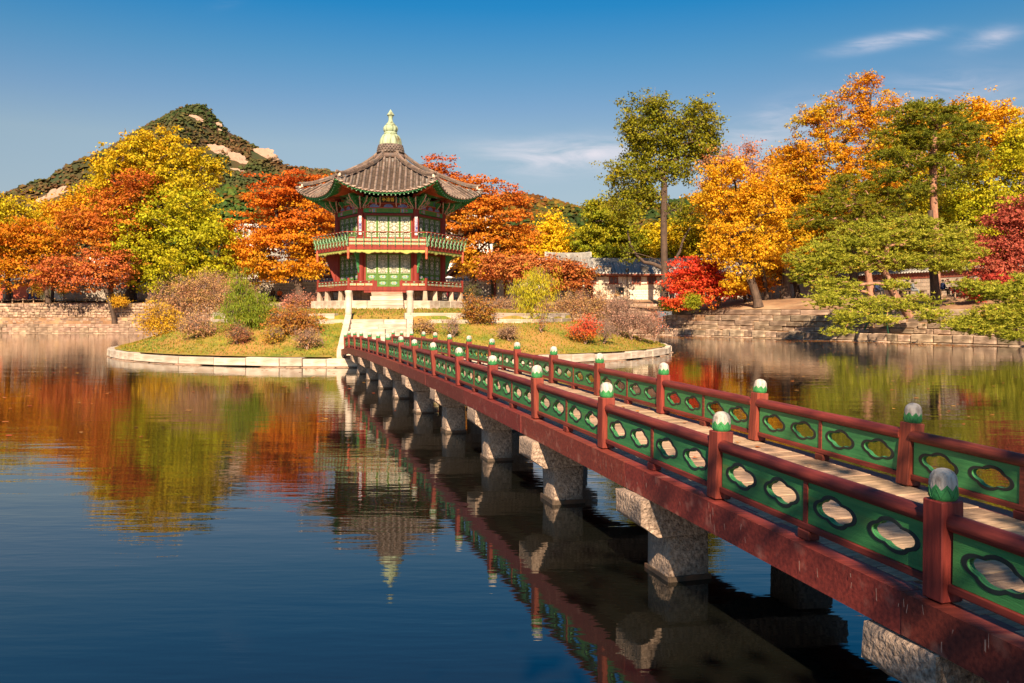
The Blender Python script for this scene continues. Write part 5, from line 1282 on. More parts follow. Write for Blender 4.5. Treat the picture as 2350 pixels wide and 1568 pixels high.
def buildings():
    # grey brick wall left of and behind the pavilion
    wall('tiled_wall', 'grey square brick wall with tiled coping behind the pavilion', (-33, 95.6), (-2.3, 93.2), 3.3, 5.5, (BRKG, BRKL))
    wall('tiled_wall', 'low grey striped wall beyond the left shore path', (-52, 99), (-33.2, 97.5), 3.3, 5.1, (BRKG, BRKG), bl=.8, bh=.16)
    wall('brick_wall', 'pale brick wall with red brick band behind the benches on the right', (26.5, 96), (40.5, 60.5), 3.1, 5.55, (BRKL, BRKR), bl=.40, bh=.30, band=.55)
    # long hall with brick pilasters
    def front1(o, T, hx, hy, z0, hw):
        y = -hy; x = -hx + .2; i = 0
        g = G(); g.box((0, y - .03, z0 + 1.42), (2 * hx, .08, .52), M=T); g.build('patterned_brick_band', BRKP, o)
        P = T @ Vector((-hx, y, 0)); Q = T @ Vector((hx, y, 0)); P.z = Q.z = 0; Ms = []; brick_rows(Ms, P, Q, z0 + .1, z0 + 1.14, .45, .26, .03, .05, off=.02); pieces('brick', o, unit(LIME, 'brick'), Ms, 300)
        g = G(); g.box((0, y - .06, z0 + 1.70), (2 * hx, .1, .07), M=T); g.box((0, y - .06, z0 + 2.5), (2 * hx, .1, .1), M=T); g.build('sill_beam', WOODR, o)
        for px in (-6.6, -4.1, -.3, 3.4, 7.0):
            g = G(); g.box((px, y - .12, z0 + 1.2), (.62, .2, 2.4), M=T); g.build('brick_pilaster', BRKP, o)
        for px in (-7.6, -5.35, -3.0, -1.4, 1.3, 2.4, 4.8, 6.0):
            window(o, T, px, y - .05, z0 + 1.74, .95, .74)
        for k, cx in enumerate((-6.0, -2.2, 3.9)):
            g = G(); c = (cx, -hy - .2, z0 + hw + .55)
            g.box((cx, -hy - .35, z0 + hw + .45), (.6, .6, .5), 0, M=T); 
            for q in range(3): g.box((cx, -hy - .35, z0 + hw + .52 + q * .14), (.78 + .06 * (q % 2), .78, .05), 1, M=T)
            g.build('roof_chimney', [LIME, TILEG], o)
    hanok('palace_hall', 'long grey tiled hall with brick pilasters and brown windows behind the pond', (15.8, 90.2), 17.2, 4.4, R_(1), 3.35, 2.72, 1.35, front1, over=.9, curve=.1)
    hanok('palace_hall', 'narrow grey tiled roof running behind the long hall', (12, 101), 26, 3.4, 0, 3.4, 4.35, .75, over=.8, curve=.08, wallm=GROUT)
    def front2(o, T, hx, hy, z0, hw):
        for x in (-1.0, .9): window(o, T, x, -hy - .05, z0 + 1.2, .9, 1.0)
        g = G(); g.box((2.0, -hy - .06, z0 + .95), (.9, .1, 1.9), M=T); g.build('plank_door', WOODR, o)
    hanok('gate_building', 'raised gate building with a curved grey ridge left of the long hall', (5.9, 89.5), 3.3 * 1.0, 4.2, 0, 3.35, 3.0, 1.6, front2, posts=3, over=1.0, curve=.25)
    hanok('palace_hall', 'grey tiled hall half hidden behind the low red maple', (1.8, 92), 5.0, 4.0, 0, 3.35, 2.8, 1.35, None, posts=4, over=.9, curve=.1)
    hanok('palace_house', 'grey tiled house with an orange timber gable just right of the pavilion', (-2.3, 97.5), 6.4, 5.0, R_(38), 3.35, 2.9, 2.1, None, posts=3, over=1.1, curve=.3)
    hanok('palace_house', 'small grey roofed house with a hipped corner right of the timber gable', (-.6, 93.6), 2.2, 3.8, R_(-4), 3.35, 2.7, 1.5, None, posts=2, over=.9, curve=.3)
    hanok('palace_hall', 'red pillared hall with white paper windows above the wall left of the pavilion', (-25.2, 103), 9.5, 5.0, R_(4), 3.4, 3.6, 2.0, lambda o, T, hx, hy, z0, hw: [window(o, T, x, -hy - .05, z0 + 1.6, .8, 1.4, REDO) for x in np.arange(-hx + .8, hx, 1.15)], posts=8, over=1.2, curve=.3, wallm=LIME)
    hanok('gate_house', 'red arched palace gate with a teal cornice at the left edge', (-62.5, 103), 9.0, 3.0, R_(2), 3.4, 2.4, 1.5, gatefront, over=.9, curve=.3, wallm=REDO, cat='gate')
    hanok('palace_house', 'pale walled house with red posts beside the gate on the left', (-53.2, 104), 4.4, 3.0, 0, 3.4, 2.3, 1.2, None, posts=3, over=.8, curve=.2)
    # white modern buildings up the slope
    for (xd, yd, w, h, Y, fl, lab) in ((565, 552, 58, 34, 240, 3, 'white flat roofed block glimpsed between the round green and the orange tree'), (618, 575, 36, 30, 200, 3, 'smaller white block behind the orange maple'), (1015, 545, 46, 26, 250, 2, 'white block showing through the rust red maple'),
                                       (1218, 596, 40, 24, 190, 2, 'low white building behind the palace roofs'), (1100, 520, 60, 22, 260, 2, 'pale building on the slope above the palace'), (228, 622, 36, 26, 180, 2, 'pale building between the left maples'), (950, 600, 50, 30, 190, 2, 'pale block behind the pavilion')):
        a = at(xd - w / 2, yd, Y); b = at(xd + w / 2, yd - h, Y); o = thing('white_building', lab, 'building', ((a.x + b.x) / 2, Y + 6, a.z - 6)); W = b.x - a.x; H = b.z - a.z + 12; cx = (a.x + b.x) / 2; z0 = a.z - 12
        g = G(); g.box((cx, Y + 6, z0 + H / 2), (W, 12, H)); g.box((cx, Y + 6, z0 + H + .25), (W + .6, 12.6, .5)); g.build('wall', CONC, o)
        n = max(2, int(W / 2.2)); 
        for f in range(fl + 1):
            for i in range(n):
                g = G(); g.box((a.x + W * (i + .5) / n, Y - .03, z0 + H - 1.9 - f * 2.8), (W / n * .55, .12, 1.3)); g.build('window', WIN, o)
def gatefront(o, T, hx, hy, z0, hw):
    g = G(); arc = [(-.6, 0), (-.6, 1.1)] + [(-.6 * math.cos(t), 1.1 + .5 * math.sin(t)) for t in np.linspace(.2, math.pi - .2, 8)] + [(.6, 1.1), (.6, 0)]
    g.prism(arc, 0, .06, M=T @ Matrix(((1, 0, 0, 2.2), (0, 0, 1, -hy - .06), (0, 1, 0, z0), (0, 0, 0, 1)))); g.build('arch_dark_panel', BLKP, o)  # flat black panel on the wall, painting the dark of the gateway
    g = G(); g.box((0, -hy - .08, z0 + hw - .18), (2 * hx, .2, .3), M=T); g.build('cornice', TEAL, o)
BRKP = mat('patterned_brick', (0.50, 0.40, 0.30), (0.70, 0.60, 0.48), 0.9, 1)
def _brick_tex(m):
    nt = m.node_tree; p = nt.nodes['Principled BSDF']; t = N(nt, 'ShaderNodeTexCoord'); mp_ = N(nt, 'ShaderNodeMapping'); mp_.inputs['Rotation'].default_value = (R_(90), 0, 0)
    b = N(nt, 'ShaderNodeTexBrick'); b.inputs['Scale'].default_value = 1; b.inputs['Brick Width'].default_value = .26; b.inputs['Row Height'].default_value = .085; b.inputs['Mortar Size'].default_value = .013
    b.inputs['Color1'].default_value = (.48, .36, .25, 1); b.inputs['Color2'].default_value = (.38, .28, .20, 1); b.inputs['Mortar'].default_value = (.72, .63, .5, 1)
    nt.links.new(t.outputs['Object'], mp_.inputs[0]); nt.links.new(mp_.outputs[0], b.inputs['Vector']); nt.links.new(b.outputs['Color'], p.inputs['Base Color'])
_brick_tex(BRKP)
buildings()
# ------------------------------------------------------------------ trees and shrubs
BARK = mat('bark', (0.13, 0.085, 0.06), (0.06, 0.04, 0.03), 0.95, 6, bump=0.03, bscale=14, stretch=(1, 1, .25))
BARKP = mat('pine_bark', (0.46, 0.23, 0.14), (0.24, 0.12, 0.08), 0.95, 6, bump=0.03, bscale=10, stretch=(1, 1, .4))
TWIG = mat('twigs', (0.36, 0.23, 0.17), (0.22, 0.14, 0.10), 0.9, 6)
def gz(x, y):
    """ground height of the land behind the banks"""
    # distance behind the nearest shore edge
    best = 1e9; z0 = 2.93; sb = 3.1
    for i, (za, s_) in ((1, (2.93, 3.1)), (2, (2.38, 2.3)), (3, (2.35, 2.3))):
        p, q = SHORE[i], SHORE[i + 1]; d, n, ln = edge_frame(p, q); v = Vector((x - p[0], y - p[1], 0)); t = max(0, min(ln, v.dot(d)))
        dd = (v - d * t).length
        if dd < best: best = dd; z0 = za; sb = s_
    w = max(0, best - sb); return min(z0 + (.115 if z0 > 2.9 else .22) * w, 3.4)
def tube_np(segs, sides=5):
    """segs: list of (p, q, rp, rq) -> vertices, faces"""
    P = np.array([s[0] for s in segs]); Q = np.array([s[1] for s in segs]); rp = np.array([s[2] for s in segs]); rq = np.array([s[3] for s in segs])
    d = Q - P; d /= np.maximum(np.linalg.norm(d, axis=1, keepdims=True), 1e-6)
    up = np.where(np.abs(d[:, 2:3]) < .9, np.array([[0, 0, 1.]]), np.array([[1., 0, 0]])); a = np.cross(d, up); a /= np.linalg.norm(a, axis=1, keepdims=True); b = np.cross(a, d)
    w = 2 * np.pi * np.arange(sides) / sides; ca, sa = np.cos(w), np.sin(w)
    ring = a[:, None] * ca[None, :, None] + b[:, None] * sa[None, :, None]
    V = np.concatenate([P[:, None] + ring * rp[:, None, None], Q[:, None] + ring * rq[:, None, None]], 1).reshape(-1, 3)
    n = len(segs); base = (np.arange(n) * 2 * sides)[:, None]; j = np.arange(sides)
    F = np.stack([base + j, base + (j + 1) % sides, base + sides + (j + 1) % sides, base + sides + j], 2).reshape(-1, 4)
    return V, F
def leaves_np(C, Nn, size, aspect, rr):
    n = len(C); r = rr.normal(0, 1, (n, 3)); u = np.cross(Nn, r); u /= np.maximum(np.linalg.norm(u, axis=1, keepdims=True), 1e-6); v = np.cross(Nn, u)
    s = size * rr.uniform(.6, 1.35, (n, 1))
    V = np.stack([C - u * s, C - v * s * aspect + Nn * s * .15, C + u * s, C + v * s * aspect + Nn * s * .15], 1).reshape(-1, 3); i = np.arange(n)[:, None] * 4
    return V, np.concatenate([i, i + 1, i + 2, i + 3], 1)
def tree(name, label, cat, base, Y, blobs, cols, n=14000, size=.11, aspect=.7, clump=.55, flat=.5, nc=None, trunk=.25, fork=.35, seed=1, group=None,
         shell=.55, bark=None, layered=False, rag=.12, limbs=(), lean=0, depth=.85, zb=None, twigs=0, mixn=.35, droop=0, stems=1, dy=0, gradient=None, up=.35, kink=.12, minr=.018, limb=1.0, leafm=None):
    """base: xd of the foot; blobs: (xd, yd, rx, ry[, dY]) parts of the crown as seen from the pond side at distance Y (+dY), rounded in depth"""
    rr = np.random.default_rng(seed); bx = (base - 1175) / 1951 * Y; bz = zb if zb is not None else gz(bx, Y); B = np.array([bx, Y, bz])
    cl = []; tot = sum(b[2] * b[3] for b in blobs); s_ = Y / 1951
    nc = nc or int(60 + 20 * len(blobs))
    for b in blobs:
        dy_ = b[4] if len(b) > 4 else 0; c = np.array(at(b[0], b[1], Y)); c[1] += dy_; rx, rz = b[2] * s_, b[3] * s_; ry = min(rx, max(rz, rx * .6) * 1.2) * depth
        m = max(3, int(nc * b[2] * b[3] / tot)); d = rr.normal(0, 1, (m, 3)); d /= np.linalg.norm(d, axis=1, keepdims=True); rad = shell + (1 - shell) * rr.uniform(0, 1, (m, 1)) ** .6
        cl.append(c + d * rad * np.array([rx, ry, rz]) * (1 + rag * rr.normal(0, 1, (m, 1))))
    cl = np.concatenate(cl); cl[:, 2] = np.maximum(cl[:, 2], bz + .3)
    # skeleton: trunk, then each clump joins the nearest lower node
    top = cl.mean(0); topz = bz + (cl[:, 2].max() - bz) * fork
    nodes = []; par = []
    ts = 6
    tx = B[0] + (top[0] - B[0]) * .35 + lean * s_
    for k in range(ts + 1):
        t = k / ts; nodes.append([B[0] + (tx - B[0]) * t ** 1.5 + rr.normal(0, kink * .3) * (k > 0) * .5, Y + rr.normal(0, .05), bz + (topz - bz) * t]); par.append(k - 1)
    if stems > 1:
        root = 0
        for q in range(stems):
            a = rr.uniform(0, 6.28); prev = 0
            for k in range(1, 4):
                t = k / 3; L = (topz - bz) * rr.uniform(.8, 1.3); nodes.append([B[0] + math.cos(a) * L * .5 * t, Y + math.sin(a) * L * .5 * t, bz + L * t]); par.append(prev); prev = len(nodes) - 1
    NA = np.array(nodes); order = np.argsort(np.linalg.norm(cl - NA[ts], axis=1)); ends = []
    for ci in order:
        c = cl[ci]; NA = np.asarray(nodes); dd = c - NA; dist = np.linalg.norm(dd, axis=1); pen = np.where(NA[:, 2] > c[2] + .15, (NA[:, 2] - c[2]) * 1.5, 0)
        lowpen = np.where(np.arange(len(NA)) < ts * .75, 2.0 + (dist * .3), 0) if stems == 1 else 0
        j = int(np.argmin(dist + pen + lowpen)); p = NA[j]; m = max(2, int(dist[j] / .8)); prev = j
        for k in range(1, m + 1):
            t = k / m; q = p + (c - p) * t; q[2] += math.sin(t * math.pi) * dist[j] * .06; q = q + rr.normal(0, kink, 3) * dist[j] * .16 * (0 if k == m else 1)
            nodes.append(list(q)); par.append(prev); prev = len(nodes) - 1
        ends.append(prev)
    cnt = np.zeros(len(nodes)); 
    for e in ends: cnt[e] += 1
    for i in range(len(nodes) - 1, 0, -1):
        if par[i] >= 0: cnt[par[i]] += cnt[i]
    NA = np.array(nodes); rad = np.maximum(minr, trunk * limb * (cnt / max(1, cnt[0])) ** .5)
    rad[:ts + 1] = np.maximum(rad[:ts + 1], trunk * np.linspace(1.0, .72, ts + 1)) if stems == 1 else rad[:ts + 1]
    if stems == 1: rad[0] = trunk * 1.35
    segs = [(NA[par[i]], NA[i], min(rad[par[i]], rad[i] * 1.8) if i > ts else rad[par[i]], rad[i]) for i in range(1, len(nodes)) if par[i] >= 0 and cnt[i] > 0]
    root = thing(name, label, cat, (bx, Y, bz), group)
    V, F = tube_np(segs, 6 if trunk > .3 else 4)
    main = inst('trunk', np_mesh('trunk', V, [F], [bark or BARK], smooth=True), Matrix.Identity(4), root)
    for q, lm in enumerate(limbs):
        g = G(); g.tube([at(a, b, Y + dy_ * 0) for a, b in lm], list(np.linspace(trunk * .62, trunk * .2, len(lm))), 8); g.build('limb', bark or BARK, root)
    # twigs
    if twigs:
        m = len(cl) * twigs; c = np.repeat(cl, twigs, 0); d = rr.normal(0, 1, (m, 3)); d[:, 2] = np.abs(d[:, 2]) * up * 2 + .1; d /= np.linalg.norm(d, axis=1, keepdims=True); L = clump * rr.uniform(.7, 1.9, (m, 1))
        V, F = tube_np(list(zip(c - d * L * .3, c + d * L, np.full(m, minr * .7), np.full(m, minr * .25))), 3); inst('twigs', np_mesh('twigs', V, [F], [TWIG]), Matrix.Identity(4), root)
    # leaves: sprays of leaves round every clump
    k = rr.integers(0, len(cl), n); wgt = rr.uniform(.5, 1.5, len(cl)); k = rr.choice(len(cl), n, p=wgt / wgt.sum())
    if layered:
        sub = 5; so = rr.normal(0, 1, (len(cl), sub, 3)) * np.array([clump, clump, clump * .5]); si = rr.integers(0, sub, n)
        off = so[k, si] + rr.normal(0, 1, (n, 3)) * np.array([clump * .55, clump * .55, clump * flat * .28])
    else:
        sub = 7; so = rr.normal(0, 1, (len(cl), sub, 3)) * clump * .8; si = rr.integers(0, sub, n)
        off = so[k, si] + rr.normal(0, 1, (n, 3)) * clump * np.array([.42, .42, .42 * flat])
    C = cl[k] + off
    ctr = cl.mean(0); out = C - ctr; out /= np.maximum(np.linalg.norm(out, axis=1, keepdims=True), .01)
    Nn = rr.normal(0, 1, (n, 3)) * .8 + out * .5 + np.array([0, -.15, .75]) * (1.3 if layered else .7)
    if droop: Nn[:, 2] *= .25
    Nn /= np.linalg.norm(Nn, axis=1, keepdims=True)
    if droop:      # long hanging leaves
        d = rr.normal(0, .35, (n, 3)); d[:, 2] = -1; d /= np.linalg.norm(d, axis=1, keepdims=True); sd = np.cross(d, Nn); sd /= np.linalg.norm(sd, axis=1, keepdims=True); s = size * rr.uniform(.7, 1.3, (n, 1))
        V = np.stack([C, C + d * s + sd * s * aspect, C + d * s * 2.2, C + d * s - sd * s * aspect], 1).reshape(-1, 3); i = np.arange(n)[:, None] * 4; F = np.concatenate([i, i + 1, i + 2, i + 3], 1)
    else: V, F = leaves_np(C, Nn, size, aspect, rr)
    pal = np.array(cols); m = len(pal)
    clc = rr.normal(0, 1, len(cl)); f = clc[k] * mixn + rr.normal(0, .22, n)
    if gradient: # gradient: weight along (x, z) moves through the palette
        gx_, gz_ = gradient; e = (C - cl.min(0)) / np.maximum(cl.max(0) - cl.min(0), .1); f = f + (e[:, 0] - .5) * gx_ + (e[:, 2] - .5) * gz_
    idx = np.clip((f * 1.1 + m / 2), 0, m - 1.001); i0 = idx.astype(int); fr = (idx - i0)[:, None]; i1 = np.minimum(i0 + 1, m - 1)
    Cc = pal[i0] * (1 - fr) + pal[i1] * fr; Cc = np.minimum(Cc * 1.22 * rr.uniform(.68, 1.3, (n, 1)), .85)
    cr = inst('crown', np_mesh('crown', V, [F], [leafm or LEAF], fcol=Cc), Matrix.Identity(4), root)
    cr['kind'] = 'stuff'
    return root
def pine(name, label, base, Y, pads, cols, n=22000, seed=1, trunk=.3, group=None, fork=.6, zb=None, lean=0, nlen=.17, bark=None, sparse=1.0, dpt=1.0, nc=None, root_pt=None):
    """pads: flat needle layers (xd, yd, rx, ry[, dY])"""
    rr = np.random.default_rng(seed); s_ = Y / 1951; bx = (base - 1175) * s_; bz = zb if zb is not None else gz(bx, Y); B = np.array([bx, Y, bz]); cl = []; tot = sum(b[2] * (b[3] + 6) for b in pads); nc = nc or len(pads) * 14
    for b in pads:
        c = np.array(at(b[0], b[1], Y)); c[1] += b[4] if len(b) > 4 else 0; rx, rz = b[2] * s_, b[3] * s_; m = max(4, int(nc * b[2] * (b[3] + 6) / tot))
        d = rr.normal(0, 1, (m, 3)); d /= np.linalg.norm(d, axis=1, keepdims=True); r = rr.uniform(.25, 1, (m, 1)) ** .5
        cl.append(c + d * r * np.array([rx * 1.05, rx * .8 * dpt, rz * 1.25]) + np.array([0, 0, 1.]) * rr.normal(0, rz * .35, (m, 1)))
    cl = np.concatenate(cl)
    cz = cl[:, 2].max(); topz = bz + (cz - bz) * fork; ts = 7; nodes = []; par = []; tx = cl[:, 0].mean() * .5 + bx * .5 + lean * s_
    if root_pt is not None: B = np.array(root_pt, float); bx, Yb, bz = B; 
    for k in range(ts + 1):
        t = k / ts; nodes.append([B[0] + (tx - B[0]) * t + math.sin(t * 7 + seed) * .18 * t, B[1] + (Y - B[1]) * t + math.sin(t * 5) * .1, B[2] + (topz - B[2]) * t]); par.append(k - 1)
    order = np.argsort(np.linalg.norm(cl - np.array(nodes[ts]), axis=1)); ends = []
    for ci in order:
        c = cl[ci]; NA = np.asarray(nodes); dist = np.linalg.norm(c - NA, axis=1); pen = np.abs(NA[:, 2] - c[2]) * .8 + np.where(np.arange(len(NA)) < 2, 6, 0); j = int(np.argmin(dist + pen)); p = NA[j]; m = max(2, int(dist[j] / .6)); prev = j
        for k in range(1, m + 1):
            t = k / m; q = p + (c - p) * t; q[2] += math.sin(t * math.pi) * dist[j] * .10; q = q + rr.normal(0, .1, 3) * dist[j] * .22 * (0 if k == m else 1); nodes.append(list(q)); par.append(prev); prev = len(nodes) - 1
        ends.append(prev)
    cnt = np.zeros(len(nodes)); 
    for e in ends: cnt[e] += 1
    for i in range(len(nodes) - 1, 0, -1):
        if par[i] >= 0: cnt[par[i]] += cnt[i]
    NA = np.array(nodes); rad = np.maximum(.03, trunk * (cnt / cnt[0]) ** .5 * .9); rad[:ts + 1] = np.maximum(rad[:ts + 1], trunk * np.linspace(1.1, .6, ts + 1))
    segs = [(NA[par[i]], NA[i], min(rad[par[i]], rad[i] * 1.6) if i > ts else rad[par[i]], rad[i]) for i in range(1, len(nodes)) if cnt[i] > 0 or i <= ts]
    root = thing(name, label, 'pine tree', tuple(B), group); V, F = tube_np(segs, 5); inst('trunk', np_mesh('trunk', V, [F], [bark or BARKP], smooth=True), Matrix.Identity(4), root)
    # needle tufts: bursts of thin blades pointing up and out
    nt = n // 9; k = rr.integers(0, len(cl), nt); off = rr.normal(0, 1, (nt, 3)) * np.array([.36, .36, .13]) * (Y / 60) ** .3; C0 = cl[k] + off
    C = np.repeat(C0, 9, 0); m = len(C); d = rr.normal(0, 1, (m, 3)) * np.array([1, 1, .6]); d[:, 2] = np.abs(d[:, 2]) * .9 + .25; d /= np.linalg.norm(d, axis=1, keepdims=True)
    sd = np.cross(d, rr.normal(0, 1, (m, 3))); sd /= np.linalg.norm(sd, axis=1, keepdims=True); L = nlen * rr.uniform(.7, 1.3, (m, 1)); w = L * .14
    V = np.stack([C - sd * w, C + sd * w, C + d * L], 1).reshape(-1, 3); i = np.arange(m)[:, None] * 3; F = np.concatenate([i + q for q in (0, 1, 2)], 1)
    pal = np.array(cols); f = np.repeat(rr.normal(0, .8, nt) * .6 + rr.normal(0, 1, len(cl))[k] * .4, 9); idx = np.clip((f + len(pal) / 2).astype(int), 0, len(pal) - 1)
    cr = inst('crown', np_mesh('crown', V, [F], [LEAF], fcol=pal[idx] * rr.uniform(.7, 1.25, (m, 1))), Matrix.Identity(4), root); cr['kind'] = 'stuff'
    return root

# palettes (albedo)
YG = [(.20, .24, .012), (.30, .30, .012), (.40, .33, .012), (.50, .33, .01), (.55, .28, .01)]
GY = [(.13, .18, .01), (.22, .26, .012), (.32, .32, .012), (.42, .35, .012), (.54, .30, .01)]
RO = [(.34, .055, .012), (.46, .095, .012), (.54, .14, .012), (.56, .21, .012), (.50, .28, .012)]
RD = [(.22, .045, .018), (.34, .075, .018), (.44, .115, .018), (.48, .19, .015), (.40, .25, .015)]
OY = [(.42, .14, .01), (.55, .22, .01), (.62, .30, .012), (.62, .36, .015), (.46, .34, .012)]
OB = [(.22, .06, .012), (.36, .10, .012), (.50, .18, .01), (.60, .28, .01), (.42, .30, .012), (.22, .22, .012)]
BR = [(.55, .012, .012), (.66, .025, .02), (.70, .06, .03), (.55, .10, .02), (.30, .20, .02)]
OL = [(.10, .15, .012), (.15, .20, .014), (.22, .25, .015), (.30, .27, .012), (.36, .24, .01)]
OLD_ = [(.07, .095, .01), (.11, .14, .012), (.16, .175, .012), (.23, .20, .01), (.30, .19, .01)]
PG = [(.09, .12, .012), (.14, .17, .015), (.22, .23, .02), (.32, .29, .02), (.42, .27, .02)]
PL_ = [(.15, .18, .02), (.27, .29, .025), (.42, .42, .04), (.54, .49, .06), (.58, .38, .05)]
SH = [(.24, .10, .05), (.34, .15, .08), (.42, .20, .11), (.38, .24, .08), (.26, .20, .04)]
def trees():
    A = 'autumn tree'
    # left shore
    tree('broadleaf_tree', 'yellow green tree at the far left edge behind the red gate', A, 20, 92, [(25, 500, 75, 45), (-40, 520, 60, 60), (60, 560, 50, 40)], YG, 11000, .15, clump=.8, seed=1, trunk=.3)
    tree('maple_tree', 'orange and green layered maple at the left edge over the shore path', A, 112, 89, [(20, 575, 70, 55), (95, 600, 62, 45), (60, 540, 60, 35), (10, 630, 60, 30), (130, 560, 35, 30)], [(.16, .20, .01), (.30, .22, .01), (.45, .22, .01), (.50, .14, .01), (.45, .09, .01)], 17000, 0.127, clump=0.74, layered=True, seed=2, trunk=.26)
    tree('broadleaf_tree', 'big golden crowned tree with a leaning trunk below the mountain', A, 298, 92, [(345, 370, 105, 58), (290, 410, 85, 50), (440, 410, 75, 50), (480, 385, 30, 22), (250, 400, 50, 40), (340, 345, 60, 30), (410, 460, 90, 40), (300, 480, 80, 40), (235, 440, 40, 30)],
         YG, 30000, .15, clump=.8, seed=3, trunk=.55, lean=40, mixn=.4, nc=150, gradient=(-.3, .8))
    tree('maple_tree', 'dark red maple between the golden and the round green tree', A, 255, 88, [(240, 490, 75, 50), (200, 540, 70, 45), (290, 450, 50, 35), (270, 560, 60, 50), (320, 420, 30, 30), (180, 500, 45, 30), (300, 500, 45, 40)], RD, 18000, 0.132, clump=0.77, layered=True, seed=4, trunk=.3, gradient=(.0, -.8))
    tree('maple_tree', 'low pinkish red maple reaching over the left bank steps', A, 262, 85.6, [(150, 615, 62, 28), (215, 605, 50, 32), (250, 625, 50, 22), (120, 640, 40, 16), (200, 650, 70, 15), (280, 600, 35, 25)], [(.32, .24, .02), (.44, .22, .02), (.48, .16, .03), (.46, .11, .04), (.50, .17, .05)], 10500, 0.117, clump=0.64, layered=True, seed=5, trunk=.2, zb=.95, fork=.5)
    tree('broadleaf_tree', 'round dense yellow green tree left of the pavilion', A, 345, 88, [(405, 560, 130, 85), (330, 545, 65, 65), (470, 570, 78, 70), (400, 490, 95, 45), (420, 630, 110, 45), (330, 610, 60, 45), (490, 630, 50, 30)], GY, 38000, 0.135, clump=0.70, seed=6, trunk=.42, nc=230, mixn=.3, lean=30, gradient=(0, -.2))
    tree('broadleaf_tree', 'small orange yellow tree behind the left shore maples', A, 120, 100, [(120, 490, 38, 28), (160, 480, 40, 30), (140, 520, 50, 30), (205, 460, 30, 25)], OY, 9000, .14, seed=7, trunk=.2, clump=.7)
    tree('maple_tree', 'bright orange red maple left of the pavilion with a forked dark trunk', A, 690, 88, [(665, 445, 85, 48), (600, 510, 65, 60), (700, 500, 75, 70), (640, 580, 90, 50), (740, 560, 45, 60), (575, 580, 40, 40), (720, 610, 60, 25), (600, 620, 50, 22), (690, 410, 40, 18)], RO, 36000, 0.136, clump=0.74, layered=True, seed=8, trunk=.42, fork=.25, nc=200, gradient=(.1, -2.0), limb=1.1)
    tree('maple_tree', 'wide rust red maple behind the right side of the pavilion', A, 1085, 87, [(1010, 400, 60, 28), (1090, 440, 85, 45), (1050, 500, 70, 60), (1150, 500, 72, 60), (1110, 560, 100, 45), (1185, 570, 40, 40), (1060, 590, 50, 30), (1130, 610, 80, 25), (1020, 450, 60, 50)], [(.28, .05, .015), (.38, .075, .015), (.46, .11, .015), (.48, .16, .015), (.50, .24, .015), (.40, .28, .015)], 36000, 0.131, clump=0.72, layered=True, seed=9, trunk=.4, fork=.25, nc=200, gradient=(-.2, -2.2))
    tree('broadleaf_tree', 'distant yellow tree seen above the wall beside the pavilion balcony', A, 560, 96, [(545, 560, 35, 30), (560, 600, 40, 30), (520, 630, 40, 20)], RO, 7000, .14, seed=10, trunk=.2, clump=.7)
    # middle
    tree('maple_tree', 'low red maple spreading in front of the grey tiled palace roofs', A, 1170, 84.5, [(1180, 612, 56, 16), (1130, 626, 40, 9), (1225, 606, 44, 16), (1200, 632, 46, 9), (1150, 600, 40, 14), (1250, 625, 25, 16)], [(.36, .08, .03), (.42, .11, .035), (.46, .15, .04), (.40, .19, .04)], 9000, 0.124, clump=0.62, layered=True, seed=11, trunk=.16)
    tree('maple_tree', 'small brown red maple before the gate building of the palace', A, 1305, 84.5, [(1300, 620, 34, 18), (1280, 612, 28, 16), (1330, 628, 22, 14), (1300, 650, 36, 12)], [(.26, .07, .025), (.34, .09, .03), (.40, .12, .03), (.28, .16, .03)], 5500, 0.124, clump=0.62, layered=True, seed=12, trunk=.17)
    tree('ginkgo_tree', 'bright yellow ginkgo behind the palace roofs', A, 1272, 100, [(1272, 555, 36, 45), (1268, 520, 22, 24), (1290, 580, 40, 22), (1240, 580, 26, 18)], [(.62, .36, .01), (.70, .42, .012), (.72, .46, .015)], 12000, .13, seed=13, trunk=.2, clump=.6)
    tree('broadleaf_tree', 'olive green tree behind the long palace roof', A, 1400, 98, [(1400, 520, 62, 44), (1350, 555, 50, 30), (1450, 555, 55, 32), (1390, 480, 40, 26), (1400, 575, 60, 18), (1480, 580, 30, 18)], OL, 20000, .14, seed=14, trunk=.3, clump=.65, nc=120)
    tree('tall_tree', 'tallest slender olive green tree with a bare dark trunk beside the pond', A, 1525, 79.6, [(1478, 262, 56, 40), (1455, 310, 42, 40), (1600, 275, 46, 45), (1625, 325, 34, 30), (1580, 330, 46, 40), (1500, 330, 45, 32), (1540, 385, 55, 26), (1450, 400, 48, 32), (1620, 370, 30, 18), (1420, 440, 30, 22), (1480, 450, 50, 30), (1530, 290, 30, 30),
         (1440, 480, 40, 16), (1570, 490, 36, 18), (1440, 590, 12, 12)], OLD_, 38000, 0.112, clump=0.66, seed=15, trunk=.33, limbs=[[(1524, 618), (1500, 606), (1478, 602), (1460, 585), (1446, 560), (1440, 530)], [(1528, 618), (1548, 600), (1560, 578), (1568, 550), (1585, 520)]], fork=.62, nc=300, shell=.3, twigs=2, mixn=.3, kink=.2, zb=2.3, up=.5)
    tree('broadleaf_tree', 'bright orange tree with dark limbs right of the tall olive tree', A, 1740, 73, [(1680, 440, 62, 60), (1740, 480, 60, 55), (1700, 530, 75, 50), (1640, 460, 45, 45), (1770, 430, 45, 40), (1650, 400, 40, 25), (1680, 385, 26, 22), (1730, 590, 75, 30), (1670, 580, 50, 28), (1780, 560, 40, 40), (1700, 640, 50, 16)], OY, 33000, 0.097, clump=0.57, seed=16, trunk=.36, fork=.35, nc=160, twigs=2, shell=.35, lean=-30)
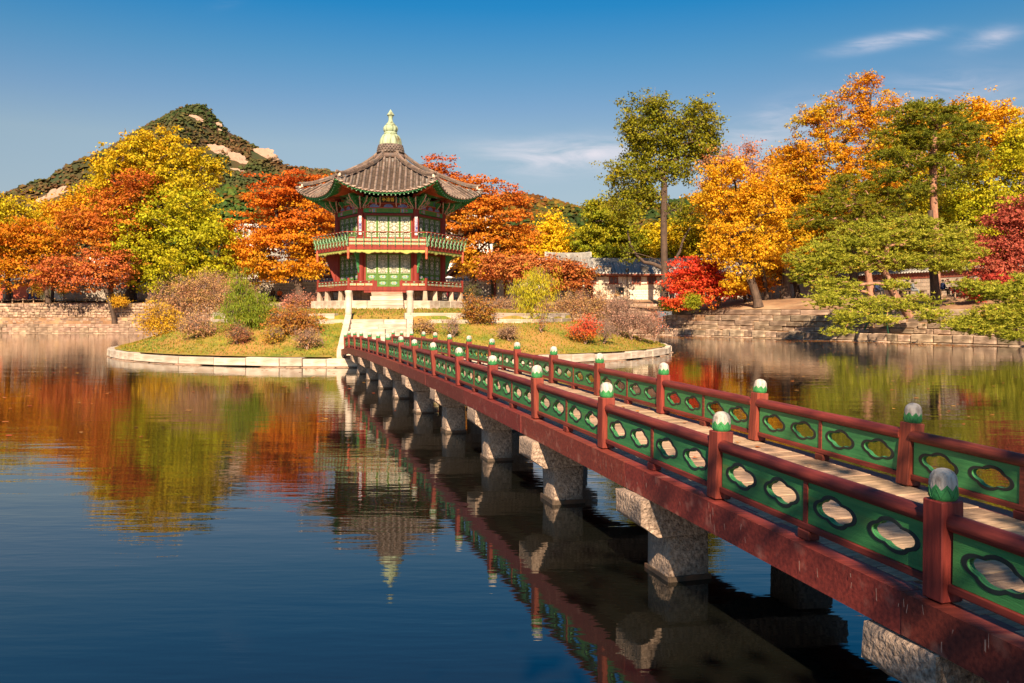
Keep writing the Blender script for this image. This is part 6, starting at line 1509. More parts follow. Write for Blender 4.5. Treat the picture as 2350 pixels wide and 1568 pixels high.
    tree('broadleaf_tree', 'twiggy pinkish orange treetop rising over the orange tree', A, 1760, 76, [(1720, 390, 45, 26), (1660, 370, 36, 22), (1725, 345, 22, 16), (1640, 420, 40, 30)], [(.50, .20, .06), (.58, .28, .08), (.50, .16, .06)], 4500, 0.087, clump=0.65, seed=17, trunk=.2, twigs=9, nc=70, shell=.2)
    tree('broadleaf_tree', 'brown and orange tree between the orange tree and the tall one behind', A, 1800, 80, [(1830, 400, 52, 52), (1850, 470, 55, 50), (1800, 480, 40, 40), (1870, 520, 60, 40), (1830, 350, 34, 26), (1800, 560, 60, 40), (1870, 590, 60, 30)], OB, 30000, 0.108, clump=0.59, seed=18, trunk=.34, nc=160)
    tree('tall_tree', 'tallest ragged orange and yellow treetop on the right', A, 1960, 78, [(1990, 190, 32, 28), (1960, 230, 60, 36), (1880, 250, 42, 28), (1850, 290, 38, 24), (1920, 290, 62, 36), (1990, 280, 56, 42), (2030, 240, 36, 28), (1880, 340, 60, 30), (1960, 350, 70, 36), (1900, 400, 60, 36), (2000, 410, 60, 40), (1860, 380, 40, 30), (1940, 460, 80, 40)], OB, 31000, .095, clump=.55, seed=19, trunk=.4, nc=180, shell=.3, twigs=2, mixn=.6, fork=.5, gradient=(-.3, .2))
    tree('maple_tree', 'vivid scarlet maple hanging over the stone embankment', A, 1652, 76, [(1600, 615, 46, 24), (1570, 640, 36, 20), (1630, 640, 38, 22), (1590, 665, 40, 18), (1575, 690, 26, 12), (1615, 690, 22, 10), (1640, 605, 26, 18), (1560, 700, 16, 10), (1650, 670, 30, 14)], BR, 15000, 0.098, clump=0.48, layered=True, seed=20, trunk=.17, fork=.45, gradient=(0, -.5))
    tree('maple_tree', 'small orange red maple above the group of visitors on the bank', A, 1710, 77, [(1690, 665, 40, 14), (1735, 655, 36, 16), (1660, 650, 26, 14), (1715, 640, 30, 12)], [(.5, .08, .02), (.55, .14, .02), (.58, .22, .02), (.5, .3, .02)], 8000, 0.094, clump=0.44, layered=True, seed=21, trunk=.12)
    tree('broadleaf_tree', 'orange topped tree behind the upper pine on the right', A, 2270, 84, [(2270, 290, 62, 50), (2220, 330, 50, 40), (2320, 330, 50, 50), (2260, 370, 60, 40), (2180, 300, 40, 40), (2250, 250, 40, 20)], OY, 22000, .13, clump=.7, seed=22, trunk=.34, nc=130)
    tree('broadleaf_tree', 'large dense yellow green tree at the right edge', A, 2290, 74, [(2280, 430, 85, 62), (2330, 370, 60, 50), (2240, 500, 75, 52), (2320, 500, 70, 60), (2290, 570, 90, 45), (2200, 560, 60, 40), (2350, 320, 40, 40), (2180, 470, 40, 40), (2360, 590, 50, 40)], GY, 36000, .11, clump=.6, seed=23, trunk=.5, nc=230)
    tree('broadleaf_tree', 'yellow treetop at the upper right corner of the grove', A, 2390, 80, [(2345, 300, 30, 30), (2380, 330, 50, 60), (2400, 420, 60, 60)], YG, 9000, .12, clump=.6, seed=24, trunk=.3)
    tree('broadleaf_tree', 'yellow and green tree filling the grove behind the pines', A, 2070, 80, [(2060, 480, 80, 50), (2120, 530, 80, 50), (2040, 560, 80, 40), (2180, 420, 50, 40), (1990, 500, 50, 40), (2130, 600, 70, 30), (2050, 400, 50, 40), (2110, 340, 60, 40)], [(.46, .12, .01), (.5, .22, .01), (.42, .32, .012), (.28, .30, .012), (.16, .22, .012)], 32000, .12, clump=.6, seed=25, trunk=.4, nc=180, gradient=(0, .4))
    tree('maple_tree', 'dark red maple at the right edge of the shore', A, 2330, 60, [(2310, 500, 40, 20), (2340, 530, 50, 26), (2290, 560, 46, 20), (2330, 590, 60, 22), (2270, 610, 50, 14), (2350, 480, 40, 20), (2300, 630, 60, 10), (2350, 560, 40, 30)], [(.17, .035, .022), (.26, .05, .03), (.36, .08, .05), (.44, .13, .07)], 17000, 0.089, clump=0.53, layered=True, seed=26, trunk=.24, nc=150)
    tree('maple_tree', 'low red maple twig hanging beside the benches on the right', A, 2290, 58.5, [(2245, 668, 22, 8), (2265, 655, 18, 7), (2230, 680, 16, 6), (2290, 640, 30, 10)], [(.30, .04, .025), (.42, .06, .04)], 4500, 0.074, clump=0.32, layered=True, seed=27, trunk=.07, nc=40, fork=.5)
    tree('maple_tree', 'red brown maple glowing between the scarlet maple and the long wall', A, 1830, 84, [(1800, 610, 60, 30), (1850, 560, 46, 40), (1780, 590, 40, 30)], OB, 13000, 0.108, clump=0.54, layered=True, seed=28, trunk=.3)
    # pines
    pine('pine_tree', 'tall dark green pine with layered crown and reddish trunk on the right', 2150, 68, [(2130, 245, 48, 10), (2075, 262, 45, 12), (2190, 262, 52, 12), (2110, 290, 80, 14), (2200, 300, 60, 14), (2060, 318, 52, 12), (2150, 330, 80, 14), (2040, 355, 45, 10), (2230, 350, 45, 12), (2110, 372, 70, 13), (2200, 390, 60, 12), (2040, 405, 50, 12), (2150, 425, 50, 12), (2090, 445, 46, 12)],
         PG, 60000, 31, .34, fork=.78, nc=260, nlen=.24)
    pine('pine_tree', 'green pine boughs stretching left in front of the brown tree', 2000, 69, [(1960, 420, 55, 12), (1910, 450, 45, 12), (1880, 480, 50, 13), (1950, 475, 60, 14), (2010, 455, 50, 12), (1860, 510, 50, 14), (1930, 520, 60, 14), (2000, 500, 55, 14), (2060, 490, 50, 12)], PG + [(.20, .28, .04)], 42000, 32, .28, fork=.7, nc=170, nlen=.22)
    pine('pine_tree', 'broad spreading light green pine leaning over the pond on two props', 2005, 57, [(1960, 560, 85, 16), (2060, 545, 90, 16), (2150, 565, 70, 16), (1880, 580, 65, 14), (2200, 540, 40, 14), (1850, 605, 48, 14), (1930, 605, 75, 15), (2030, 600, 80, 14), (2130, 605, 70, 14), (1860, 632, 44, 10), (1900, 665, 60, 12, -2), (2010, 655, 36, 7, -2), (1870, 695, 40, 11, -3), (1950, 700, 55, 12, -3), (2040, 700, 55, 12, -3), (1900, 728, 38, 10, -4), (2080, 722, 36, 9, -4), (1960, 735, 26, 8, -4), (2180, 610, 46, 9), (2210, 585, 40, 10), (1870, 755, 22, 6, -4), (2000, 525, 60, 12), (2100, 515, 60, 12)],
         PL_, 100000, 33, .30, fork=.5, nc=420, nlen=.20, zb=2.6, dpt=.6, root_pt=(27.4, 58.6, 1.85))
    pine('pine_tree', 'light green pine bough reaching into the picture at the right edge', 2390, 46, [(2320, 675, 46, 12), (2260, 668, 40, 11), (2350, 650, 40, 14), (2220, 655, 24, 8), (2300, 715, 46, 12), (2250, 728, 46, 11), (2345, 735, 36, 14), (2200, 742, 28, 8), (2290, 752, 46, 12), (2335, 772, 30, 11), (2240, 752, 30, 8), (2370, 700, 50, 20), (2400, 660, 50, 30)], PL_, 66000, 34, .26, fork=.5, nc=230, nlen=.17, zb=2.45, dpt=.6, root_pt=(37.0, 50.5, 2.4))
    # bare trunks of trees whose crowns merge above
    for xd, Y, r, lean, ytop, lab in ((1803, 76, .34, 3, 560, 'thick dark trunk standing before the long wall left of the spreading pine'), (2147, 60, .30, -14, 480, 'leaning brown trunk beside the stone benches on the right')):
        x = (xd - 1175) / 1951 * Y; z = gz(x, Y); g = G(); pts = [(x + lean / 1951 * Y * t + .06 * math.sin(t * 7), Y + .05 * math.sin(5 * t), z - .1 + t * (at(xd, ytop, Y).z - z)) for t in np.linspace(0, 1, 9)]
        rt = thing('tree_trunk', lab, 'tree trunk', (x, Y, z)); g.tube(pts, [r * 1.5, r * 1.1] + list(np.linspace(r, r * .6, 7)), 10); g.build('trunk', BARK, rt)
def fillers():
    A = 'autumn tree'
    tree('broadleaf_tree', 'rust brown tree filling the gap behind the bright orange tree', A, 1790, 92, [(1780, 400, 50, 50), (1760, 470, 50, 50), (1840, 450, 50, 50), (1620, 480, 40, 30)], OB, 10000, .15, seed=64, trunk=.3, clump=.8)
    tree('broadleaf_tree', 'yellow tree behind the left boughs of the spreading pine', A, 1900, 90, [(1890, 560, 70, 45), (1960, 540, 60, 50), (1840, 600, 60, 30), (1960, 610, 60, 30)], [(.42, .30, .012), (.52, .32, .012), (.46, .18, .012), (.34, .32, .012)], 12000, .15, seed=65, trunk=.3, clump=.8)
    tree('broadleaf_tree', 'orange tree behind the crown of the tall pine', A, 2090, 94, [(2060, 300, 60, 50), (2130, 290, 60, 40), (2040, 370, 60, 50), (2190, 280, 40, 30), (2120, 400, 70, 40)], [(.46, .12, .01), (.52, .20, .01), (.56, .30, .012), (.40, .32, .012)], 12000, .16, seed=66, trunk=.3, clump=.8)
    tree('broadleaf_tree', 'yellow green tree behind the foot of the tall bare trunk', A, 1600, 97, [(1600, 560, 60, 40), (1540, 580, 50, 30), (1650, 600, 40, 30), (1590, 520, 40, 26)], YG, 15000, .15, seed=61, trunk=.25, clump=.7)
    tree('broadleaf_tree', 'yellow tree between the ginkgo and the tall olive tree', A, 1490, 99, [(1490, 570, 46, 34), (1460, 590, 40, 22), (1520, 545, 36, 28)], [(.34, .32, .01), (.46, .36, .01), (.56, .38, .01)], 11000, .15, seed=62, trunk=.25, clump=.7)
    tree('maple_tree', 'rust and yellow trees mass behind the red maple left of the gate building', A, 1205, 101, [(1200, 560, 40, 26), (1225, 590, 36, 16)], RO, 6000, .14, seed=63, trunk=.2, clump=.6)
def shrubs():
    S = 'shrub'; k = 100
    def sh(label, xd, yb, blobs, cols, n, size=.035, Y=None, nm='shrub', clump=.16, twigs=3, stems=5, **kw):
        nonlocal k; k += 1
        # foot on the island: find distance where the sight line meets the slope
        if Y is None:
            for Y in np.linspace(33, 50, 340):
                p = at(xd, yb, Y)
                if (p.x - IC.x) ** 2 + (p.y - IC.y) ** 2 < 14.4 ** 2 and island_z(p.x, p.y) >= p.z: break
        x = (xd - 1175) / 1951 * Y; kw.setdefault('nc', 70); kw.setdefault('shell', .3); kw.setdefault('kink', .22); kw.setdefault('rag', .3)
        blobs = [(b[0], b[1] + b[3] * .08, b[2] * .93, b[3] * .86) for b in blobs]
        tree(nm, label, S, xd, Y, blobs, cols, int(n * (.8 if kw.get('droop') else .45)), size, clump=clump * 1.25, seed=k, twigs=twigs + 2, stems=stems, trunk=kw.pop('trunk', .05), zb=island_z(x, Y) if math.hypot(x - IC.x, Y - IC.y) < 14.5 else None, fork=kw.pop('fork', .25), minr=kw.pop('minr', .009), bark=TWIG, up=.8, **kw)
    PK = SH; GB = [(.10, .14, .02), (.18, .19, .025), (.28, .18, .03), (.36, .12, .03), (.40, .24, .04)]
    sh('large pinkish brown shrub thicket on the left of the island', 450, 745, [(450, 690, 75, 40), (400, 700, 50, 38), (510, 680, 60, 32), (470, 650, 45, 18), (420, 665, 40, 20)], PK, 26000, .04, Y=46.5, nc=200, stems=9, twigs=4, clump=.28)
    sh('yellow and brown shrub at the left end of the island', 385, 765, [(375, 730, 45, 28), (345, 740, 25, 20), (400, 745, 50, 20), (355, 710, 22, 14)], [(.20, .10, .04), (.34, .14, .04), (.50, .28, .02), (.56, .34, .02), (.30, .26, .03)], 13000, .04, nc=110, stems=7, clump=.24)
    sh('pink brown shrub rising behind the leafy green bush', 520, 720, [(510, 660, 52, 22), (550, 665, 40, 22), (480, 640, 36, 12)], PK, 9000, .04, Y=49.5, nc=80, clump=.26)
    sh('bright green leafy bush with long drooping leaves left of the steps', 566, 757, [(565, 700, 44, 36), (555, 665, 26, 24), (580, 730, 38, 22), (540, 715, 30, 26), (605, 705, 22, 22), (550, 640, 12, 14)], [(.05, .09, .01), (.09, .15, .012), (.14, .20, .015), (.22, .23, .02), (.32, .22, .015)], 17000, .06, nm='leafy_bush', droop=1, aspect=.22, nc=130, twigs=1, clump=.22, trunk=.06)
    sh('brown and green shrub nearest the steps on the left', 680, 768, [(675, 735, 48, 26), (650, 745, 30, 20), (705, 740, 26, 22)], GB + [(.34, .13, .07)], 15000, .038, nc=120, clump=.2, stems=7)
    sh('low pink shrub behind the brown one beside the pavilion platform', 700, 712, [(690, 693, 36, 16), (720, 700, 20, 12), (665, 690, 16, 12)], [(.42, .12, .09), (.44, .18, .12), (.3, .13, .08)], 7000, .04, Y=47, nc=70, clump=.2)
    sh('airy brown shrub on the lower left slope of the island', 468, 775, [(455, 745, 40, 22), (480, 760, 24, 12), (430, 750, 24, 16)], PK, 4500, .035, nc=80, twigs=6, clump=.2)
    sh('small dark reddish shrub in front of the green bush', 545, 790, [(545, 768, 26, 19), (560, 775, 16, 12)], [(.20, .07, .045), (.30, .10, .06), (.24, .14, .04)], 4200, .032, nc=60, twigs=4)
    sh('small yellowish shrub below the brown and green one', 628, 790, [(630, 768, 20, 18), (620, 775, 14, 12)], [(.2, .2, .02), (.34, .28, .03), (.40, .18, .03)], 2600, .032, nc=45, twigs=4)
    sh('sparse twiggy pink shrub nearest the stone string of the steps', 705, 803, [(705, 775, 28, 20), (690, 785, 20, 12), (725, 780, 16, 16)], PK, 2400, .03, nc=60, twigs=7)
    sh('bare crooked little tree on the left slope of the island', 432, 770, [(440, 730, 10, 14)], PK, 120, .03, nc=10, twigs=2, stems=2, nm='bare_sapling')
    sh('round green and rust shrub right of the steps', 1095, 745, [(1095, 712, 36, 26), (1110, 725, 26, 18), (1080, 700, 22, 18), (1125, 700, 14, 12)], GB, 9000, .038, nc=100, twigs=5, stems=8)
    sh('low brown shrub beside the right stone string', 968, 768, [(968, 752, 20, 13), (985, 758, 12, 9)], PK, 2400, .032, nc=40, twigs=3)
    sh('sparse grey twig shrub on the right lawn near the bridge', 1040, 775, [(1040, 745, 20, 22)], PK, 500, .03, nc=30, twigs=6)
    sh('small grey brown shrub in the middle of the right lawn', 1168, 783, [(1168, 766, 22, 14)], [(.22, .12, .07), (.3, .18, .1)], 2600, .03, nc=50, twigs=5)
    sh('tiny seedling with green and red leaves on the right lawn', 1243, 763, [(1243, 745, 9, 13), (1246, 730, 6, 7)], [(.15, .2, .02), (.44, .12, .05)], 500, .03, nc=16, twigs=2, nm='seedling', stems=2)
    sh('bright red and green shrub low on the right lawn', 1343, 790, [(1343, 764, 26, 20), (1320, 760, 12, 14), (1362, 755, 12, 14), (1345, 745, 14, 10)], [(.14, .16, .02), (.40, .14, .02), (.58, .07, .03), (.62, .10, .05)], 6500, .036, nc=80, gradient=(0, 1.6), twigs=2)
    sh('large pinkish brown shrub on the right shoulder of the island', 1345, 747, [(1345, 695, 50, 26), (1310, 700, 30, 22), (1390, 700, 40, 26), (1360, 720, 44, 20)], PK, 17000, .038, Y=45.5, nc=150, twigs=4, clump=.24, stems=9)
    sh('wide greyish pink shrub at the right end of the island', 1450, 768, [(1450, 735, 56, 30), (1410, 740, 36, 26), (1490, 750, 28, 20), (1430, 700, 46, 14)], [(.34, .16, .12), (.40, .21, .16), (.30, .18, .12)], 14000, .034, Y=42.5, nc=170, twigs=7, clump=.24, stems=9)
    sh('reddish shrub with pink leaves at the water end of the island', 1500, 762, [(1500, 725, 16, 24), (1512, 745, 10, 16), (1490, 745, 14, 14)], [(.44, .12, .08), (.50, .16, .10), (.3, .16, .08)], 2800, .04, Y=44.5, nc=50, twigs=4)
    sh('twiggy bare shrub beside the bright red one', 1385, 790, [(1392, 762, 24, 20)], PK, 250, .03, nc=40, twigs=8)
    sh('dark shrub against the palace wall behind the round shrub', 1083, 690, [(1083, 675, 12, 14)], [(.05, .06, .02), (.10, .10, .03)], 2200, .045, Y=62, nc=30, clump=.25)
    for i, (x, w) in enumerate(((1145, 30), (1190, 26), (1255, 30), (1290, 20), (1210, 20), (1060, 14))):
        sh(('sparse brown thicket on the back of the island left of the weeping tree', 'second brown thicket behind the island kerb', 'brown thicket right of the weeping tree', 'small thicket beside the big pink shrub', 'low thicket at the foot of the weeping tree', 'thin shrub at the corner of the stone platform')[i], x, 722, [(x, 703, w, 18)], PK, 3200, .04, Y=57.5 if i < 5 else 52, nc=50, twigs=6, clump=.25)
    k += 1
    for Yw in np.linspace(38, 56, 300):
        pw = at(1219, 728, Yw)
        if (pw.x - IC.x) ** 2 + (pw.y - IC.y) ** 2 < 14.4 ** 2 and island_z(pw.x, pw.y) >= pw.z: break
    tree('weeping_tree', 'small weeping yellow green tree behind the right lawn', 'small tree', 1219, Yw, [(1232, 660, 34, 24), (1222, 685, 30, 22), (1245, 640, 28, 18), (1205, 660, 22, 20), (1215, 700, 16, 12)], [(.20, .26, .015), (.32, .34, .02), (.44, .38, .02), (.50, .32, .02)], 6500, .07, clump=.3, seed=141, droop=1, aspect=.16, trunk=.07, nc=110, zb=island_z(pw.x, Yw), twigs=2, fork=.4)
    k += 1
    for i, (x, y, w, h, Y, c) in enumerate(((272, 742, 15, 9, 85.9, [(.5, .36, .03), (.56, .30, .02)]), (1590, 700, 12, 8, 72, OL), (90, 672, 14, 12, 90, [(.4, .3, .03), (.5, .3, .04)]), (1540, 715, 20, 10, 79, OL), (145, 672, 12, 12, 88, [(.34, .3, .03)]))):
        tree('shrub', ('yellow shrub on the left embankment ledge', 'green weeds behind the scarlet maple', 'small yellow bush beside the left path', 'dark green shrubs at the foot of the palace wall', 'thin yellow bush by the left path fence')[i], S, x, Y, [(x, y - h, w, h)], c, 2500, .06, clump=.3, seed=160 + i, trunk=.04, stems=5, minr=.012, fork=.3)
trees(); fillers(); shrubs()
# ------------------------------------------------------------------ visitors, benches, signs, props, floating leaves
def skin_mesh(name, pts, edges, radii, m):
    me = bpy.data.meshes.new(name); me.from_pydata(pts, edges, []); o = bpy.data.objects.new(name, me); col.objects.link(o)
    o.modifiers.new('skin', 'SKIN'); sub = o.modifiers.new('sub', 'SUBSURF'); sub.levels = 1; sub.render_levels = 1
    for v, r in zip(me.skin_vertices[0].data, radii): v.radius = (r, r)
    me.skin_vertices[0].data[0].use_root = True
    r = bpy.data.meshes.new_from_object(o, depsgraph=bpy.context.evaluated_depsgraph_get()); bpy.data.objects.remove(o); r.name = name; r.materials.clear(); r.materials.append(m)
    r.polygons.foreach_set('use_smooth', [True] * len(r.polygons)); return r
SKIN = mat('skin', (0.55, 0.33, 0.23), None, .6)
CL = {k: mat('cloth_' + k, c, tuple(x * .7 for x in c), .9, 6) for k, c in dict(black=(.018, .018, .022), navy=(.03, .045, .12), red=(.62, .03, .03), orange=(.68, .14, .03), grey=(.22, .24, .26), beige=(.50, .42, .33), white=(.72, .70, .66), maroon=(.25, .02, .03), blue=(.07, .16, .36), brown=(.10, .06, .04), olive=(.16, .15, .08)).items()}
def pose(kind):
    """joints in metres, person faces -y"""
    if kind == 'stand': hip, kn, ft, ly = .93, .50, .06, 0.0; legs = [((s * .09, 0, hip - .05), (s * .11, -.02, kn), (s * .12, .02, .09), (s * .13, -.10, .03)) for s in (-1, 1)]; z = 0; arms = [((s * .19, 0, 1.38), (s * .25, .03, 1.12), (s * .24, -.08, .90), (s * .235, -.12, .82)) for s in (-1, 1)]
    elif kind == 'walk': legs = [((-.09, 0, .88), (-.11, -.18, .50), (-.12, -.22, .09), (-.13, -.34, .05)), ((.09, 0, .88), (.11, .06, .47), (.12, .30, .14), (.13, .22, .03))]; z = 0; arms = [((-.19, 0, 1.38), (-.25, .14, 1.13), (-.24, .10, .90), (-.235, .07, .82)), ((.19, 0, 1.38), (.25, -.10, 1.13), (.24, -.24, .95), (.235, -.29, .89))]
    elif kind == 'photo': legs = [((s * .09, 0, .88), (s * .11, -.02, .50), (s * .12, .02, .09), (s * .13, -.10, .03)) for s in (-1, 1)]; z = 0; arms = [((s * .19, 0, 1.38), (s * .26, -.10, 1.18), (s * .10, -.32, 1.38), (s * .05, -.36, 1.44)) for s in (-1, 1)]
    else: legs = [((s * .10, 0, .46), (s * .14, -.44, .48), (s * .13, -.46, .10), (s * .14, -.58, .04)) for s in (-1, 1)]; z = -.44; arms = [((s * .19, -.02, .94), (s * .25, -.08, .70), (s * .14, -.30, .60), (s * .10, -.36, .58)) for s in (-1, 1)]
    return legs, arms, z
PM = {}
def person_meshes(kind, skirt=False):
    key = (kind, skirt)
    if key in PM: return PM[key]
    legs, arms, z = pose(kind)
    pts = [(0, 0, .93 + z), (0, 0, 1.12 + z), (0, 0, 1.33 + z), (0, .0, 1.45 + z), (0, -.01, 1.53 + z), (0, -.02, 1.60 + z), (0, -.02, 1.67 + z)]; rad = [.13, .12, .13, .055, .07, .088, .07]; ed = [(i, i + 1) for i in range(6)]
    for L in legs:
        b = len(pts); pts += list(L); rad += [.085, .055, .04, .035]; ed += [(0, b), (b, b + 1), (b + 1, b + 2), (b + 2, b + 3)]
    for A in arms:
        b = len(pts); pts += list(A); rad += [.055, .042, .032, .03]; ed += [(2, b), (b, b + 1), (b + 1, b + 2), (b + 2, b + 3)]
    body = skin_mesh('body', pts, ed, rad, SKIN)
    def jk():
        g = G(); T = Matrix.Diagonal((1.25, .8, 1, 1)); low = .72 if skirt else .84
        g.lathe([(.19, low + z), (.175, .98 + z), (.16, 1.12 + z), (.185, 1.30 + z), (.17, 1.40 + z), (.07, 1.47 + z)], 12, M=T)
        for A in arms: g.tube([A[0], A[1], A[2]], [.075, .06, .05], 8)
        return g
    def tr():
        g = G(); g.lathe([(.15, (legs[0][0][2]) - .05), (.165, .93 + z), (.15, 1.0 + z)], 10, M=Matrix.Diagonal((1.2, .85, 1, 1)))
        for L in legs: g.tube([L[0], L[1], L[2]], [.10, .075, .06], 8)
        return g
    def hr():
        g = G(); vs = [(.095 * math.cos(w) * math.cos(p), -.005 + .105 * math.sin(w) * math.cos(p), 1.62 + z + .10 * math.sin(p)) for p in np.linspace(-.35, 1.5, 6) for w in np.linspace(0, 2 * math.pi, 12, endpoint=False)]
        g.add(vs, [(i * 12 + j, i * 12 + (j + 1) % 12, (i + 1) * 12 + (j + 1) % 12, (i + 1) * 12 + j) for i in range(5) for j in range(12)], 0, True); g.add(vs[-12:], [tuple(range(12))]); return g
    def ht():
        g = G(); g.lathe([(.18, 1.66 + z), (.185, 1.67 + z), (.10, 1.68 + z), (.095, 1.76 + z), (.06, 1.79 + z)], 14, c=(0, -.01, 0)); return g
    def sh():
        g = G()
        for L in legs: a, b = Vector(L[2]), Vector(L[3]); g.tube([a + Vector((0, .04, -.04)), b], [.045, .04], 7)
        return g
    PM[key] = (body, jk, tr, hr, ht, sh); return PM[key]
def person(label, x, Y, kind='stand', face=0, top='black', low='navy', hat=None, hair='brown', skirt=False, z=None, h=1.0, group=None):
    X = (x - 1175) / 1951 * Y; z = gz(X, Y) if z is None else z
    body, jk, tr, hr, ht, sh = person_meshes(kind, skirt)
    o = thing('person', label, 'person', (X, Y, z), group, rz=R_(face)); M = Matrix.Translation((X, Y, z)) @ Matrix.Rotation(R_(face), 4, 'Z') @ Matrix.Diagonal((h, h, h, 1))
    inst('body', body, M, o); inst('jacket', jk().mesh('jacket', [CL[top]]), M, o); inst('trousers', tr().mesh('trousers', [CL[low]]), M, o); inst('shoes', sh().mesh('shoes', [CL['black']]), M, o)
    if hat: inst('hat', ht().mesh('hat', [CL[hat]]), M, o)
    inst('hair', hr().mesh('hair', [CL[hair]]), M, o)
    return o
def people():
    zp = 3.42
    B = [('person seated in dark clothes nearest the green bush, before the grey wall', 627, 91.5, 'sit', -10, 'brown', 'black', None), ('person seated in orange and black against the grey wall', 642, 91.2, 'sit', 10, 'orange', 'black', None),
         ('person in dark red standing beside the pavilion platform', 1033, 61.2, 'stand', 150, 'maroon', 'black', None), ('person in blue standing behind the small brown red maple', 1294, 86.5, 'stand', 30, 'blue', 'navy', None),
         ('person in a dark coat seated with arms up before the long hall', 1352, 86.2, 'photo', 200, 'black', 'black', None), ('person in white standing half hidden left of the weeping tree', 1193, 88, 'stand', 0, 'white', 'beige', None),
         ('person in dark clothes at the left side of the tall bare trunk', 1517, 85, 'stand', 90, 'olive', 'navy', None), ('person in a long red coat right of the tall bare trunk', 1542, 84.5, 'stand', -10, 'red', 'black', None),
         ('person in a black jacket and white trousers beside the red coat', 1551, 85, 'stand', 20, 'black', 'white', None), ('person in navy standing behind the scarlet maple', 1624, 83, 'stand', 10, 'navy', 'navy', None),
         ('person in brown beside the beige coat on the shaded bank', 1640, 81.5, 'stand', 40, 'brown', 'black', None), ('person in a beige coat and black trousers on the shaded bank', 1650, 79.5, 'stand', 0, 'beige', 'black', None),
         ('person in black standing left of the orange outfit', 1677, 82, 'stand', -20, 'black', 'black', None), ('person dressed all in orange under the small maple', 1688, 79.4, 'stand', 0, 'orange', 'orange', 'brown'),
         ('person in dark blue near the foot of the orange tree', 1713, 82, 'walk', 70, 'navy', 'black', None), ('person in grey beside the foot of the orange tree', 1724, 82.5, 'stand', -30, 'grey', 'navy', None),
         ('person in blue behind the props of the spreading pine', 2014, 68.5, 'sit', 20, 'navy', 'black', None), ('person with a dark hat seated on the bench behind the pine', 2082, 66.5, 'sit', -20, 'black', 'black', 'black'),
         ('person with a brown brimmed hat and grey jacket on the bench', 2094, 66, 'sit', 60, 'grey', 'grey', 'brown'), ('person in navy seated right of the leaning trunk', 2163, 64.5, 'sit', 90, 'navy', 'black', None),
         ('person in a red jacket seated on the right bench', 2209, 63.2, 'sit', -10, 'red', 'black', None), ('person in black beside the red jacket on the right bench', 2222, 63, 'sit', 20, 'black', 'navy', None),
         ('person in dark clothes standing behind the low red maple', 2262, 62.8, 'stand', 10, 'black', 'black', None), ('person in blue jeans at the right end of the benches', 2274, 63, 'stand', 0, 'brown', 'blue', None),
         ('person in a light blue top walking on the left path', 80, 93.5, 'walk', 80, 'blue', 'blue', None), ('person in white walking on the left path', 68, 93.8, 'walk', 80, 'white', 'blue', None)]
    for lab, x, Y, kd, f, t, l, hat in B: person(lab, x, Y, kd, f, t, l, hat, z=2.36 if x == 1033 else None, h=random.uniform(.95, 1.05), skirt='coat' in lab)
    # benches
    def bench(lab, x, Y, w, rz=0):
        X = (x - 1175) / 1951 * Y; z = gz(X, Y); o = thing('bench', lab, 'bench', (X, Y, z)); T = Matrix.Translation((X, Y, z)) @ Matrix.Rotation(R_(rz), 4, 'Z')
        g = G(); g.box((0, 0, .41), (w, .5, .09), M=T, bev=.01); g.build('seat', BENCH, o)
        for s in (-1, 1): g = G(); g.box((s * w * .36, 0, .18), (.3, .4, .37), M=T, bev=.01); g.build('leg', BENCH, o)
    for a in (('dark plank bench under the two hatted visitors', 2092, 66.2, 2.6, 20), ('dark plank bench beside the leaning trunk', 2172, 64.4, 2.4, 20), ('dark plank bench under the red jacket', 2216, 63.1, 2.6, 20), ('dark bench against the grey wall left of the pavilion', 636, 91.4, 2.2, 0), ('dark bench behind the low red maple twig', 2262, 61.6, 1.8, 20)): bench(*a)
    g = G(); X = (2185 - 1175) / 1951 * 64.2; g.tube([(X - .25, 64.2, gz(X, 64.2) + .56), (X + .25, 64.15, gz(X, 64.2) + .56)], [.12, .15], 10); g.build('backpack', CL['maroon'], label='dark red backpack lying on the bench beside the leaning trunk', cat='backpack')
    g = G(); X = (2245 - 1175) / 1951 * 62.6; g.box((X, 62.6, gz(X, 62.6) + .08), (.6, .3, .16), bev=.03); g.build('bag', CL['blue'], label='bright blue bag on the ground near the right bench', cat='bag')
    # green props of the pine
    for lab, a, b in (('left of the two green iron props holding up the pine', at(1971, 782, 64), at(2002, 712, 60)), ('right of the two green iron props holding up the pine', at(2043, 784.5, 61), at(2030, 715, 58.5))):
        a.z = -.3; g = G(); g.tube([a, b], .055, 8); o = g.build('pine_prop', PROP, label=lab, cat='pole', group='green props under the spreading pine')
    # lamp post, sign boards, fence posts with rope
    p = at(1439, 680, 83); z = gz(p.x, p.y); o = thing('lamp_post', 'thin dark lamp post before the long tiled hall', 'lamp post', (p.x, p.y, z)); g = G(); g.lathe([(.09, 0), (.07, .4), (.05, .5), (.045, 3.0), (.06, 3.02)], 10, c=(p.x, p.y, z)); g.build('pole', BLKP, o); g = G(); g.lathe([(.06, 3.02), (.16, 3.1), (.17, 3.35), (.05, 3.45)], 10, c=(p.x, p.y, z)); g.build('lantern', BLKP, o)
    for lab, x, y, w, h, Y in (('dark notice board before the long hall beside the lamp post', 1423, 668, 18, 17, 84), ('dark notice board before the wall right of the pavilion', 1088, 664, 16, 15, 88)):
        a = at(x, y, Y); W, H = w / 1951 * Y, h / 1951 * Y; z = gz(a.x, Y); o = thing('notice_board', lab, 'sign', (a.x, Y, z)); g = G(); g.box((a.x, Y, a.z), (W, .08, H), bev=.01); g.build('board', BLKP, o)
        for s in (-1, 1): g = G(); g.box((a.x + s * W * .42, Y + .06, (z + a.z) / 2), (.06, .06, a.z - z)); g.build('leg', BLKP, o)
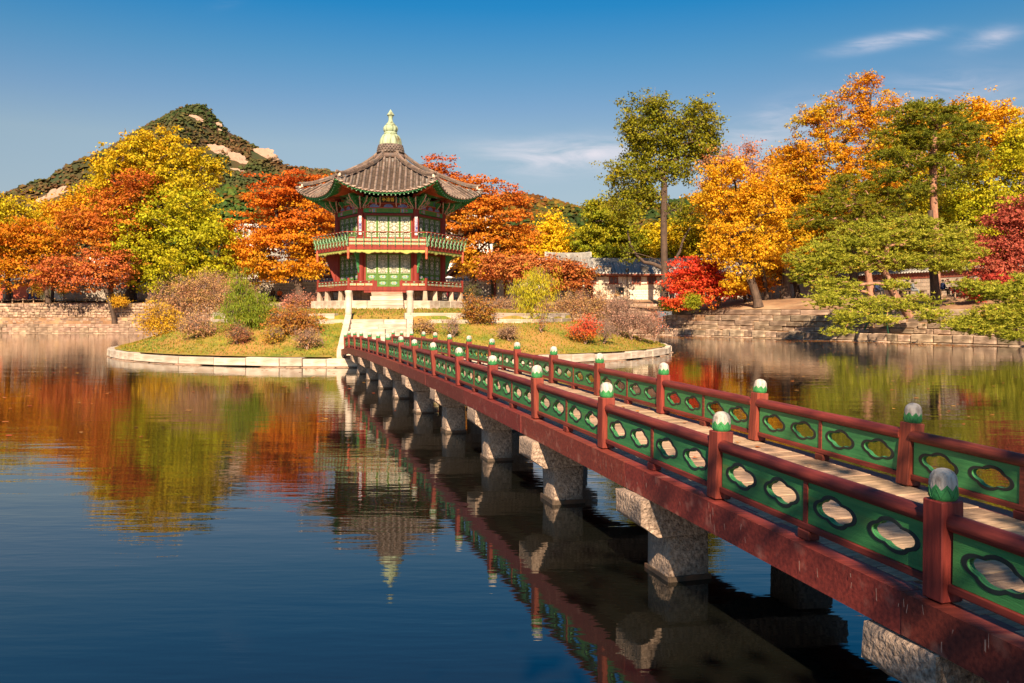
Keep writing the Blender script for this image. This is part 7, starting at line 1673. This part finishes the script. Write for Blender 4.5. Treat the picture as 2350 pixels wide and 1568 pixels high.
    for lab, x0, x1, Y0, Y1, n in (('low rope fence with short wooden posts along the left path', -20, 345, 89.5, 91.0, 15), ('low rope fence with pale posts before the benches on the right', 2130, 2345, 62.6, 58.0, 7)):
        pts = [];  o = None
        for i in range(n + 1):
            t = i / n; x = x0 + (x1 - x0) * t; Y = Y0 + (Y1 - Y0) * t; X = (x - 1175) / 1951 * Y; z = gz(X, Y); pts.append(Vector((X, Y, z)))
        o = thing('rope_fence', lab, 'fence', pts[n // 2])
        for q in pts: g = G(); g.box((q.x, q.y, q.z + .2), (.1, .1, .5), bev=.01); g.build('post', BENCHL, o)
        g = G(); rp = []
        for a, b in zip(pts[:-1], pts[1:]):
            for t in (0, .25, .5, .75): c = a.lerp(b, t); rp.append((c.x, c.y, c.z + .38 - .1 * math.sin(t * math.pi)))
        g.tube(rp, .014, 5); g.build('rope', BENCHL, o)
    # floating autumn leaves
    n = 5200; xs, ys, ss = [], [], []
    while len(xs) < n:
        t = random.random()
        if t < .62: Y = random.uniform(50, 76); X = 13.5 + (79 - Y) / 27 * 17.7 - abs(random.gauss(0, 4.5)) - .3
        elif t < .8: Y = random.uniform(60, 80); X = random.uniform(-55, 12)
        elif t < .92: Y = random.uniform(14, 60); X = random.uniform(-25, 25)
        else: a = random.uniform(-.5, 2.2); r = 14.95 + abs(random.gauss(0, .6)); X = IC.x + r * math.cos(a); Y = IC.y - r * abs(math.sin(a)) * (1 if random.random() < .5 else -1)
        if math.hypot(X - IC.x, Y - IC.y) < 15.0: continue
        if random.random() > .25 and mnoise.noise(Vector((X * .25, Y * .12, 3))) < .02: continue
        xs.append(X); ys.append(Y)
    V = []; F = []; C = []
    for i, (X, Y) in enumerate(zip(xs, ys)):
        a = random.uniform(0, 6.3); r = random.uniform(.03, .075)
        for k in range(5): rr = r * (1.3 if k == 0 else .7 if k in (2, 3) else 1); V.append((X + math.cos(a + k * 1.257) * rr, Y + math.sin(a + k * 1.257) * rr, WATER_Z + .006 + random.random() * .01))
        F.append([i * 5 + k for k in range(5)]); C.append(random.choice([(.62, .20, .05), (.66, .32, .06), (.5, .10, .04), (.5, .26, .08), (.35, .14, .05)]))
    tag(inst('floating_leaves', np_mesh('floating_leaves', np.array(V), [np.array(F)], [LEAF], fcol=np.array(C)), Matrix.Identity(4)), 'orange and yellow leaves floating on the pond along the right bank', 'leaves', kind='stuff')
BENCH = mat('dark_bench_wood', (.12, .075, .05), (.08, .05, .03), .8, 6); BENCHL = mat('pale_post_wood', (.40, .28, .18), (.3, .2, .13), .8, 6); PROP = mat('green_iron', (.015, .16, .10), (.01, .10, .06), .5, 5)
people()
def near_tree():
    tree('broadleaf_tree', 'tree on the near bank behind the viewer, shading the near end of the bridge', 'autumn tree', 1175, 1, [], OL) if False else None
    # rooted on the near bank behind the camera: its crown shades the first two spans of the bridge
    g = None; rr = np.random.default_rng(5); root = thing('broadleaf_tree', 'broad tree on the near bank whose crown shades the near end of the bridge', 'autumn tree', (6.5, -9.0, 1.1))
    g = G(); g.tube([(6.5, -9, .9), (6.4, -9, 3), (5.5, -8.6, 5.2), (4.0, -7.6, 7.6)], [.4, .3, .25, .15], 10)
    for q in ((1.5, -6.5, 8.5), (5.5, -5.5, 8), (7.5, -8, 8.5), (3, -9, 9)): g.tube([(5.5, -8.6, 5.2), ((5.5 + q[0]) / 2, (q[1] - 8.6) / 2, 7.4), q], [.16, .1, .05], 7)
    g.build('trunk', BARK, root); n = 8500
    cl = np.array([(rr.uniform(.5, 7.5), rr.uniform(-9.5, -3.9), rr.uniform(6.2, 9.6)) for _ in range(60)]); k = rr.integers(0, len(cl), n); C = cl[k] + rr.normal(0, 1, (n, 3)) * np.array([.42, .42, .28]); Nn = rr.normal(0, 1, (n, 3)); Nn[:, 2] += .8; Nn /= np.linalg.norm(Nn, axis=1, keepdims=True)
    V, F = leaves_np(C, Nn, .085, .7, rr); pal = np.array(OL); cr = inst('crown', np_mesh('crown', V, [F], [LEAF], fcol=pal[rr.integers(0, len(pal), n)]), Matrix.Identity(4), root); cr['kind'] = 'stuff'
near_tree()
